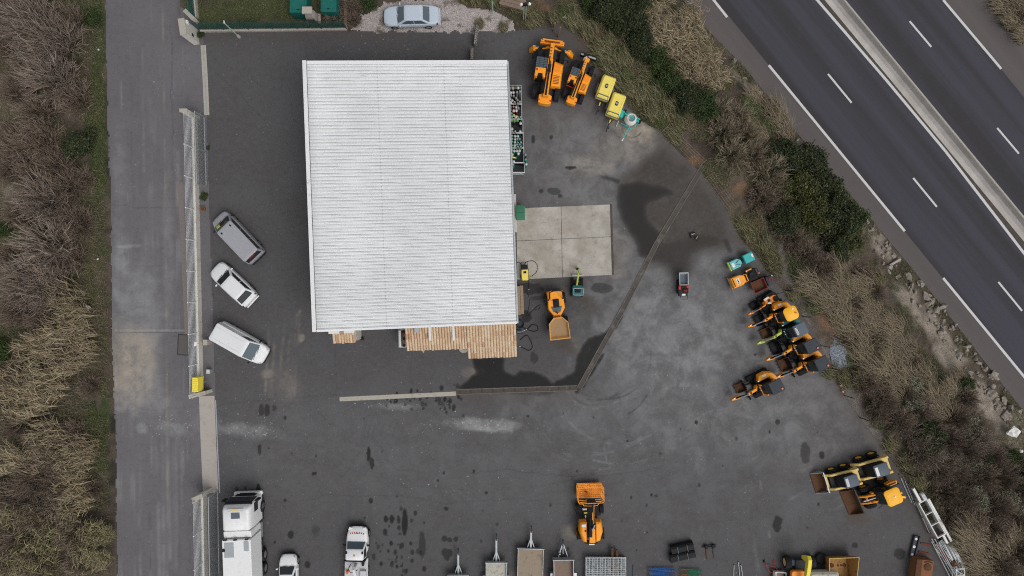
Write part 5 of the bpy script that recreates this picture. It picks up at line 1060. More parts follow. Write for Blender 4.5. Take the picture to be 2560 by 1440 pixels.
for k in range(len(prof) - 1): a = 4 * k; Q += [(a, a + 1, a + 5, a + 4), (a + 2, a + 6, a + 7, a + 3), (a + 1, a + 3, a + 7, a + 5), (a, a + 4, a + 6, a + 2)]
rf = MB().add(V, Q).build('metal_roof', M['roofmetal'], bl, smooth=0)
t = NT('white_flashing'); g = t.loc(); M['flash'] = t.done(t.mix(t.math('MULTIPLY', t.step(t.noise(t.mapping(g, (1, 1, .3)), 2.2, 5, .7), .55, .75), .5), (.74, .75, .76), (.33, .32, .30)), .5)
for q_, nm in (([(0, 0, 0), (0, BY, 0)], 'w'),):
    pass
MB().box(0, .06, 0, BY, ZL - .35, ZL + .16).box(.06, .30, 0, BY, ZL + .10, ZL + .15).build('parapet_cap', M['flash'], bl, .01)
for y0, y1 in ((-.02, .16), (BY - .30, BY)):
    MB().add([(.3, y0, zroof(.3) + .07), (BX, y0, zroof(BX) + .07), (BX, y1, zroof(BX) + .07), (.3, y1, zroof(.3) + .07), (.3, y0, zroof(.3) - .25), (BX, y0, zroof(BX) - .25), (BX, y1, zroof(BX) - .25), (.3, y1, zroof(.3) - .25)], [(0, 1, 2, 3), (7, 6, 5, 4), (0, 4, 5, 1), (1, 5, 6, 2), (2, 6, 7, 3), (3, 7, 4, 0)]).build('verge_flashing', M['flash'], bl, .01)
MB().box(BX - .04, BX + .12, .0, BY - .05, zroof(BX) - .20, zroof(BX) - .05).build('gutter', M['galv'], bl, .03)
MB().cyl((BX + .05, 11.2, .0), (BX + .05, 11.2, zroof(BX) - .2), .06).build('downpipe', M['lightgrey'], bl)
MB().box(-.12, .0, 10.0, 10.3, 6.5, 6.8).build('wall_lamp', M['lightgrey'], bl, .02)
# clay tile annexes: rows of half round tiles, each tile its own piece
t = NT('clay_tiles'); isl = t.island(); g = t.loc()
col = t.ramp(isl, [(0, (.46, .27, .17)), (.3, (.58, .41, .275)), (.7, (.62, .475, .32)), (1, (.66, .55, .41))]); col = t.mix(t.math('MULTIPLY', t.step(t.noise(g, 2.5, 5, .7), .5, .75), .45), col, (.24, .17, .12)); col = t.mix(t.math('MULTIPLY', t.noise(g, 30, 3), .25), col, (.36, .23, .14))
M['tile'] = t.done(col, .9)
def tiles(name, parent, x0, x1, y0, y1, ztop, zbot, per=.235, rows=6, jag=.03):
    mb = MB(); n = int(round((x1 - x0) / per)); per = (x1 - x0) / n
    zz = lambda y: zbot + (ztop - zbot) * (y - y0) / (y1 - y0)
    mb.add([(x0, y0 + .05, zz(y0 + .05) - .02), (x1, y0 + .05, zz(y0 + .05) - .02), (x1, y1, ztop - .02), (x0, y1, ztop - .02), (x0, y0 + .05, zz(y0 + .05) - .12), (x1, y0 + .05, zz(y0 + .05) - .12), (x1, y1, ztop - .12), (x0, y1, ztop - .12)], [(0, 1, 2, 3), (7, 6, 5, 4), (0, 4, 5, 1), (1, 5, 6, 2), (2, 6, 7, 3), (3, 7, 4, 0)])
    L = (y1 - y0) / rows; rr_ = random.Random(5)
    for i in range(n):
        cx = x0 + (i + .5) * per
        for r_ in range(rows):
            ya = y0 + r_ * L + rr_.uniform(-jag, jag); yb = min(y0 + (r_ + 1) * L + .06, y1); V = []
            for yy, k in ((ya, 1.0), (yb, .86)):
                for s in range(6):
                    a = math.pi * s / 5; V.append((cx + math.cos(a) * per * .46 * k, yy, zz(yy) + math.sin(a) * .085 * k + (.03 if yy == ya else 0)))
            mb.add(V, [(s, s + 1, s + 7, s + 6) for s in range(5)] + [tuple(range(6))])
    return mb.build(name, M['tile'], parent, smooth=50)
def lo(u, v, z):
    p = P(u, v, z); d = Vector((p.x - B0.x, p.y - B0.y)); a = R(-BROT); return (d.x * math.cos(a) - d.y * math.sin(a), d.x * math.sin(a) + d.y * math.cos(a))
ax0, _ = lo(1017, 876, 2.9); ax1, ay1 = lo(1169, 872, 2.9); ax2, ay2 = lo(1293, 892, 2.7)
tiles('tiled_roof', bl, ax0, ax1, ay1, .3, 3.7, 2.9, rows=5); tiles('tiled_roof', bl, ax1, ax2 - .02, ay2, .3, 3.9, 2.7, rows=7)
MB().box(ax0 + .2, ax1 - .02, ay1 + .35, .30, 0, 2.75).build('annex_wall', M['render'], bl, smooth=0); MB().box(ax1, ax2 - .2, ay2 + .35, .30, 0, 2.55).build('annex_wall', M['render'], bl, smooth=0)
for u in (1076, 1135):
    x, y_ = lo(u, 840, 3.3); MB().box(x - .09, x + .09, y_ - .35, .6, 3.55, 3.68).build('roof_batten', M['label'], bl)
x, y_ = lo(1043, 829, 3.7); MB().box(x - .2, x + .2, y_ - .05, .4, 3.75, 3.95).build('roof_hatch', M['galv'], bl, .02)
x, y_ = lo(1169, 878, 1.4); q = MB().lathe([(.02, 0), (.42, 0), (.42, .06), (.02, .06)], (0, 0, 0), 20).build('millstone', M['ramp'], None)
tag(q, 'round pale concrete disc tucked under the step of the tiled roof', 'disc'); p = P(1158, 872, .6); q.location = (p.x, p.y, 0)
x, y_ = lo(1055, 880, 2.2); MB().prism([(x - .3, y_ + .6), (x + .45, y_ + .6), (x + .1, y_ - .12)], 2.0, 2.05).build('awning', M['paleconc'], bl)
# small porch with two air conditioners
x0, y0 = lo(833, 859, 2.3); x1, _ = lo(889, 857, 2.3)
tiles('porch_roof', bl, x0, x1, y0, .1, 2.75, 2.3, per=.24, rows=2)
for u in (836, 874):
    x, y_ = lo(u, 834, 3.2); q = MB().box(x - .44, x + .44, -.42, .02, 2.85, 3.45).build('air_conditioner', M['label'], bl, .03); MB().lathe([(.02, -.44), (.22, -.44), (.24, -.42), (.02, -.42)], (x - .1, 0, 3.15), 16, 'y').build('fan_grille', M['dark'], q)
x, y_ = lo(895, 850, .9); MB().box(x - .25, x + .12, y_ + .02, .3, 0, 2.1).build('meter_cupboard', M['render'], bl, .02)
# east side: base ledge
x, _ = lo(1287, 490, .3); MB().box(x - .3, x + .10, 7.7, 11.0, 0, .45).build('plinth', M['render'], bl, .01)

# ================================================================ gas cylinder cages and their bottles
def cylm(name, cap, body):
    return cap, body
M['cg_grey'] = paint('grey_cylinder_paint', (.20, .205, .21), .5, .4); M['cg_white'] = paint('white_cylinder_shoulder', (.70, .70, .68), .5, .3); M['cg_green'] = paint('green_cylinder_shoulder', (.13, .36, .06), .5, .2); M['cg_teal'] = paint('sea_green_cylinder_paint', (.03, .22, .15), .5, .3); M['cg_red'] = paint('maroon_cylinder_paint', (.22, .03, .025), .5, .3); M['cg_sand'] = paint('sand_cylinder_shoulder', (.50, .38, .20), .5, .2)
protos = {}
def bottle(u, v, kind, label, group):
    if kind not in protos:
        sh, bo = {'w': ('cg_white', 'black'), 'g': ('cg_grey', 'cg_grey'), 'b': ('cg_grey', 'dark'), 'r': ('cg_white', 'cg_red'), 'R': ('cg_red', 'cg_red'), 'G': ('cg_green', 'dark'), 't': ('cg_teal', 'cg_teal'), 'T': ('cg_white', 'cg_teal'), 's': ('cg_sand', 'dark')}[kind]
        o = thing('gas_cylinder', label, 'gas cylinder', group)
        MB().lathe([(.06, 0), (.115, .02), (.115, 1.2), (.11, 1.22)], (0, 0, 0), 12).build('cylinder_body', M[bo], o); MB().lathe([(.117, 1.15), (.115, 1.28), (.08, 1.40), (.035, 1.46), (.03, 1.48)], (0, 0, 0), 12).build('shoulder', M[sh], o)
        MB().cyl((0, 0, 1.47), (0, 0, 1.56), .025).cyl((-.05, 0, 1.54), (.05, 0, 1.54), .02).build('valve', M['chrome'], o); MB().tube([(.06 * math.cos(a), .06 * math.sin(a), 1.5 + (.0)) for a in [2 * math.pi * i / 8 for i in range(9)]], .012).build('guard_ring', M['lightgrey'], o)
        protos[kind] = o
    else: o = dup(protos[kind]); tag(o, label, 'gas cylinder', group)
    return at(o, u, v, 1.45)
cages = [(217, 263, 1303, 'topmost cage of grey and white bottles against the white roof'), (263, 300, 1304, 'cage with maroon bottles, second from the top'), (300, 334, 1307, 'cage of green shouldered bottles, half empty'), (334, 371, 1308, 'crowded cage of sea green bottles'), (371, 407, 1309, 'cage with one short row of sea green bottles'), (407, 431, 1311, 'low empty cage at the lower end of the cage row')]
for v0, v1, uR, lb in cages:
    t = thing('cylinder_cage', lb, 'cage', 'gas bottle cages beside the workshop')
    zt = 1.15; a = P(1273 + (v0 - 217) * .045, v0 + 6, 0); b = P(uR, v1 + 6, 0); t.location = (a.x, b.y, 0); w, L = b.x - a.x, a.y - b.y
    mb = MB()
    for z in (.12, .6, zt):
        for p_, q_ in (((0, 0), (w, 0)), ((w, 0), (w, L)), ((0, L), (w, L)), ((0, 0), (0, L))): mb.bar((p_[0], p_[1], z), (q_[0], q_[1], z), .045, .045)
    for x, y_ in ((0, .0), (w, 0), (0, L), (w, L)): mb.bar((x, y_, 0), (x, y_, zt), .05, .05)
    mb.build('frame', M['galv'], t)
    mb = MB()
    for k in range(1, 9): mb.bar((w, L * k / 9, .12), (w, L * k / 9, zt), .012, .012)
    mb.build('mesh_side', M['galv'], t); MB().box(.02, w - .02, .03, L - .03, .06, .1).build('floor_tray', M['dark'], t)
    MB().bar((-.02, -.0, zt + .03), (w + .03, 0, zt + .03), .09, .06).build('gate_rail', M['lightgrey'], t)
def px(x, y): return 1260 + x / 6, 200 + y / 6
rows = [("grey and white gas bottle standing in the topmost cage", [(85, 120, 'b'), (132, 115, 's'), (210, 108, 'w'), (100, 180, 'w'), (140, 175, 'w'), (195, 178, 'g'), (238, 170, 'g'), (105, 225, 'b'), (147, 235, 'b'), (182, 270, 'b'), (92, 275, 'w'), (124, 300, 'w'), (97, 330, 'w'), (160, 330, 'b'), (202, 300, 'b'), (237, 325, 'b'), (206, 350, 'b')]),
        ("maroon or grey gas bottle in the second cage from the top", [(98, 395, 'b'), (143, 400, 'R'), (185, 400, 'r'), (215, 415, 'b'), (98, 440, 'b'), (143, 452, 'r'), (186, 450, 'r')]),
        ("green shouldered gas bottle in the half empty cage", [(112, 500, 'G'), (150, 525, 'w'), (116, 545, 'G'), (178, 545, 'T'), (250, 555, 't'), (116, 600, 'G'), (157, 605, 'G'), (200, 598, 'G'), (248, 640, 'w'), (120, 725, 'T'), (122, 770, 'b'), (168, 770, 'b'), (242, 765, 'T')]),
        ("sea green gas bottle in the crowded lower cage", [(122, 835, 't'), (165, 835, 'T'), (207, 835, 'T'), (124, 880, 't'), (168, 882, 'T'), (200, 885, 't'), (232, 882, 't'), (120, 925, 't'), (163, 927, 'T'), (206, 935, 't'), (253, 935, 't'), (118, 978, 't'), (160, 975, 'T'), (190, 970, 't'), (232, 965, 't'), (252, 1000, 't'), (210, 1000, 't')]),
        ("sea green gas bottle in the short row of the lower cage", [(120, 1055, 't'), (153, 1055, 'T'), (193, 1055, 'T'), (232, 1052, 'T'), (215, 1095, 'T'), (122, 1108, 'T'), (145, 1215, 'T'), (138, 1270, 't')])]
for lb, L in rows:
    for x, y_, k in L: bottle(*px(x, y_), k, lb, lb.split(' gas bottle')[0] + ' bottles in their cage')
for (x, y_), lb in zip(((323, 1118), (326, 1192), (334, 1255)), ('loose gas bottle with a grey shoulder, topmost of three outside the cages', 'loose sea green gas bottle, middle one of three outside the cages', 'loose sea green gas bottle with a white collar, lowest outside the cages')): bottle(*px(x, y_), 'b' if y_ < 1150 else 't' if y_ < 1220 else 'T', lb, 'loose gas bottles')
for u, v, r_, lb in ((1296, 293, 30, 'yellow strap tool lying among the green shouldered bottles'), (1285, 394, 10, 'yellow strap tool lying in the lower cage by two bottles')):
    t = thing('strap_tool', lb, 'tool'); MB().bar((-.2, 0, .9), (.2, 0, .9), .12, .06).build('strap', M['yel2'], t); MB().box(.14, .26, -.09, .09, .86, .94).build('buckle', M['green'], t); MB().cyl((0, 0, 0), (0, 0, .88), .03).build('stand', M['dark'], t); at(t, u, v, .9, -r_)

# ================================================================ boundary walls, fences and gates
M['pillar'] = paint('cream_wall_render', (.62, .60, .54), .9, .45, (.30, .27, .22), scale=1.5)
def wallbox(name, label, u0, v0, u1, v1, w, h, cap=True):
    t = thing(name, label, 'wall'); a, b = P(u0, v0), P(u1, v1); d = b - a; t.location = a; t.rotation_euler = (0, 0, math.atan2(d.y, d.x)); L = d.length
    MB().box(0, L, -w / 2, w / 2, -.05, h).build('wall', M['pillar'], t, .015)
    if cap: MB().box(-.03, L + .03, -w / 2 - .03, w / 2 + .03, h, h + .06).build('coping', M['paleconc'], t, .01)
    return t
t = wallbox('gate_wall', 'short cream gate wall with a small white box at the upper gate opening', 492, 112, 486, 74, .5, 2.4); MB().box(1.0, 1.35, -.36, -.26, 1.8, 2.1).build('meter_box', M['label'], t, .02); MB().box(.25, .5, -.3, -.26, 1.1, 1.35).build('letter_slot', M['dark'], t)
t = wallbox('gate_pillar', 'cream pillar where the long railing fence begins at the top', 483, 294, 500, 294, .26, 2.4)
t = wallbox('gate_pillar', 'pale pillar with stacked slabs at the lower end of the long railing fence', 491, 986, 531, 976, .28, 1.35)
t = wallbox('gate_pillar', 'cream pillar at the lower gate beside the lorry', 508, 1232, 532, 1222, .30, 2.0)
def railing(label, u0, v0, u1, v1, n, base=.75, top=2.35, yoff=-.28):
    t = thing('railing_fence', label, 'fence'); a, b = P(u0, v0), P(u1, v1); d = b - a; t.location = a; t.rotation_euler = (0, 0, math.atan2(d.y, d.x)); L = d.length
    MB().box(0, L, -.11, .11, -.05, base).build('low_wall', M['pillar'], t, .015)
    mb = MB()
    for k in range(8): mb.bar((0, yoff * 0, base + .12 + k * (top - base - .15) / 7), (L, 0, base + .12 + k * (top - base - .15) / 7), .02, .02)
    mb.build('rail_panel', M['gatewh'], t)
    for k in range(n + 1): MB().bar((L * k / n, 0, base - .02), (L * k / n, 0, top + .05), .075, .075).build('post', M['label'], t)
    return t
railing('long white railing fence on a low cream wall between the lane and the parked vans', 491, 298, 506, 984, 9)
MB_ = MB(); t = railing('white railing fence on a low wall left of the lorry, cut by the bottom edge', 514, 1236, 521, 1640, 5)
def slide_gate(label, u0, v0, u1, v1):
    t = thing('sliding_gate', label, 'gate', 'galvanised sliding gates'); a, b = P(u0, v0), P(u1, v1); d = b - a; t.location = a; t.rotation_euler = (0, 0, math.atan2(d.y, d.x)); L = d.length
    MB().bar((0, 0, .16), (L, 0, .16), .08, .12).bar((0, 0, 1.98), (L, 0, 1.98), .07, .09).bar((.03, 0, .1), (.03, 0, 2.0), .08, .08).bar((L - .03, 0, .1), (L - .03, 0, 2.0), .08, .08).bar((L / 2, 0, .1), (L / 2, 0, 2.0), .08, .08).build('gate_frame', M['galv'], t)
    mb = MB(); n = int(L / .115)
    for k in range(1, n): mb.bar((L * k / n, 0, .16), (L * k / n, 0, 1.98), .034, .03)
    mb.build('bar_panel', M['galv'], t)
    for x in (.5, L - .5): MB().lathe([(.01, -.03), (.08, -.03), (.08, .03), (.01, .03)], (x, 0, .08), 12, 'y').build('roller', M['dark'], t)
    return t
slide_gate('galvanised sliding gate standing open inside the upper end of the railing fence', 512.5, 292, 518, 468); slide_gate('galvanised sliding gate standing open between the lower railing and the lorry', 546, 1226, 553, 1640)
t = thing('grit_box', 'bright yellow ribbed box fixed to the lower end of the railing fence', 'box'); MB().box(-.25, .25, -.62, .62, .9, 2.0).build('box_body', M['yel2'], t, .03)
mb = MB(); [mb.box(-.22, .22, -.56 + k * .16, -.52 + k * .16, 2.0, 2.03) for k in range(8)]; mb.build('lid_rib', M['yellow'], t); MB().cyl((0, 0, 0), (0, 0, .95), .05).build('post', M['galv'], t); at(t, 487, 962, 2.0, -1)
t = thing('wall_box', 'small beige box on the railing wall at the tail of the white panel van', 'box'); MB().box(-.17, .17, -.22, .22, 0, .95).build('box_body', M['ramp'], t, .02); MB().box(-.19, .19, -.24, .24, .95, 1.0).build('lid', M['paleconc'], t, .01); at(t, 514, 856, .9)
t = thing('wall_box', 'small grey box on the railing wall between the panel van and the lower pillar', 'box'); MB().box(-.12, .14, -.16, .16, 0, .6).build('box_body', M['galv'], t, .02); MB().box(-.14, .16, -.18, .18, .6, .64).build('lid', M['lightgrey'], t, .01); at(t, 520, 929, .6)
t = thing('notice_board', 'small white tilted notice hanging on the railing beside the manhole cover', 'sign'); MB().prism([(-.12, -.2), (.1, -.14), (.14, .2), (-.12, .12)], 2.2, 2.24).build('board', M['label'], t); MB().bar((0, 0, 1.5), (0, 0, 2.22), .03, .03).build('bracket', M['galv'], t); at(t, 489, 860, 2.2); t.location.z = 0
t = thing('flower_pot', 'small brown pot on the ground beside the railing wall above the grey van', 'pot'); MB().lathe([(.02, 0), (.14, 0), (.2, .32), (.2, .36), (.16, .36), (.14, .3), (.02, .3)], (0, 0, 0), 14).build('pot', M['rustlt'], t); MB().lathe([(.02, .3), (.15, .3), (.02, .34)], (0, 0, 0), 10).build('soil', M['rust'], t); at(t, 507, 522, .3)
# neighbouring plot: low wall, green netting fence, metal railing
t = thing('netting_fence', 'green netting fence with a windbreak along the top of the yard', 'fence'); a, b = P(503, 79), P(868, 74.5); d = b - a; t.location = a; t.rotation_euler = (0, 0, math.atan2(d.y, d.x)); L = d.length
MB().box(0, L, -.1, .1, -.05, .32).build('low_wall', M['ramp'], t, .02)
for k in range(7): MB().cyl((L * k / 6, .0, .3), (L * k / 6, .05, 1.95), .035).build('post', M['fgreen'], t)
mb = MB()
for k in range(14): mb.bar((0, .02 + .004 * k, .4 + k * .11), (L, .02 + .004 * k, .4 + k * .11), .014, .014)
for k in range(int(L / .16)): mb.bar((k * .16, .02, .35), (k * .16, .08, 1.9), .012, .012)
mb.build('wire_mesh', M['fgreen'], t)
mb = MB(); n = 60; rr_ = random.Random(2); V = []
for k in range(n + 1):
    h = 1.25 + .12 * math.sin(k * .7) + rr_.uniform(-.05, .05); V += [(L * k / n, .10, .36), (L * k / n, .13 + rr_.uniform(-.02, .03), h), (L * k / n, .115, .36), (L * k / n, .145, h)]
t2 = NT('green_windbreak_cloth'); g = t2.geo(); M['cloth'] = t2.done(t2.mix(t2.noise(g, 3, 4), (.030, .075, .062), (.055, .12, .10)), .9); tr_ = t2.n('ShaderNodeBsdfTransparent'); mx = t2.n('ShaderNodeMixShader'); mx.inputs[0].default_value = .45; t2.t.links.new(t2.b.outputs[0], mx.inputs[1]); t2.t.links.new(tr_.outputs[0], mx.inputs[2]); t2.t.links.new(mx.outputs[0], t2.out.inputs[0])
mb.add(V, [(4 * k, 4 * k + 4, 4 * k + 5, 4 * k + 1) for k in range(n)] + [(4 * k + 2, 4 * k + 3, 4 * k + 7, 4 * k + 6) for k in range(n)]); mb.build('windbreak', M['cloth'], t)
t = thing('side_wall', 'low brown wall closing the end of the green netting fence by the gravel', 'wall'); a = P(867, 74); t.location = a; t.rotation_euler = (0, 0, R(90)); MB().box(0, 3.0, -.09, .09, -.05, .4).build('wall', M['ramp'], t, .02); MB().box(-.03, 3.0, -.11, .11, .4, .45).build('coping', M['plyb'], t)
t = thing('metal_railing', 'dark green slatted railing at the top edge beside the lane', 'railing'); a, b = P(494, 47), P(484, -60); d = b - a; t.location = a; t.rotation_euler = (0, 0, math.atan2(d.y, d.x)); L = d.length
MB().box(0, L, -.12, .12, -.05, .5).build('low_wall', M['ramp'], t, .02); mb = MB(); [mb.bar((L * k / 26, 0, .5), (L * k / 26, 0, 1.75), .05, .03) for k in range(27)]; mb.bar((0, 0, 1.72), (L, 0, 1.72), .06, .06); mb.bar((0, 0, .62), (L, 0, .62), .05, .05); mb.build('slat', M['dgreen'], t)
t = wallbox('corner_wall', 'low stepped brown wall corner between the lane and the green netting', 474, 36, 496, 58, .3, .9)
for u, v, w, L, lb in ((745, 14, 1.45, 1.5, 'larger green metal cabinet with a hatch on the lawn at the top edge'), (821, 12, 1.35, 1.4, 'smaller green metal cabinet right of the stone chimney at the top edge')):
    t = thing('metal_cabinet', lb, 'cabinet', 'green metal cabinets on the lawn'); MB().box(-w / 2, w / 2, -.6, L - .1, 0, 1.5).build('cabinet_body', M['dgreen'], t, .03); MB().box(-w / 2 + .15, w / 2 - .2, -.3, L - .2, 1.5, 1.54).build('lid', M['green'] if 0 else M['dgreen'], t, .015); MB().box(-.1, .1, -.38, -.34, 1.52, 1.57).build('handle', M['black'], t); at(t, u, v, 1.5, -.5)
t = thing('chimney_stack', 'pale stone outdoor chimney on a slab in front of the green cabinets', 'chimney'); MB().box(-.62, .62, -.45, .5, 0, .12).build('slab', M['ramp'], t, .03); MB().loft([[(x, y, z) for x, y in rrect(0, 0, w, w * .8, .05)] for z, w in ((.1, .9), (1.2, .8), (1.9, .5))]).build('stack', M['ramp'], t)
MB().box(-.42, .42, -.3, .3, 1.9, 2.1).build('cap', M['paleconc'], t, .02); MB().box(-.3, .3, -.47, -.3, .3, .9).build('firebox', M['dark'], t); at(t, 784, 48, .1)
t = thing('lamp_post', 'pale green lamp post leaning over the yard by the green netting', 'lamp post'); MB().cyl((0, 0, 0), (0, 0, .35), .16, .1).build('footing', M['ramp'], t); MB().cyl((0, 0, .3), (0, 0, 3.1), .055, .04).build('pole', M['pale_green'], t); MB().box(-.05, .22, -.06, .06, 3.05, 3.15).build('lamp_head', M['lightgrey'], t, .03); at(t, 598, 92, 0, 100)
t = thing('floodlight_post', 'post with two white floodlights above the gravel near the planks', 'lamp post'); MB().cyl((-.12, 0, 0), (-.12, 0, 3.2), .04).cyl((.06, 0, 0), (.06, 0, 3.2), .04).build('pole', M['pale_green'], t); MB().box(-.4, .35, -.06, .06, 2.9, 3.0).box(-.2, .15, -.1, .1, 3.0, 3.3).build('bracket', M['black'], t)
for x in (-.36, .32): MB().obox((x, 0, 3.15), (.22, .2, .26), 20 if x < 0 else -20, 25).build('floodlight', M['label'], t, .03)
at(t, 1312, 48, 0, 4)
t = thing('marker_post', 'slim green post between the gravel and the top edge', 'post'); MB().cyl((0, 0, 0), (0, 0, 2.4), .06).build('pole', M['pale_green'], t); MB().cyl((0, 0, 2.4), (0, 0, 2.45), .07).build('cap', M['green'], t); at(t, 1232, 30, 0)
t = thing('plank_deck', 'brown boarded deck at the top edge behind the floodlights', 'deck'); [MB().obox((0, k * .32, .5), (2.2, .29, .06), 0).build('plank', M['plyb'], t) for k in range(4)]; MB().box(-1.0, 1.0, -.1, 1.05, 0, .46).build('frame', M['wood'], t); at(t, 1279, 14, .5, -15)
for u, v, u2, v2, h, lb in ((1188, 118, 1194, 70, .7, 'rough grey stone wall stub between the gravel and the white roof'), (1180, 156, 1181, 128, .8, 'shorter stone wall stub running under the white roof')):
    t = thing('stone_wall', lb, 'wall', 'rough stone wall stubs'); a, b = P(u, v), P(u2, v2); d = b - a; t.location = a; t.rotation_euler = (0, 0, math.atan2(d.y, d.x))
    q = NT('rough_speckled_stone'); g = q.geo(); M['speck'] = q.done(q.mix(q.step(q.noise(g, 13, 4, .7), .42, .6), (.045, .042, .04), (.36, .33, .30)), .95, 0, q.noise(g, 13, 4), .8, .05)
    MB().box(0, d.length, -.12, .12, 0, h).build('wall', M['speck'], t, .03); MB().box(0, d.length, -.14, .1, h, h + .05).build('coping', M['speck'], t, .02)
for k, (u, v) in enumerate(((1384, 78), (1396, 92))):
    t = thing('wooden_stake', ('left of two brown stakes standing above the large telehandler', 'right and longer of two brown stakes above the large telehandler')[k], 'stake', 'brown stakes'); MB().box(-.06, .06, -.06, .06, 0, 1.9 + .3 * k).build('stake', M['plyb'], t, .01); MB().prism([(-.06, -.06), (.06, -.06), (.06, .06), (-.06, .06)], 1.9 + .3 * k, 2.0 + .3 * k, [(-.01, -.01), (.01, -.01), (.01, .01), (-.01, .01)]).build('tip', M['wood'], t); at(t, u, v, 0)

# ================================================================ things along the workshop's east side
t = thing('wheelie_bin', 'green wheelie bin against the workshop wall by the concrete apron', 'bin'); MB().loft([[(x, y, z) for x, y in rrect(0, 0, w, l, .06)] for z, w, l in ((.1, .55, .95), (.95, .72, 1.2))]).build('bin_body', M['green'], t)
q = MB().loft([[(x, y, z) for x, y in rrect(0, 0, w, l, .06)] for z, w, l in ((.95, .78, 1.28), (1.02, .78, 1.28), (1.06, .66, 1.1))]).build('lid', M['green'], t); MB().box(-.28, .28, -.02, .02, 1.05, 1.075).build('lid_rib', M['dgreen'], q); MB().tube([(-.36, .66, 1.0), (.36, .66, 1.0)], .03).build('handle', M['dgreen'], t)
for x in (-.25, .25): MB().lathe([(.01, -.03), (.1, -.03), (.1, .03), (.01, .03)], (x, .5, .1), 12, 'y').build('wheel', M['tyre'], t)
at(t, 1301, 532, 1.0, 1)
t = thing('pressure_washer', 'pale yellow pressure washer with black hoses beside the apron', 'pressure washer'); MB().loft([[(x, y, z) for x, y in rrect(0, 0, .62, 1.0, .12)] for z in (.15, .6)] + [[(x, y, .78) for x, y in rrect(0, 0, .5, .86, .12)]]).build('housing', M['yellow'], t); MB().box(-.28, .28, .48, .85, .1, .7).build('engine', M['black'], t, .04)
MB().box(-.1, .14, .12, .3, .78, .84).build('vent', M['black'], t); MB().tube([(-.25, .8, .6), (-.3, 1.1, .8), (.25, 1.1, .8), (.25, .8, .6)], .03).build('handle', M['black'], t)
for x in (-.32, .32): MB().lathe([(.01, -.05), (.17, -.05), (.17, .05), (.01, .05)], (x, -.2, .17), 14, 'x').build('wheel', M['tyre'], t)
at(t, 1312, 687, .6, 2)
def hose(label, pts, r=.028, mat='black'):
    t = thing('hose', label, 'hose'); q = [P(u, v, 0) for u, v in pts]; q = [Vector((p.x, p.y, .03 + .012 * (i % 3))) for i, p in enumerate(q)]
    s_ = []
    for i in range(len(q) - 1):
        a, b, c_, d = q[max(i - 1, 0)], q[i], q[i + 1], q[min(i + 2, len(q) - 1)]
        for k in range(5):
            x = k / 5; s_.append(.5 * ((2 * b) + (c_ - a) * x + (2 * a - 5 * b + 4 * c_ - d) * x * x + (3 * b - a - 3 * c_ + d) * x ** 3))
    t.location = q[0]; MB().tube([p - q[0] for p in s_ + [q[-1]]], r, 5).build('hose', M[mat], t); MB().cyl(q[-1] - q[0] - Vector((.06, 0, 0)), q[-1] - q[0] + Vector((.06, 0, 0)), r * 1.5).build('nozzle', M['galv'], t); return t
hose('thin black hose looping over the apron corner beside the pressure washer', [(1308, 664), (1318, 654), (1334, 653), (1343, 664), (1341, 680), (1328, 692)])
hose('black hose curling out from the wall above the pressure washer', [(1289, 659), (1296, 655), (1303, 661), (1303, 668)]); hose('dark hose lying straight below the pressure washer', [(1321, 672), (1321, 700), (1322, 724)], .02); hose('thin hose snaking past the timber bench', [(1316, 725), (1324, 755), (1318, 790), (1336, 772), (1350, 762), (1346, 775), (1332, 772)], .016)
hose('black hose coiled beside the barrel', [(1300, 815), (1318, 822), (1330, 812), (1343, 815), (1344, 826), (1330, 828), (1316, 823)], .034); hose('black hose lying in a big loop right of the tiled roof corner', [(1300, 850), (1316, 838), (1326, 850), (1331, 868), (1322, 876), (1308, 870), (1300, 866)], .034)
t = thing('timber_bench', 'weathered timber bench along the workshop wall below the pressure washer', 'bench'); MB().box(-.26, -.02, -1.25, 1.25, .42, .48).build('seat_plank', M['wood'], t, .01); MB().box(.0, .26, -1.2, 1.3, .42, .49).build('seat_plank', M['wood'], t, .01)
for y_ in (-1.0, 1.0): MB().box(-.22, .22, y_ - .06, y_ + .06, 0, .42).build('leg', M['wood'], t)
at(t, 1301.5, 751, .45, 2)
t = thing('barrel', 'open black barrel at the corner of the workshop above the tiled roof', 'barrel'); MB().lathe([(.02, 0), (.3, 0), (.34, .12), (.34, .8), (.36, .84), (.32, .84), (.30, .6), (.02, .6)], (0, 0, 0), 20).build('barrel_body', M['black'], t); MB().lathe([(.02, .62), (.3, .62), (.02, .63)], (0, 0, 0), 16).build('water', M['roofgrey'], t); at(t, 1300, 810, .8)
t = thing('hose_pump', 'small grey pump with pipe fittings beside the tiled roof corner', 'pump'); MB().cyl((-.2, 0, .25), (.2, 0, .25), .13).build('motor', M['roofgrey2'], t); MB().bar((-.3, -.1, .06), (.3, -.1, .06), .2, .06).build('base', M['dark'], t); MB().tube([(.2, 0, .3), (.4, .1, .35), (.5, .1, .3)], .035).build('pipe', M['galv'], t); at(t, 1298, 829, .2)
t = thing('plant_rack', 'metal rack with pots and green plants at the left end of the tiled roof', 'rack'); mb = MB()
for z in (.5, 1.1, 1.6):
    for p_, q_ in (((-.3, -.75), (.3, -.75)), ((.3, -.75), (.3, .75)), ((.3, .75), (-.3, .75)), ((-.3, .75), (-.3, -.75))): mb.bar((*p_, z), (*q_, z), .03, .03)
for x in (-.3, .3):
    for y_ in (-.75, .75): mb.bar((x, y_, 0), (x, y_, 1.65), .035, .035)
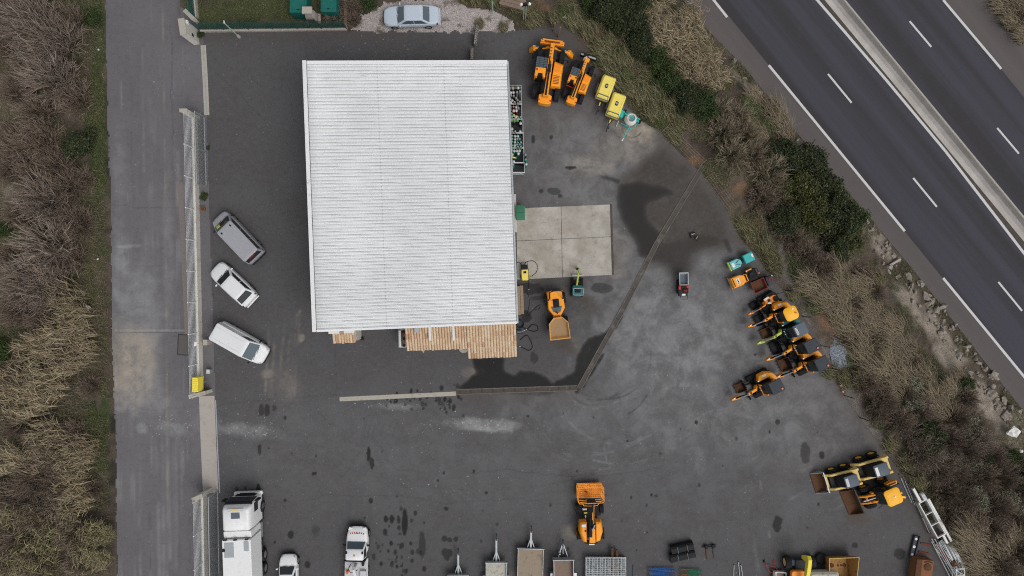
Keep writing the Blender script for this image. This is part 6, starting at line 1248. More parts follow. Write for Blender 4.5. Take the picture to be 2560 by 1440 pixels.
mb.build('frame', M['galv'], t); MB().box(-.26, -.1, -.7, .7, 1.5, 1.58).build('plank', M['label'], t); [MB().lathe([(.02, 1.1), (.09, 1.1), (.13, 1.35), (.02, 1.35)], (.12, -.6 + k * .3, 0), 10).build('pot', M['rustlt'] if k % 2 else M['black'], t) for k in range(5)]
at(t, 1007, 846, 1.2, 2)

# ================================================================ trailers and stock along the bottom edge
def trailer(label, u, v, rot, w, L, bedm, tow, guards=False, side=.25, frame='galv', aframe=False):
    t = thing('flatbed_trailer', label, 'trailer', 'trailers parked along the bottom edge')
    MB().box(-L + .04, -.04, -w / 2 + .04, w / 2 - .04, .55, .62).build('bed', M[bedm], t); MB().box(-L, 0, -.4, .4, .42, .55).build('chassis', M['dark'], t)
    mb = MB()
    for y0, y1 in ((-w / 2, -w / 2 + .06), (w / 2 - .06, w / 2)): mb.box(-L, 0, y0, y1, .55, .62 + side)
    mb.build('side_rail', M[frame], t, .01); MB().box(-.06, 0, -w / 2 - .06, w / 2 + .06, .5, .7 + side).build('headboard', M[frame], t, .01)
    mb = MB()
    if aframe: mb.bar((0, .42, .55), (tow - .3, .03, .6), .07, .07).bar((0, -.42, .55), (tow - .3, -.03, .6), .07, .07).bar((.3, 0, .58), (tow - .3, 0, .62), .05, .05)
    else: mb.bar((0, 0, .55), (tow - .35, 0, .6), .15, .12).bar((0, .3, .52), (.75, .05, .58), .07, .07).bar((0, -.3, .52), (.75, -.05, .58), .07, .07)
    mb.build('drawbar', M[frame], t)
    MB().bar((tow - .5, 0, .64), (tow, 0, .66), .1, .1).cyl((tow - .02, 0, .6), (tow + .08, 0, .66), .06).build('tow_coupling', M['dark'], t)
    MB().cyl((.35, .28, .05), (.35, .28, .8), .045).cyl((.3, .2, .12), (.3, .36, .12), .14).build('jockey_wheel', M['dark'] if not aframe else M['galv'], t)
    for s in (-1, 1):
        wheel(t, -L * .55, s * (w / 2 + (.13 if guards else -.2)), .3, .18)
        if guards: MB().side([(-L * .55 - .5, .45), (-L * .55 - .42, .68), (-L * .55 + .42, .68), (-L * .55 + .5, .45)], s * (w / 2 + .02) if s > 0 else s * (w / 2 + .27), s * (w / 2 + .27) if s > 0 else s * (w / 2 + .02)).build('mudguard', M['lightgrey'] if not aframe else M['chrome'], t)
    return at(t, u, v, .62, rot)
trailer('small trailer with a long drawbar, leftmost of the trailers and nearly out of frame', 1146, 1435, 90.5, 1.75, 3.0, 'ply', 2.15)
trailer('trailer with a pale dirty bed and grey mudguards, second in the trailer row', 1241, 1403, 90, 1.85, 3.2, 'plyl', 2.3, True)
trailer('widest trailer with a brown plywood bed and a thick drawbar with jockey wheel', 1327, 1370, 88.5, 2.25, 4.6, 'ply', 1.85, side=.1)
trailer('narrow trailer with an open a frame drawbar and shiny mudguards, right in the trailer row', 1408, 1394, 91, 1.75, 3.2, 'plyb', 1.5, True, .45, 'galv', True)
for (u, v, h), lb in zip(((1531, 1386, .05), (1543, 1391, .03)), ('longer rusty steel beam poking out behind the fence panels', 'shorter rusty steel beam poking out behind the fence panels')):
    t = thing('steel_beam', lb, 'beam'); a = .1; MB().box(-.09, .09, -1.6, .55, .55, .59).build('top_flange', M['rust'], t); MB().box(-.02, .02, -1.6, .55, .39, .55).build('web', M['rust'], t); MB().box(-.09, .09, -1.6, .55, .35, .39).build('bottom_flange', M['rust'], t); MB().box(-.3, .3, -1.4, -1.2, 0, .35).build('sleeper', M['wood'], t); at(t, u, v, .55, 1)
for k in range(5):                                # stack of temporary fence panels, each panel a thing
    t = thing('site_barrier', ('top galvanised mesh panel on the stack between the trailers and the blue props', 'galvanised mesh panel lower in the stack right of the trailers')[k > 0], 'fence panel', 'stacked mesh fence panels'); w, L = 3.45, 2.2
    MB().tube([(-w / 2, -L, 0), (-w / 2, 0, 0), (w / 2, 0, 0), (w / 2, -L, 0), (-w / 2, -L, 0)], .024, 6).build('frame', M['galv'], t)
    mb = MB()
    for i in range(30 if k == 0 else 15): x = -w / 2 + w * (i + .5) / (30 if k == 0 else 15); mb.bar((x, -L, 0), (x, 0, 0), .016, .016)
    for i in range(12): mb.bar((-w / 2, -L * (i + .5) / 12, .01), (w / 2, -L * (i + .5) / 12, .01), .014, .014)
    mb.build('wire_mesh', M['galv'], t); at(t, 1516 + random.uniform(-3, 3), 1393 + k * .8 + random.uniform(-1, 2), .6, random.uniform(-1, 1)); t.location.z = .72 - k * .11
t = thing('panel_stillage', 'steel stillage under the stacked mesh fence panels', 'stillage'); [MB().box(x - .04, x + .04, -2.3, .1, .0, .26).build('skid', M['dark'], t) for x in (-1.5, 0, 1.5)]; MB().box(-1.75, 1.75, -2.3, .1, .2, .23).build('deck', M['roofgrey'], t); at(t, 1516, 1396, .2)
def props(label, u0, u1, v, n, L, mat, group, vert=0):
    for i in range(n):
        t = thing('steel_prop', label, 'prop', group); z = .25 + .06 * (i % 3); MB().cyl((-L / 2, 0, 0), (L * .15, 0, 0), .032, n=8).build('outer_tube', M[mat], t); MB().cyl((L * .15, 0, 0), (L / 2, 0, 0), .024, n=8).build('inner_tube', M['rustlt'] if i % 2 else M[mat], t); MB().box(-L / 2 - .02, -L / 2, -.06, .06, -.06, .06).build('base_plate', M['rustlt'], t)
        p = P((u0 + u1) / 2, v + i * 2.6, z); t.location = p + Vector((random.uniform(-.06, .06), 0, 0)); t.rotation_euler = (0, 0, R(random.uniform(-3, 3) + (180 if i % 2 else 0)))
props('blue steel prop in the pile at the bottom edge', 1622, 1690, 1421, 14, 2.2, 'blue', 'pile of blue props'); props('green steel prop in the pile at the bottom edge', 1702, 1754, 1424, 12, 1.75, 'pgreen', 'pile of green props')
for u, v0, rot, lb, L in ((1583, 1414, 90, 'single blue pole standing upright by the fence panels', 1.0), (1835, 1412, 88, 'leftmost galvanised pole lying at the bottom edge', 1.6), (1846, 1405, 95, 'longest galvanised pole lying at the bottom edge', 1.8), (1852, 1412, 99, 'slanted galvanised pole lying at the bottom edge', 1.6)):
    t = thing('pole', lb, 'pole'); MB().cyl((-L, 0, .06), (0, 0, .06), .035).build('tube', M['blue'] if u < 1600 else M['galv'], t); MB().cyl((0, 0, .06), (.04, 0, .06), .04).build('end_cap', M['dark'], t); at(t, u, v0, .06, rot)
for k, (u, v, w) in enumerate(((1706, 1371, 1.95), (1707, 1391, 2.15))):
    t = thing('loader_bucket', ('upper of two black buckets lying together near the boom lift', 'lower and larger of two black buckets lying together near the blue props')[k], 'bucket', 'pair of black buckets')
    MB().side([(.4, .1), (.35, .6), (.2, .72), (-.25, .66), (-.42, .3), (-.38, .05), (-.34, .06), (-.36, .3), (-.22, .60), (.18, .66), (.3, .56), (.35, .1)], -w / 2, w / 2).build('bucket_shell', M['black'], t, 0, 30)
    for y_ in (-w / 2, w / 2): MB().side([(.4, .1), (.35, .6), (.2, .72), (-.25, .66), (-.42, .3), (-.38, .05)], y_ - .02, y_ + .02).build('bucket_side', M['dark'], t)
    for y_ in (-.4, .45): MB().bar((-.3, y_, .68), (.3, y_, .74), .05, .05).build('hook', M['roofgrey2'], t)
    MB().box(-.44, -.36, -w / 2, w / 2, .02, .12).build('cutting_edge', M['roofgrey'], t); at(t, u, v, .5, 103)
t = thing('lift_forks', 'dark fork frame with two thin tines left on the ground near the black buckets', 'forks'); MB().bar((-.6, 0, .12), (.6, 0, .12), .08, .1).bar((-.55, .1, .12), (.65, .12, .12), .05, .05).build('crossbar', M['dark'], t)
for x in (-.28, .33): MB().box(x - .1, x + .1, -.1, .2, .05, .3).build('bracket', M['black'], t); MB().box(x - .04, x + .04, -1.1, -.05, .02, .07).build('tine', M['rust'], t)
at(t, 1773, 1367, .1, 5)
t = thing('barrow_frame', 'red tubular sack barrow lying beside a grey trolley at the bottom edge', 'barrow'); MB().tube([(-.35, .75, .1), (-.3, .3, .25), (.5, .25, .25), (.4, .8, .1)], .025).tube([(-.3, .3, .25), (.1, -.3, .3), (.75, .0, .3), (.5, .25, .25)], .025).build('frame', M['red'], t); MB().cyl((-.5, .55, .1), (-.42, .55, .1), .1).build('wheel', M['tyre'], t); at(t, 1922, 1422, .2, -8)
t = thing('trolley', 'small grey trolley with a brown deck beside the red barrow', 'trolley'); MB().box(-.5, .42, -.8, .3, .3, .36).build('deck', M['plyb'], t); mb = MB(); [mb.tube([(x, .32, .1), (x, .34, .85), (x, -.8, .85)], .025) for x in (-.5, -.4, .44)]; mb.bar((-.5, .34, .85), (.44, .34, .85), .05, .05); mb.build('frame', M['galv'], t)
for x in (-.4, .35): MB().lathe([(.01, -.03), (.1, -.03), (.1, .03), (.01, .03)], (x, .1, .1), 12, 'y').build('wheel', M['tyre'], t)
at(t, 1947, 1436, .4, -2)
t = thing('fork_carriage', 'grey fork carriage with two rusty tines lying flat by the rusty tank', 'forks'); MB().box(-.3, .0, -.95, .95, .05, .25).box(.1, .2, -1.0, 1.0, .1, .3).bar((.2, -1.0, .1), (.6, -1.1, .1), .06, .06).build('carriage_plate', M['roofgrey'], t, .02)
for y_ in (-.35, .42): MB().box(.5, 1.4, y_ - .07, y_ + .07, .02, .08).build('tine', M['rustred'], t)
for y_ in (-.7, 0, .7): MB().cyl((-.15, y_, .25), (-.15, y_, .3), .12).build('bolt_boss', M['galv'], t)
at(t, 2288, 1367, .2, -14)
t = thing('rusty_tank', 'rusty square tank with a round lid near the bottom right corner', 'tank'); MB().box(-.75, .75, -1.5, .8, 0, .95).build('tank_body', M['rustlt'], t, .05); MB().box(-.8, -.3, -1.5, .82, .95, 1.05).build('cover_plate', M['rust'], t, .02); MB().lathe([(.02, .95), (.32, .95), (.32, 1.0), (.26, 1.03), (.02, 1.03)], (.25, .2, 0), 20).build('lid', M['rust'], t); MB().tube([(-.1, .6, .98), (.3, .7, 1.05), (.65, .6, .98)], .03).build('handle', M['dark'], t); at(t, 2311, 1423, .95, -7)
for (u, v, r_), lb in zip(((1733, 588, 10), (1744, 595, 55)), ('larger loose steel coupling block lying on the wet patch', 'smaller loose steel coupling block lying on the wet patch')):
    t = thing('coupling_block', lb, 'coupling'); MB().box(-.18, .18, -.22, .22, .1, .2).build('plate', M['dark'], t, .02); [MB().box(x - .03, x + .03, -.24, .24, .0, .34).build('lug', M['rust'], t, .01) for x in (-.18, .18)]; MB().cyl((-.22, .1, .26), (.22, .1, .26), .04).build('pin', M['galv'], t); at(t, u, v, .2, r_); t.scale = (1, 1, 1) if u < 1740 else (.8, .8, .8)
# mesh barriers against the bank
for (a_, b_), lb in zip((((1655, 330), (1745, 418)), ((1762, 446), (1822, 528))), ('rusty wire mesh barrier leaning on the bank above the drain', 'rusty wire mesh barrier leaning on the bank below the drain')):
    t = thing('mesh_barrier', lb, 'barrier', 'rusty mesh barriers'); a, b = P(*a_), P(*b_); d = b - a; t.location = a; t.rotation_euler = (0, 0, math.atan2(d.y, d.x)); L = d.length; mb = MB()
    for k in range(5): mb.bar((0, .0 + k * .12, .1 + k * .3), (L, 0 + k * .12, .1 + k * .3), .012, .012)
    for k in range(int(L / .3) + 1): mb.bar((k * .3, 0, .05), (k * .3, .5, 1.35), .008, .008)
    mb.build('wire_mesh', M['ply'], t)
    for k in range(3): MB().bar((L * k / 2, -.05, 0), (L * k / 2, .52, 1.4), .045, .045).build('post', M['ply'], t)
# ladder hoist and stacked scaffold parts on the right
t = thing('ladder_hoist', 'white ladder hoist section with three framed openings at the foot of the bank', 'hoist'); a = R(-64)
MB().box(-1.75, 1.75, -.42, -.34, .5, .72).box(-1.75, 1.75, .34, .42, .5, .72).box(-1.75, -1.67, -.34, .34, .5, .7).box(-.55, -.49, -.34, .34, .5, .7).box(.5, .56, -.34, .34, .5, .7).box(1.67, 1.75, -.34, .34, .5, .7).build('frame', M['label'], t, .01)
MB().box(-1.6, 2.6, .48, .68, .4, .6).build('side_beam', M['label'], t, .02); MB().box(-3.1, -1.8, -.3, -.08, .5, .75).build('drive_beam', M['label'], t, .02); MB().cyl((-2.2, .1, .6), (-2.2, .4, .6), .22).cyl((-1.95, .1, .6), (-1.95, .4, .6), .22).build('winch_drum', M['lightgrey'], t); MB().box(1.8, 2.6, .1, .3, .4, .6).build('side_beam', M['label'], t, .02); MB().box(-1.6, 1.6, -.42, -.34, 0, .5).box(-1.6, 1.6, .34, .42, 0, .5).build('skid', M['lightgrey'], t)
at(t, 2329, 1296, .6, -61.5)
for i in range(9):
    t = thing('scaffold_tube', 'galvanised scaffold tube in the bundle below the white ladder hoist', 'scaffold tube', 'bundle of scaffold tubes'); L = random.uniform(4.2, 5.6); MB().cyl((0, 0, 0), (L, 0, 0), .035, n=8).build('tube', M['galv'], t); MB().cyl((-.02, 0, 0), (.05, 0, 0), .05, n=8).build('coupler', M['lightgrey'], t)
    at(t, 2330 + i * 4.5 - (i % 2) * 6, 1348 + (i % 3) * 6, .2, -60 + random.uniform(-3, 3)); t.location.z = .15 + (i % 3) * .09
for i in range(3):
    t = thing('scaffold_deck', ('outermost galvanised scaffold board by the bank', 'middle galvanised scaffold board below the hoist', 'innermost galvanised scaffold board below the hoist')[i], 'scaffold board'); MB().box(0, 3.1, -.15, .15, 0, .06).build('deck', M['galv'], t, .01); MB().box(0, .06, -.17, .17, -.02, .08).build('hook', M['dark'], t); at(t, 2364 + 9 * (1 - i), 1352 - i * 1, .3, -61 + i); t.location.z = .28 - .08 * i
t = thing('red_panel', 'faded red barrier panel leaning on the scaffold tubes', 'panel'); MB().tube([(0, 0, 0), (0, .5, .1), (2.0, .5, .1), (2.0, 0, 0), (0, 0, 0)], .03).build('frame', M['label'], t); MB().box(.05, 1.95, .05, .45, .03, .06).build('sheet', M['rustred'], t); at(t, 2337, 1366, .3, -54); t.location.z = .1
t = thing('lattice_mast', 'white lattice mast end at the bottom right edge', 'mast'); mb = MB()
for x, z in ((-.35, .15), (.35, .15), (-.35, .75), (.35, .75)): mb.tube([(x, .1, z), (x, -2.4, z)], .035)
for k in range(5):
    y_ = -k * .5; mb.tube([(-.35, y_, .15), (.35, y_, .15)], .025).tube([(-.35, y_, .75), (.35, y_, .75)], .025).tube([(-.35, y_, .75), (.35, y_ - .5, .75)], .02).tube([(-.35, y_, .15), (-.35, y_, .75)], .025).tube([(.35, y_, .15), (.35, y_, .75)], .025)
mb.build('lattice', M['label'], t); MB().tube([(-.4, .12, .78), (.4, .12, .78)], .045).build('end_bar', M['lightgrey'], t); at(t, 2399, 1424, .7, 6)
t = thing('rust_bracket', 'small rusty bracket lying between the scaffold boards and the lattice mast', 'bracket'); MB().box(-.3, .3, -.25, .25, 0, .3).build('plate', M['rust'], t, .03); MB().cyl((0, 0, .3), (0, 0, .36), .12).build('boss', M['rustlt'], t); at(t, 2386, 1408, .2, 20)
for i in range(4):
    t = thing('pipe', 'thin grey pipe lying along the bank behind the loader', 'pipe', 'pipes along the bank'); MB().cyl((0, 0, .05), (2.4, 0, .05), .03).build('tube', M['galv'] if i % 2 else M['roofgrey2'], t); MB().cyl((-.03, 0, .05), (.03, 0, .05), .04).build('end_cap', M['dark'], t); at(t, 2247 + i * 5, 1186 + i * 3 + (i % 2) * 6, .05, hd(26, 56) + random.uniform(-3, 3))
t = thing('guard_cable', 'thin pale cable strung on low pegs along the yard edge beside the hoist', 'cable'); q = [PG(u, v) + Vector((0, 0, .35)) for u, v in ((2282, 1250), (2300, 1290), (2318, 1330))]; MB().tube([p - q[0] for p in q], .03, 5).build('cable', M['paleconc'], t); t.location = q[0]; [MB().cyl(p - q[0] + Vector((0, 0, -.4)), p - q[0] + Vector((0, 0, .04)), .04).build('peg', M['rust'], t) for p in q]
# yard edge fence posts leaning out of the bank
mb = [(1924, 666), (1962, 726), (2006, 791), (2052, 864), (2072, 919), (2110, 988), (2148, 1043), (2262, 1180), (2352, 1302), (2392, 1372), (1560, 92), (1545, 20)]
fp = None
for i, (u, v) in enumerate(mb):
    if fp is None:
        fp = thing('fence_post', '', 'fence post', 'dark posts of the bank fence'); MB().cyl((0, 0, -.3), (0, 0, 1.7), .035).build('post', M['black'], fp); MB().cyl((0, 0, 1.7), (0, 0, 1.74), .045).build('cap', M['dark'], fp); o = fp
    else: o = dup(fp)
    o['label'] = 'thin dark fence post ' + ['behind the black seat of the ride on roller', 'behind the roofless mini excavator', 'behind the teal excavator', 'behind the excavator next to the teal one', 'below the blue gravel heap', 'on the bank by the sandy strip', 'further down the bank by the sandy strip', 'behind the cream skid steers', 'beside the white ladder hoist', 'by the scaffold boards', 'in the dark bushes above the small telehandler', 'in the dark bushes at the top edge'][i]
    p = PG(u, v); o.location = p
# culvert headwall, rocks, gravel heap, litter
t = thing('headwall', 'small pale concrete headwall set in the rocks beside the motorway', 'headwall'); p = PG(2232, 658); MB().box(-.75, .75, -.10, .10, -1.0, .2).build('wall', M['ramp'], t, .02); MB().obox((-.72, -.42, -.2), (.18, .7, .6), 0).build('wing_wall', M['ramp'], t, .02); t.location = p; t.rotation_euler = (0, 0, R(30))
def rock_mesh(seed):
    r_ = random.Random(seed); bm = bmesh.new(); bmesh.ops.create_icosphere(bm, subdivisions=4, radius=1)
    pl = [(Vector((r_.gauss(0, 1), r_.gauss(0, 1), r_.gauss(0, 1))).normalized(), r_.uniform(.32, .8)) for _ in range(16)]
    for v in bm.verts:
        for n_, d in pl:
            k = v.co.dot(n_) - d
            if k > 0: v.co -= n_ * k
        v.co *= 1 + r_.uniform(-.035, .035) + .09 * math.sin(v.co.x * 7 + seed) * math.sin(v.co.y * 8 + 2 * seed)
    me = bpy.data.meshes.new('boulder'); bm.to_mesh(me); bm.free(); me.materials.append(M['rock']); return me
q = NT('pale_limestone'); g = q.geo(); q_i = q.n('ShaderNodeObjectInfo').outputs['Random']
col = q.mix(q.step(q.noise(g, 3.5, 6, .7), .35, .7), (.15, .128, .105), (.42, .385, .34)); col = q.mix(q.math('MULTIPLY', q_i, .5), col, (.27, .235, .20)); col = q.mix(q.math('MULTIPLY', q.step(q.noise(g, 9, 4, .7), .55, .7), .7), col, (.10, .088, .07)); M['rock'] = q.done(col, .95, 0, q.noise(g, 8, 5), .6, .08)
rocks = [rock_mesh(s) for s in range(6)]
def edge_pt(v):
    for (a, b), (c_, d) in zip(ROAD_EDGE[:-1], ROAD_EDGE[1:]):
        if b <= v <= d: return a + (c_ - a) * (v - b) / (d - b)
rs = random.Random(11); ri = 0
spots = [(v, rs.uniform(6, 22), rs.uniform(.22, .5)) for v in (155, 196, 232, 258, 262, 290, 300, 318, 338, 352, 372, 395, 412, 436, 462, 508, 520, 548, 558, 572, 588, 606, 622, 640)] + [(v + rs.uniform(-6, 6), rs.uniform(6, 62), rs.uniform(.25, .62)) for v in range(665, 1110, 8)] + [(rs.uniform(500, 1110), rs.uniform(4, 66), rs.uniform(.12, .3)) for _ in range(95)]
for v, offp, s in spots:
    u = edge_pt(min(v, 1029)) - offp + (0 if v < 1029 else (v - 1029) * .82); o = obj('boulder', rocks[ri % 6]); p = PG(u, v)
    o.location = (p.x, p.y, p.z + s * .1); o.scale = (s * rs.uniform(.8, 1.3), s * rs.uniform(.7, 1.1), s * rs.uniform(.5, .8)); o.rotation_euler = (0, 0, rs.uniform(0, 6.28)); ri += 1
    zone_ = 'by the dark evergreen bushes, above the headwall' if 480 < v < 660 else 'along the upper verge below the reeds' if v <= 480 else 'below the headwall, beside the straw grass' if v < 860 else 'near the right edge of the photo'
    tag(o, 'pale rough limestone boulder beside the motorway, ' + zone_, 'boulder', 'boulders beside the motorway, ' + zone_)
q = NT('blue_grey_chippings'); g = q.geo(); v1 = q.n('ShaderNodeSeparateColor'); q.put(v1.inputs[0], q.voro(g, 15, out='Color')); M['chip'] = q.done(q.ramp(v1.outputs[0], [(0, (.11, .125, .155)), (.5, (.20, .225, .27)), (1, (.33, .36, .41))]), .9, 0, q.voro(g, 15), .8, .05)
V, Qf = [], []; p = PG(2098, 878); n = 40
for i in range(n):
    for j in range(n):
        x, y_ = (i / (n - 1) - .5) * 2, (j / (n - 1) - .5) * 2; r_ = max(0, math.hypot(x, y_) * (1 + .18 * math.sin(3 * math.atan2(y_, x) + 1) + .1 * math.sin(7 * math.atan2(y_, x)))); X, Y = x * 1.05, y_ * 1.45
        gz = float(ground_z(p.x + X, p.y + Y)) - p.z; V.append((X, Y, gz + max(-.12, .2 * (1 - (r_ / .95) ** 1.6)) + random.uniform(-.012, .012)))
for i in range(n - 1):
    for j in range(n - 1): a = i * n + j; Qf.append((a, a + n, a + n + 1, a + 1))
o = obj('gravel_heap', npmesh('gravel_heap', V, Qf, M['chip'], True)); o.location = p; o.rotation_euler = (0, 0, R(14)); tag(o, 'low heap of blue grey chippings on the bank behind the mini excavators', 'gravel heap')
def litter(label, u, v, s, mat='label', cat='litter'):
    bm = bmesh.new(); bmesh.ops.create_icosphere(bm, subdivisions=2, radius=s); r_ = random.Random(int(u * 7 + v))
    for w in bm.verts: w.co = Vector((w.co.x * r_.uniform(.6, 1.4), w.co.y * r_.uniform(.5, 1.2), w.co.z * r_.uniform(.15, .6)))
    me = bpy.data.meshes.new('litter'); bm.to_mesh(me); bm.free(); me.materials.append(M[mat]); o = obj('litter', me); p = PG(u, v); o.location = p + Vector((0, 0, s * .5 + (.35 if u < 265 or u > 1900 else .05))); tag(o, label, cat)
litter('crumpled white plastic sheet on the rocks near the right edge', 2522, 1078, .55); litter('white plastic scrap in the bare shrubs left of the lane, near the dark path', 80, 610, .28); litter('white litter on the verge level with the white chalk mark', 251, 648, .09, 'lightgrey'); litter('white litter on the verge beside the big bare shrub', 253, 128, .09, 'lightgrey')
for u, v, lb in ((1411, 45, 'left of three white scraps in the grass above the stakes'), (1425, 42, 'middle white scrap in the grass above the stakes'), (1433, 37, 'right of three white scraps in the grass above the stakes'), (88, 297, 'grey white slab scrap under the big bare shrub'), (228, 768, 'pale blue scrap in the reeds beside the lane'), (75, 322, 'small white scrap left of the slab scrap under the shrub'), (34, 331, 'tiny white scrap among the twigs at the left edge'), (2545, 1125, 'white scrap below the plastic sheet near the right edge')): litter(lb, u, v, .17)
for u, v, lb in ((2098, 963, 'upper of two orange pegs at the edge of the yard below the gravel heap'), (2103, 978, 'lower orange peg at the edge of the yard below the gravel heap')):
    t = thing('marker_peg', lb, 'peg'); MB().cyl((0, 0, 0), (0, 0, .3), .05).build('peg', M['orangelight'], t); MB().cyl((0, 0, .3), (0, 0, .36), .08).build('cap', M['orangelight'], t); t.location = PG(u, v)
o = thing('concrete_slab', 'tilted grey slab half buried in the reeds at the lower left', 'slab'); MB().box(-.6, .6, -.45, .45, 0, .15).build('slab', M['speck'] if 0 else M['ramp'], o, .03); MB().box(-.5, .5, -.4, .4, .15, .18).build('crust', M['paleconc'], o, .02); o.location = PG(57, 1035) + Vector((0, 0, .6)); o.rotation_euler = (R(12), 0, R(-20))
# ================================================================ vegetation
def leafmat(name, stops, rough=.8, trans=.0, vary=.35):
    t = NT(name); isl = t.island(); oi = t.n('ShaderNodeObjectInfo').outputs['Random']
    col = t.ramp(isl, stops); col = t.mix(t.math('MULTIPLY', oi, vary), col, sc(stops[1][1], .55)); return t.done(col, rough, spec=.25)
M['twig'] = leafmat('bare_twig_bark', [(0, (.17, .134, .108)), (.4, (.27, .216, .178)), (.8, (.37, .305, .255)), (1, (.46, .39, .33))])
M['twigb'] = leafmat('brown_twig_bark', [(0, (.135, .102, .078)), (.5, (.225, .174, .135)), (1, (.33, .265, .21))])
M['twigt'] = leafmat('tan_twig_bark', [(0, (.14, .115, .08)), (.5, (.27, .225, .155)), (1, (.40, .345, .25))])
M['reed'] = leafmat('dry_reed', [(0, (.10, .078, .052)), (.35, (.24, .19, .12)), (.75, (.40, .33, .21)), (1, (.52, .45, .30))])
M['reedg'] = leafmat('yellow_green_reed', [(0, (.10, .085, .05)), (.4, (.25, .215, .125)), (.75, (.39, .35, .20)), (1, (.28, .29, .13))])
M['straw'] = leafmat('straw_grass', vary=.6, stops= [(0, (.165, .125, .085)), (.4, (.25, .205, .14)), (.8, (.345, .285, .205)), (1, (.26, .24, .135))])
M['grassg'] = leafmat('green_grass', [(0, (.04, .056, .022)), (.5, (.085, .115, .042)), (.9, (.14, .165, .066)), (1, (.30, .27, .14))])
M['scrub'] = leafmat('mixed_scrub_grass', [(0, (.05, .052, .027)), (.35, (.10, .106, .046)), (.65, (.18, .165, .088)), (1, (.34, .285, .18))])
M['leaf'] = leafmat('dark_evergreen_leaf', [(0, (.014, .02, .011)), (.5, (.034, .046, .021)), (.85, (.066, .080, .034)), (1, (.13, .14, .06))])
M['leafo'] = leafmat('olive_evergreen_leaf', [(0, (.022, .026, .011)), (.5, (.056, .064, .022)), (.85, (.10, .105, .034)), (1, (.18, .165, .06))])
M['leafg'] = leafmat('fresh_green_leaf', [(0, (.018, .032, .010)), (.5, (.038, .062, .018)), (1, (.075, .105, .032))])
M['palel'] = leafmat('grey_green_leaf', [(0, (.06, .065, .045)), (.5, (.17, .175, .12)), (1, (.34, .34, .25))])
M['bark'] = paint('shrub_bark', (.07, .055, .042), .95, .4, (.04, .032, .025))
vr = np.random.default_rng(12)
def unit(a): return a / (np.linalg.norm(a, axis=1, keepdims=True) + 1e-9)
def ribbon_mesh(name, P0, P1, P2, w0, w1, w2, mat):
    n = len(P0); d = unit(P2 - P0); rnd = unit(vr.normal(size=(n, 3))); s = unit(np.cross(d, rnd)); s[:, 2] *= .5
    def col(w): return np.asarray(w).reshape(-1, 1) * np.ones((n, 1))
    V = np.stack([P0 - s * col(w0), P0 + s * col(w0), P1 - s * col(w1), P1 + s * col(w1), P2 - s * col(w2), P2 + s * col(w2)], 1).reshape(-1, 3)
    b = (np.arange(n) * 6)[:, None]; Q = np.concatenate([b + np.array([[0, 1, 3, 2]]), b + np.array([[2, 3, 5, 4]])], 0)
    return npmesh(name, V, Q, mat)
def twig_mesh(Rr, Hh, nm, ns, mat, w=.011, lean=(0, 0)):
    a = vr.uniform(0, 2 * np.pi, nm); rr_ = Rr * np.sqrt(vr.uniform(.03, 1, nm)); hz = Hh * (1 - .45 * (rr_ / Rr) ** 2) * vr.uniform(.65, 1.05, nm)
    P0 = np.stack([np.cos(a) * rr_ * .25, np.sin(a) * rr_ * .25, np.zeros(nm) - .05], 1) + vr.normal(0, .06 * Rr, (nm, 3)) * [1, 1, 0]
    P2 = np.stack([np.cos(a) * rr_ + lean[0], np.sin(a) * rr_ + lean[1], hz], 1); P1 = P0 * .45 + P2 * .55 + np.stack([vr.normal(0, .06 * Rr, nm), vr.normal(0, .06 * Rr, nm), .14 * hz], 1)
    t_ = vr.uniform(.25, .98, (nm, ns)); A = ((1 - t_) ** 2)[..., None] * P0[:, None] + (2 * t_ * (1 - t_))[..., None] * P1[:, None] + (t_ ** 2)[..., None] * P2[:, None]
    A = A.reshape(-1, 3); dm = np.repeat(unit(P2 - P0), ns, 0); L = Rr * vr.uniform(.15, .5, len(A))[:, None]
    dd = unit(dm + vr.normal(0, .34, (len(A), 3)) + [0, 0, .12]); C2 = A + dd * L; C1 = (A + C2) / 2 + vr.normal(0, .05, (len(A), 3)) * L
    return ribbon_mesh('bare_shrub', np.concatenate([P0, A]), np.concatenate([P1, C1]), np.concatenate([P2, C2]), np.concatenate([np.full(nm, w * 1.5), np.full(len(A), w * .8)]), np.concatenate([np.full(nm, w), np.full(len(A), w * .7)]), np.concatenate([np.full(nm, w * .5), np.full(len(A), w * .4)]), mat)
def leaf_mesh(lobes, n, size, mat, name='foliage'):
    """lobes: (x,y,z,rx,ry,rz); leaves mostly near each lobe's surface, in small sprays"""
    out = []; tot = sum(l[3] * l[4] for l in lobes)
    for x, y, z, rx, ry, rz in lobes:
        m = max(10, int(n * rx * ry / tot / 7)); d = unit(vr.normal(size=(m, 3))); d[:, 2] = np.abs(d[:, 2]) * 1.0 - .25; r_ = vr.uniform(.55, 1.08, (m, 1)); c_ = np.array([x, y, z]) + d * r_ * [rx, ry, rz]
        out.append((np.repeat(c_, 7, 0) + vr.normal(0, size * 1.5, (m * 7, 3))))
    C_ = np.concatenate(out); n = len(C_); u = unit(vr.normal(size=(n, 3)) * [1, 1, .55]); v = unit(np.cross(u, unit(vr.normal(size=(n, 3)) * [.7, .7, 1]))); s = size * vr.uniform(.6, 1.35, (n, 1))
    V = np.stack([C_ - u * s, C_ + v * s * .5, C_ + u * s, C_ - v * s * .5], 1).reshape(-1, 3); return npmesh(name, V, np.arange(4 * n).reshape(-1, 4), mat)
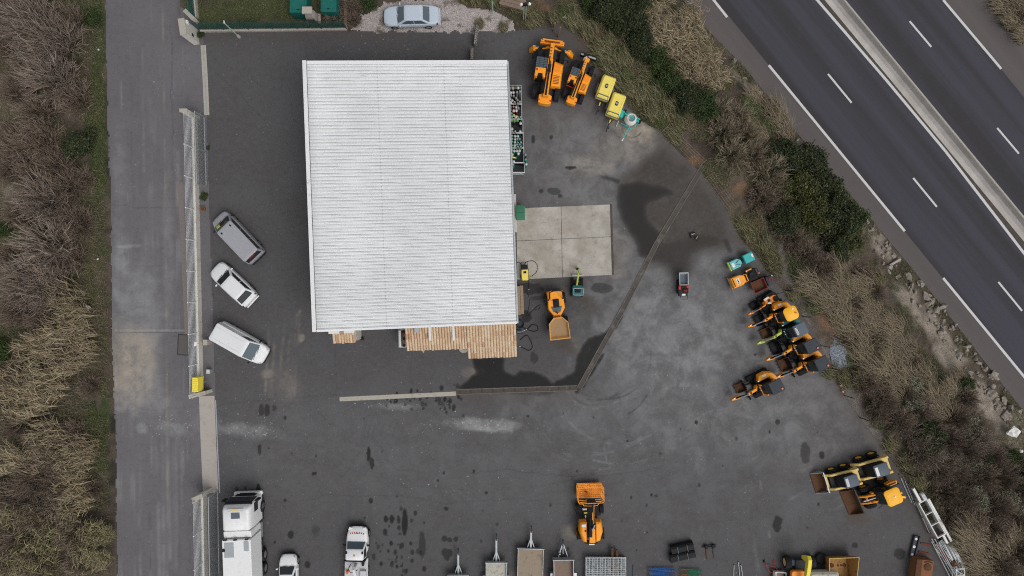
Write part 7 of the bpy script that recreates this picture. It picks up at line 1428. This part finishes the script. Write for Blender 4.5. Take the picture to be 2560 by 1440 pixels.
def reed_mesh(Rr, Hh, n, mat, lean):
    a = vr.uniform(0, 2 * np.pi, n); r_ = Rr * np.sqrt(vr.uniform(0, 1, n)); P0 = np.stack([np.cos(a) * r_, np.sin(a) * r_, np.zeros(n)], 1); L = np.array([lean[0], lean[1], 0])
    h = Hh * vr.uniform(.6, 1.1, n)[:, None]; T = P0 * 1.25 + np.array([0, 0, 1]) * h + L * h * .35 + vr.normal(0, .12, (n, 3)); Md = P0 * .55 + T * .45 + [0, 0, .1]
    k = 7; t_ = vr.uniform(.35, 1.0, (n, k)); A = (P0[:, None] * (1 - t_)[..., None] + T[:, None] * t_[..., None]).reshape(-1, 3)
    th = vr.normal(0, .7, len(A)) + math.atan2(lean[1], lean[0]); ll = vr.uniform(.25, .75, len(A)); D_ = np.stack([np.cos(th), np.sin(th), vr.uniform(-.1, .7, len(A))], 1); B2 = A + D_ * ll[:, None]; B1 = (A + B2) / 2 + [0, 0, .07]
    return ribbon_mesh('reed', np.concatenate([P0, A]), np.concatenate([Md, B1]), np.concatenate([T, B2]), np.concatenate([np.full(n, .012), np.full(len(A), .012)]), np.concatenate([np.full(n, .011), np.full(len(A), .017)]), np.concatenate([np.full(n, .012), np.full(len(A), .004)]), mat)
def tuft_mesh(Rr, L, n, mat, lean):
    a = vr.uniform(0, 2 * np.pi, n); r_ = Rr * np.sqrt(vr.uniform(0, 1, n)); P0 = np.stack([np.cos(a) * r_, np.sin(a) * r_, vr.uniform(-.05, .1, n)], 1)
    th = vr.normal(0, .38, n) + math.atan2(lean[1], lean[0]) + .25 * np.sin(P0[:, 0] * 5); k = vr.uniform(.5, 1.25, n) * L; D_ = np.stack([np.cos(th), np.sin(th), np.zeros(n)], 1)
    P1 = P0 + D_ * (k * .4)[:, None] + np.array([0, 0, 1]) * (k * .55)[:, None]; P2 = P0 + D_ * (k * .95)[:, None] + np.array([0, 0, 1]) * (k * vr.uniform(.25, .65, n))[:, None]
    return ribbon_mesh('tuft', P0, P1, P2, .013, .013, .004, mat)
TW = [twig_mesh(1.0, 1.3, 170, 9, M['twig'], .0105) for _ in range(3)] + [twig_mesh(1.0, 1.1, 170, 9, M['twigb'], .0105) for _ in range(3)] + [twig_mesh(1.0, 1.0, 120, 9, M['twigt'], .0105) for _ in range(2)]
STEM = MB()
for k in range(7):
    a = k * .9; STEM.tube([(0, 0, -.1), (math.cos(a) * .2, math.sin(a) * .2, .4), (math.cos(a) * .5, math.sin(a) * .5, .8)], .022, 5)
_st = STEM.build('trunk', M['bark']); STM = _st.data; bpy.data.objects.remove(_st)
def lobes(k, seed):
    r_ = random.Random(seed); L = [(0, 0, .62, .6, .6, .55)]
    for i in range(k):
        a = i * 2.4 + r_.uniform(-.4, .4); d = r_.uniform(.35, .78); q = r_.uniform(.22, .42); L.append((math.cos(a) * d, math.sin(a) * d, r_.uniform(.35, .95), q, q, q * .9))
    return L
EV = [leaf_mesh(lobes(9, s), 9000, .050, M['leaf']) for s in range(3)] + [leaf_mesh(lobes(9, 9 + s), 9000, .048, M['leafo']) for s in range(2)]; GR = [leaf_mesh(lobes(6, 20 + s), 3200, .06, M['leafg']) for s in range(2)]; PL = [leaf_mesh(lobes(8, 30 + s), 1500, .05, M['palel']) for s in range(3)]
RD = [reed_mesh(.9, 1.7, 60, M['reed'], (-.8, .25)) for _ in range(3)] + [reed_mesh(.9, 1.6, 60, M['reedg'], (.6, .5)) for _ in range(3)]
TF = [tuft_mesh(.8, 1.35, 420, M['straw'], (-.6, .55)) for _ in range(3)] + [tuft_mesh(.7, .75, 400, M['scrub'], (-.5, .5)) for _ in range(2)]; TG = [tuft_mesh(.7, .55, 420, M['grassg'], (-.5, .5)) for _ in range(2)]
cnt = {}
def plant(kind, u, v, rpx, label, group=None, hs=1.0):
    tab = {'tan': (TW[6:], 'bare_shrub', 'shrub'), 'twig': (TW[:3], 'bare_shrub', 'shrub'), 'brown': (TW[3:6], 'bare_shrub', 'shrub'), 'ever': (EV[:3], 'evergreen_bush', 'bush'), 'olive': (EV[3:], 'evergreen_bush', 'bush'), 'green': (GR, 'leafy_shrub', 'shrub'), 'pale': (PL, 'pale_shrub', 'shrub'), 'reed': (RD[:3], 'reed_clump', 'reeds'), 'reedg': (RD[3:], 'reed_clump', 'reeds'), 'tuft': (TF[:3], 'grass_tussock', 'grass tussock'), 'stuft': (TF[3:], 'grass_tussock', 'grass tussock'), 'gtuft': (TG, 'grass_tussock', 'grass tussock')}
    ms, nm, cat = tab[kind]; cnt[kind] = cnt.get(kind, 0) + 1; me = ms[cnt[kind] % len(ms)]
    p = PG(u, v); s = rpx * (H - p.z) / F; base = .75 if 'reed' in kind else .8 if 'tuft' in kind else 1.0
    sz = s / base
    if kind in ('reed', 'reedg'): sz = max(.7, min(1.3, sz))
    if 'tuft' in kind: sz = max(.6, min(1.5, sz))
    rot = vr.uniform(-.4, .4) if 'tuft' in kind or 'reed' in kind else vr.uniform(0, 6.28)
    z_off = -.04
    if kind in ('twig', 'tan', 'brown', 'ever', 'olive', 'green', 'pale'):
        o = thing(nm, label, cat, group); c_ = obj({'twig': 'twigs', 'brown': 'twigs', 'tan': 'twigs'}.get(kind, 'foliage'), me, o); obj('trunk', STM, o)
    else: o = tag(obj(nm, me), label, cat, group)
    o.location = (p.x, p.y, p.z + z_off); o.rotation_euler = (0, 0, rot); o.scale = (sz, sz, sz * hs * vr.uniform(.85, 1.1))
LFT = 'bare shrubs in the thicket left of the lane'; UPR, MIDL, LOWL = 'level with the upper gate opening', 'level with the parked vans', 'level with the lower gate'
BARE = [(1495, 95, 20), (1560, 85, 24), (1600, 110, 22), (1845, 470, 26), (2015, 810, 22), (2060, 880, 28), (2085, 840, 20), (2140, 1010, 28), (1975, 700, 20), (2190, 1090, 26), (2215, 1050, 16), (1735, 405, 26), (1625, 245, 12), (1350, 15, 24), (1955, 620, 14), (2160, 1050, 18), (2050, 800, 16), (2320, 800, 26), (2345, 840, 28), (2375, 890, 30), (2410, 935, 28), (2450, 985, 30), (2480, 1020, 26), (2270, 735, 20), (2290, 765, 22), (2200, 610, 18)]
def bare_at(u, v, f=1.0):
    m = np.zeros(np.shape(u), bool)
    for a, b, r_ in BARE: m |= np.hypot(u - a, (v - b) * .8) < r_ * f
    return m
def many(kind, pts, label, group):
    for u, v, r_ in pts:
        if kind in ('stuft', 'gtuft') and bare_at(np.array(u), np.array(v)): continue
        plant(kind, u + vr.normal(0, 3), v + vr.normal(0, 3), r_, label, group)
plant('twig', 105, 70, 78, 'largest pale bare shrub, top left corner of the photo'); plant('twig', 165, 120, 72, 'pale bare shrub right of the largest shrub at the top left'); plant('twig', 150, 205, 70, 'pale bare shrub between the largest shrub and the dark evergreen by the lane'); plant('brown', 205, 250, 50, 'brownish bare shrub just above the dark evergreen by the lane'); plant('twig', 85, 150, 50, 'small pale bare shrub at the left foot of the largest shrub')
many('brown', [(190, 60, 45), (20, 30, 50), (30, 120, 40), (60, 230, 45), (110, 285, 50)], 'brown bare shrub among the pale ones in the top left thicket', 'brown bare shrubs in the top left thicket')
many('brown', [(70, 375, 55), (120, 350, 55), (160, 420, 55), (25, 430, 45), (100, 440, 50), (180, 470, 50), (35, 330, 35), (225, 440, 30)], 'dark brown bare shrub in the thicket below the dark evergreen', 'dark brown bare shrubs below the evergreen')
plant('twig', 130, 505, 66, 'fan shaped tan bare shrub level with the upper end of the grey van'); plant('twig', 150, 620, 78, 'wide grey bare shrub beside the white chalk mark on the lane'); plant('twig', 95, 705, 68, 'pale bare shrub at the left edge, level with the white hatchback'); plant('twig', 150, 720, 64, 'pale bare shrub above the first reeds, level with the white hatchback'); plant('brown', 205, 560, 50, 'reddish brown bare shrub on the verge by the white hatchback')
many('brown', [(200, 650, 40), (60, 540, 40), (30, 640, 35), (55, 770, 50), (120, 790, 45)], 'brown bare shrub mixed among the pale ones level with the parked vans', 'brown bare shrubs level with the parked vans')
many('brown', [(150, 1130, 52), (110, 1190, 55), (70, 1250, 55), (165, 1210, 45), (120, 1290, 50), (190, 1330, 42), (60, 1340, 50), (30, 1240, 45), (110, 1400, 50), (230, 960, 30), (20, 1000, 40), (60, 1060, 40), (120, 980, 40), (60, 930, 40), (200, 1080, 36), (170, 870, 40), (30, 1400, 40), (200, 1400, 36), (240, 1220, 26), (100, 1100, 36)], 'dark leafless shrub among the reeds at the lower left', 'dark leafless shrubs among the lower left reeds')
plant('twig', 165, 1260, 45, 'pale thin leafless shrub among the reeds at the lower left'); plant('ever', 212, 366, 42, 'round dark evergreen bush on the verge by the upper gate', hs=.9); plant('green', 20, 575, 26, 'small fresh green shrub at the left edge, level with the grey van'); plant('green', 110, 590, 30, 'dark green shrub left of the wide grey bare shrub'); plant('green', 15, 870, 34, 'green shrub at the left edge above the reeds'); plant('green', 240, 52, 26, 'pale green weed clump on the verge at the top'); plant('green', 90, 895, 26, 'green shrub peeping through the reeds below the bare shrubs')
many('reed', [(205, 745, 28), (225, 790, 26), (240, 835, 24), (195, 830, 26), (165, 850, 28), (130, 880, 30), (205, 900, 26), (235, 890, 24), (25, 960, 28), (75, 965, 30), (120, 950, 28), (160, 965, 28)], 'dry straw coloured reed clump level with the panel van and yellow box', 'dry reeds level with the panel van')
many('reed', [(90, 1020, 28), (130, 1010, 28), (160, 1090, 28), (195, 1110, 26), (70, 1150, 28), (230, 1150, 24), (250, 1120, 20), (215, 1200, 26), (225, 1250, 24), (195, 1160, 24), (130, 1150, 24)], 'dry straw coloured reed clump level with the pinkish gate threshold', 'dry reeds level with the gate threshold')
many('reedg', [(245, 1320, 22), (215, 1350, 24), (170, 1300, 24), (140, 1340, 26), (85, 1310, 26), (40, 1300, 26), (75, 1380, 26), (130, 1390, 26), (225, 1400, 24), (258, 1400, 18), (45, 1420, 26), (100, 1430, 26), (262, 1340, 18)], 'yellowish reed clump in the bottom left corner', 'yellowish reeds in the bottom left corner')
# right bank
many('reed', [(1625, 40, 24), (1640, 70, 24), (1660, 110, 24), (1690, 90, 24), (1735, 50, 22), (1665, 20, 22), (1740, 100, 24), (1760, 130, 22), (1700, 130, 24)], 'tall straw reed clump on the bank nearest the top edge of the motorway', 'tall reeds on the upper bank')
many('reed', [(1720, 155, 24), (1755, 165, 24), (1785, 165, 22), (1770, 200, 24), (1735, 195, 24), (1800, 205, 24), (1665, 140, 20)], 'straw coloured reed clump on the bank right of the compressors', 'straw reeds on the bank right of the compressors')
plant('ever', 1515, 22, 56, 'dark evergreen bush at the top edge above the small telehandler'); plant('ever', 1570, 50, 56, 'dark evergreen bush between the small telehandler and the yellow reeds'); plant('ever', 1600, 110, 42, 'dark evergreen bush left of the yellow reeds'); plant('green', 1640, 165, 40, 'deep green bush right of the first compressor'); plant('green', 1665, 215, 44, 'deep green bush below the yellow reeds'); plant('ever', 1705, 250, 46, 'dark bush right of the concrete mixer'); plant('green', 1755, 270, 40, 'green bush below the straw reeds'); plant('green', 1470, 15, 30, 'green bush at the top edge left of the dark evergreens')
many('stuft', [(1440, 60, 26), (1470, 90, 24), (1505, 130, 26), (1530, 170, 26), (1560, 160, 26), (1545, 205, 24), (1580, 225, 26), (1610, 215, 26), (1600, 255, 26), (1640, 250, 26), (1640, 285, 26), (1680, 290, 26), (1700, 320, 24), (1620, 190, 22), (1575, 130, 22), (1440, 25, 22), (1480, 60, 24), (1690, 350, 20), (1530, 110, 20)], 'shaggy olive grass tussock on the bank behind the compressors', 'olive tussocks on the bank behind the compressors')
many('gtuft', [(1500, 150, 22), (1525, 205, 20), (1565, 195, 22), (1605, 235, 22), (1650, 310, 20), (1460, 75, 20), (1555, 140, 20), (1415, 40, 20), (1885, 285, 24), (1925, 320, 24), (1865, 260, 20)], 'dark green grass tussock on the upper bank', 'green tussocks on the upper bank')
many('tan', [(1790, 290, 40), (1840, 300, 44), (1800, 340, 44), (1860, 345, 44), (1830, 390, 44), (1880, 395, 40)], 'pale leafless thorn shrub on the bank behind the upper mesh barrier', 'leafless thorn shrubs behind the mesh barrier'); plant('tan', 1915, 440, 52, 'grey leafless shrub touching the big dark evergreens'); plant('brown', 1900, 500, 40, 'brown leafless shrub left of the big dark evergreens')
many('tuft', [(1935, 290, 24), (1950, 320, 24), (1965, 345, 22), (1920, 265, 20), (1880, 250, 18), (1905, 345, 20)], 'straw tussock beside the upper rocks of the motorway', 'straw tussocks by the upper rocks')
for q_ in [('ever', 1955, 395, 50, 'uppermost dark evergreen bush of the big group by the motorway'), ('ever', 2015, 415, 58, 'dark evergreen bush at the upper right of the big group'), ('olive', 1985, 480, 54, 'olive bush in the heart of the big evergreen group'), ('ever', 2045, 480, 58, 'dark bush on the motorway side of the big evergreen group'), ('olive', 2010, 540, 54, 'olive bush at the lower left of the big evergreen group'), ('ever', 2065, 545, 56, 'dark bush at the lower middle of the big evergreen group'), ('olive', 2105, 590, 46, 'olive bush on the lower right of the big evergreen group'), ('ever', 2085, 625, 36, 'small dark bush closing the big evergreen group at the bottom'), ('green', 2120, 545, 38, 'green bush between the big evergreen group and the rocks'), ('ever', 1960, 555, 40, 'dark bush at the left foot of the big evergreen group')]: plant(*q_)
many('brown', [(1975, 600, 34), (2010, 640, 38), (2045, 670, 36), (1950, 570, 30), (2150, 690, 30), (2180, 730, 30)], 'brown leafless shrub below the big evergreen group', 'brown shrubs below the evergreen group')
zz = [(2080, 680), (2150, 740), (2110, 740), (2070, 720), (2180, 790), (2100, 790), (2060, 760), (2200, 830), (2160, 840), (2120, 830), (2230, 870), (2150, 890), (2250, 910), (2210, 930), (2270, 950), (2180, 940), (2240, 980), (2330, 1010), (2170, 720), (2240, 830), (2270, 880), (2310, 950), (2350, 1040), (2030, 720), (2085, 760)]
many('tuft', [(u, v, 26) for u, v in zz], 'windblown straw tussock on the bank between the excavators and the motorway', 'windblown straw tussocks on the bank')
many('brown', [(2140, 760, 22), (2185, 850, 26), (2230, 920, 24), (2110, 850, 22), (2260, 980, 26), (2310, 1010, 24), (2060, 690, 22), (2280, 910, 22), (2340, 990, 22)], 'small brown leafless shrub among the straw tussocks of the bank', 'brown shrubs among the straw tussocks')
many('stuft', [(2100, 700, 24), (2165, 760, 24), (2215, 860, 24), (2085, 800, 22), (2245, 940, 24), (2150, 960, 24), (2290, 1060, 22), (2050, 720, 22), (2320, 960, 22), (2200, 700, 20)], 'olive tussock among the straw tussocks of the bank', 'olive tussocks among the straw')
many('tan', [(1935, 470, 40), (1955, 520, 36), (2075, 600, 30)], 'grey tan leafless shrub growing into the big evergreen group', 'leafless shrubs in the evergreen group')
many('gtuft', [(2000, 690, 26), (2010, 730, 24), (2040, 770, 22), (2065, 800, 20), (2130, 880, 20), (2120, 910, 18), (1985, 660, 20), (2200, 1060, 18), (2455, 960, 22)], 'green grass tussock on the bank behind the excavators', 'green tussocks behind the excavators')
many('stuft', [(1880, 590, 22), (1915, 620, 22), (1935, 650, 22), (1860, 560, 20), (1950, 680, 20), (2080, 930, 22), (2110, 960, 22), (2150, 1010, 22), (2190, 1070, 22), (2230, 1120, 22), (2270, 1160, 22), (2300, 1210, 22), (2340, 1280, 22), (2380, 1350, 22), (2420, 1420, 22), (1985, 740, 18), (2400, 1300, 24), (2450, 1370, 26), (2360, 1240, 22)], 'shaggy olive tussock along the edge of the yard', 'olive tussocks along the yard edge')
many('brown', [(2160, 950, 34), (2200, 1000, 38), (2240, 1050, 38), (2290, 1030, 38), (2320, 1070, 38), (2180, 1030, 30), (2360, 1100, 42), (2290, 1140, 38), (2330, 1180, 42), (2400, 1120, 42), (2380, 1180, 42), (2440, 1190, 42), (2350, 1230, 38), (2400, 1240, 42), (2470, 1140, 40), (2500, 1190, 42), (2420, 1290, 42), (2480, 1270, 42), (2540, 1230, 42), (2540, 1170, 40), (2470, 1330, 40), (2530, 1300, 44), (2540, 1380, 42), (2370, 1290, 34), (2500, 1420, 40), (2430, 1060, 36), (2380, 1040, 34), (2420, 1000, 30)], 'purplish brown leafless shrub on the lower right bank', 'purplish leafless shrubs on the lower right bank')
many('twig', [(2310, 1125, 44), (2270, 1090, 36), (2350, 1150, 38), (2440, 1100, 34)], 'pale leafless shrub around the small dark evergreen on the lower bank', 'pale leafless shrubs on the lower bank')
for q_ in [('pale', 2275, 958, 30, 'grey green shrub level with the blue gravel heap, nearer the motorway'), ('pale', 2278, 1005, 27, 'grey green shrub just below its twin on the middle bank'), ('pale', 2412, 1058, 30, 'grey green shrub near the white plastic sheet'), ('pale', 2420, 1165, 34, 'grey green shrub in the middle of the lower right thicket'), ('pale', 2432, 1240, 36, 'grey green shrub below the middle of the lower right thicket'), ('pale', 2500, 1235, 32, 'grey green shrub at the right of the lower right thicket'), ('pale', 2535, 1265, 26, 'small grey green shrub at the right edge'), ('pale', 2390, 1150, 22, 'small grey green shrub left in the lower right thicket'), ('ever', 2302, 1085, 42, 'small dark evergreen alone on the lower bank'), ('green', 2410, 955, 22, 'small green shrub against the rocks of the motorway'), ('ever', 2540, 1200, 36, 'dark bush at the right edge below the rocks'), ('green', 2520, 1140, 24, 'green bush at the right edge between dark bush and rocks'), ('ever', 2455, 1145, 22, 'low dark bush between the grey green shrubs')]: plant(*q_)
many('tuft', [(2420, 1330, 28), (2450, 1350, 28), (2490, 1380, 28), (2440, 1400, 26), (2520, 1350, 24), (2480, 1420, 26), (2410, 1370, 22), (2400, 940, 16), (2370, 980, 20)], 'straw tussock in the bottom right corner', 'straw tussocks in the bottom right corner')
many('tuft', [(2500, 20, 22), (2530, 60, 22), (2555, 95, 20), (2545, 20, 22)], 'straw tussock on the far verge of the motorway', 'tussocks on the far verge'); plant('brown', 2545, 45, 28, 'bare shrub on the far verge in the top right corner')
# garden strip at the top
many('twig', [(842, 35, 26), (855, 15, 22), (830, 55, 18)], 'bare hedge shrub beside the smaller green cabinet', 'bare hedge shrubs by the cabinet'); many('brown', [(880, 20, 26), (885, 55, 24), (865, 50, 18), (905, 5, 24)], 'brown shrub between the netting fence and the gravel', 'brown shrubs by the gravel'); many('stuft', [(1160, -4, 22), (1200, 5, 22), (1240, 12, 22), (1290, 20, 22), (1320, 30, 20), (1350, 50, 20), (1330, 62, 16), (1200, 66, 12), (1260, 68, 12), (1370, 30, 20), (1390, 50, 18)], 'rough grass tussock around the floodlight post', 'rough tussocks around the floodlight post'); plant('green', 925, 10, 26, 'dark green shrub left of the silver saloon'); plant('green', 505, 88, 10, 'weeds at the foot of the cream gate wall'); plant('green', 521, 370, 7, 'small weed at the foot of the open upper gate', hs=.6); plant('green', 512, 492, 12, 'weeds at the railing wall above the brown pot', hs=.6); plant('green', 905, 846, 7, 'small plant beside the porch on the lower wall of the workshop', hs=1.2)
# ground cover one cannot count
def cover(name, n, sampler, Lr, mat, lean, w=.008):
    u, v = sampler(n); z = np.zeros(n)
    for _ in range(5): k = (H - z) / F; X, Y = (u - 1280) * k, (720 - v) * k; z = ground_z(X, Y)
    P0 = np.stack([X, Y, z - .02], 1); L = vr.uniform(*Lr, n); th = vr.normal(0, 1.0, n) + math.atan2(lean[1], lean[0]); D_ = np.stack([np.cos(th), np.sin(th), np.zeros(n)], 1)
    P1 = P0 + D_ * (L * .35)[:, None] + np.array([0, 0, 1]) * (L * .5)[:, None]; P2 = P0 + D_ * (L * .9)[:, None] + np.array([0, 0, 1]) * (L * vr.uniform(.15, .6, n))[:, None]
    tag(obj(name, ribbon_mesh(name, P0, P1, P2, w, w * .8, w * .25, mat)), kind='stuff')
def reject(n, box, test):
    us, vs2 = [], []; c_ = 0
    while c_ < n:
        u = vr.uniform(box[0], box[2], n); v = vr.uniform(box[1], box[3], n); m = test(u, v); us.append(u[m]); vs2.append(v[m]); c_ += m.sum()
    return np.concatenate(us)[:n], np.concatenate(vs2)[:n]
bank = YARD_EDGE + ROAD_EDGE[::-1]
nz = lambda u, v, s, sd: vnoise(u + 1000, v + 1000, s, 3, sd)
cover('grass', 26000, lambda n: reject(n, (215, -80, 268, 1180), lambda u, v: (u > 228 + 10 * np.sin(v / 60)) & (u < 259 + v * .016) & ((v < 520) | (v > 955)) & (nz(u, v, 60, 3) > .40)), (.12, .32), M['grassg'], (0, 1))
cover('grass', 75000, lambda n: reject(n, (-120, -100, 275, 1540), lambda u, v: (u < 258 + v * .018) & (nz(u, v, 70, 4) > .44)), (.25, .7), M['scrub'], (-.5, .5))
cover('grass', 110000, lambda n: reject(n, (1380, -80, 2620, 1560), lambda u, v: inpoly(u, v, bank) & (nz(u, v, 60, 6) > .44) & ~bare_at(u + 14 * (nz(u, v, 12, 9) - .5), v, .95)), (.2, .5), M['scrub'], (-.5, .6))
cover('grass', 24000, lambda n: reject(n, (1990, 560, 2440, 1120), lambda u, v: inpoly(u, v, [(2040, 640), (2110, 640), (2200, 760), (2340, 960), (2400, 1060), (2330, 1060), (2150, 900), (2030, 740)]) & (nz(u, v, 40, 7) > .40)), (.3, .75), M['straw'], (-.6, .55))
cover('lawn', 16000, lambda n: reject(n, (492, -60, 868, 72), lambda u, v: nz(u, v, 60, 8) > .43), (.08, .2), M['grassg'], (0, 1), .010)
cover('dead_leaves', 5000, lambda n: reject(n, (1140, -40, 1345, 74), lambda u, v: ~inpoly(u, v, lot_poly)), (.1, .3), M['scrub'], (0, 1))
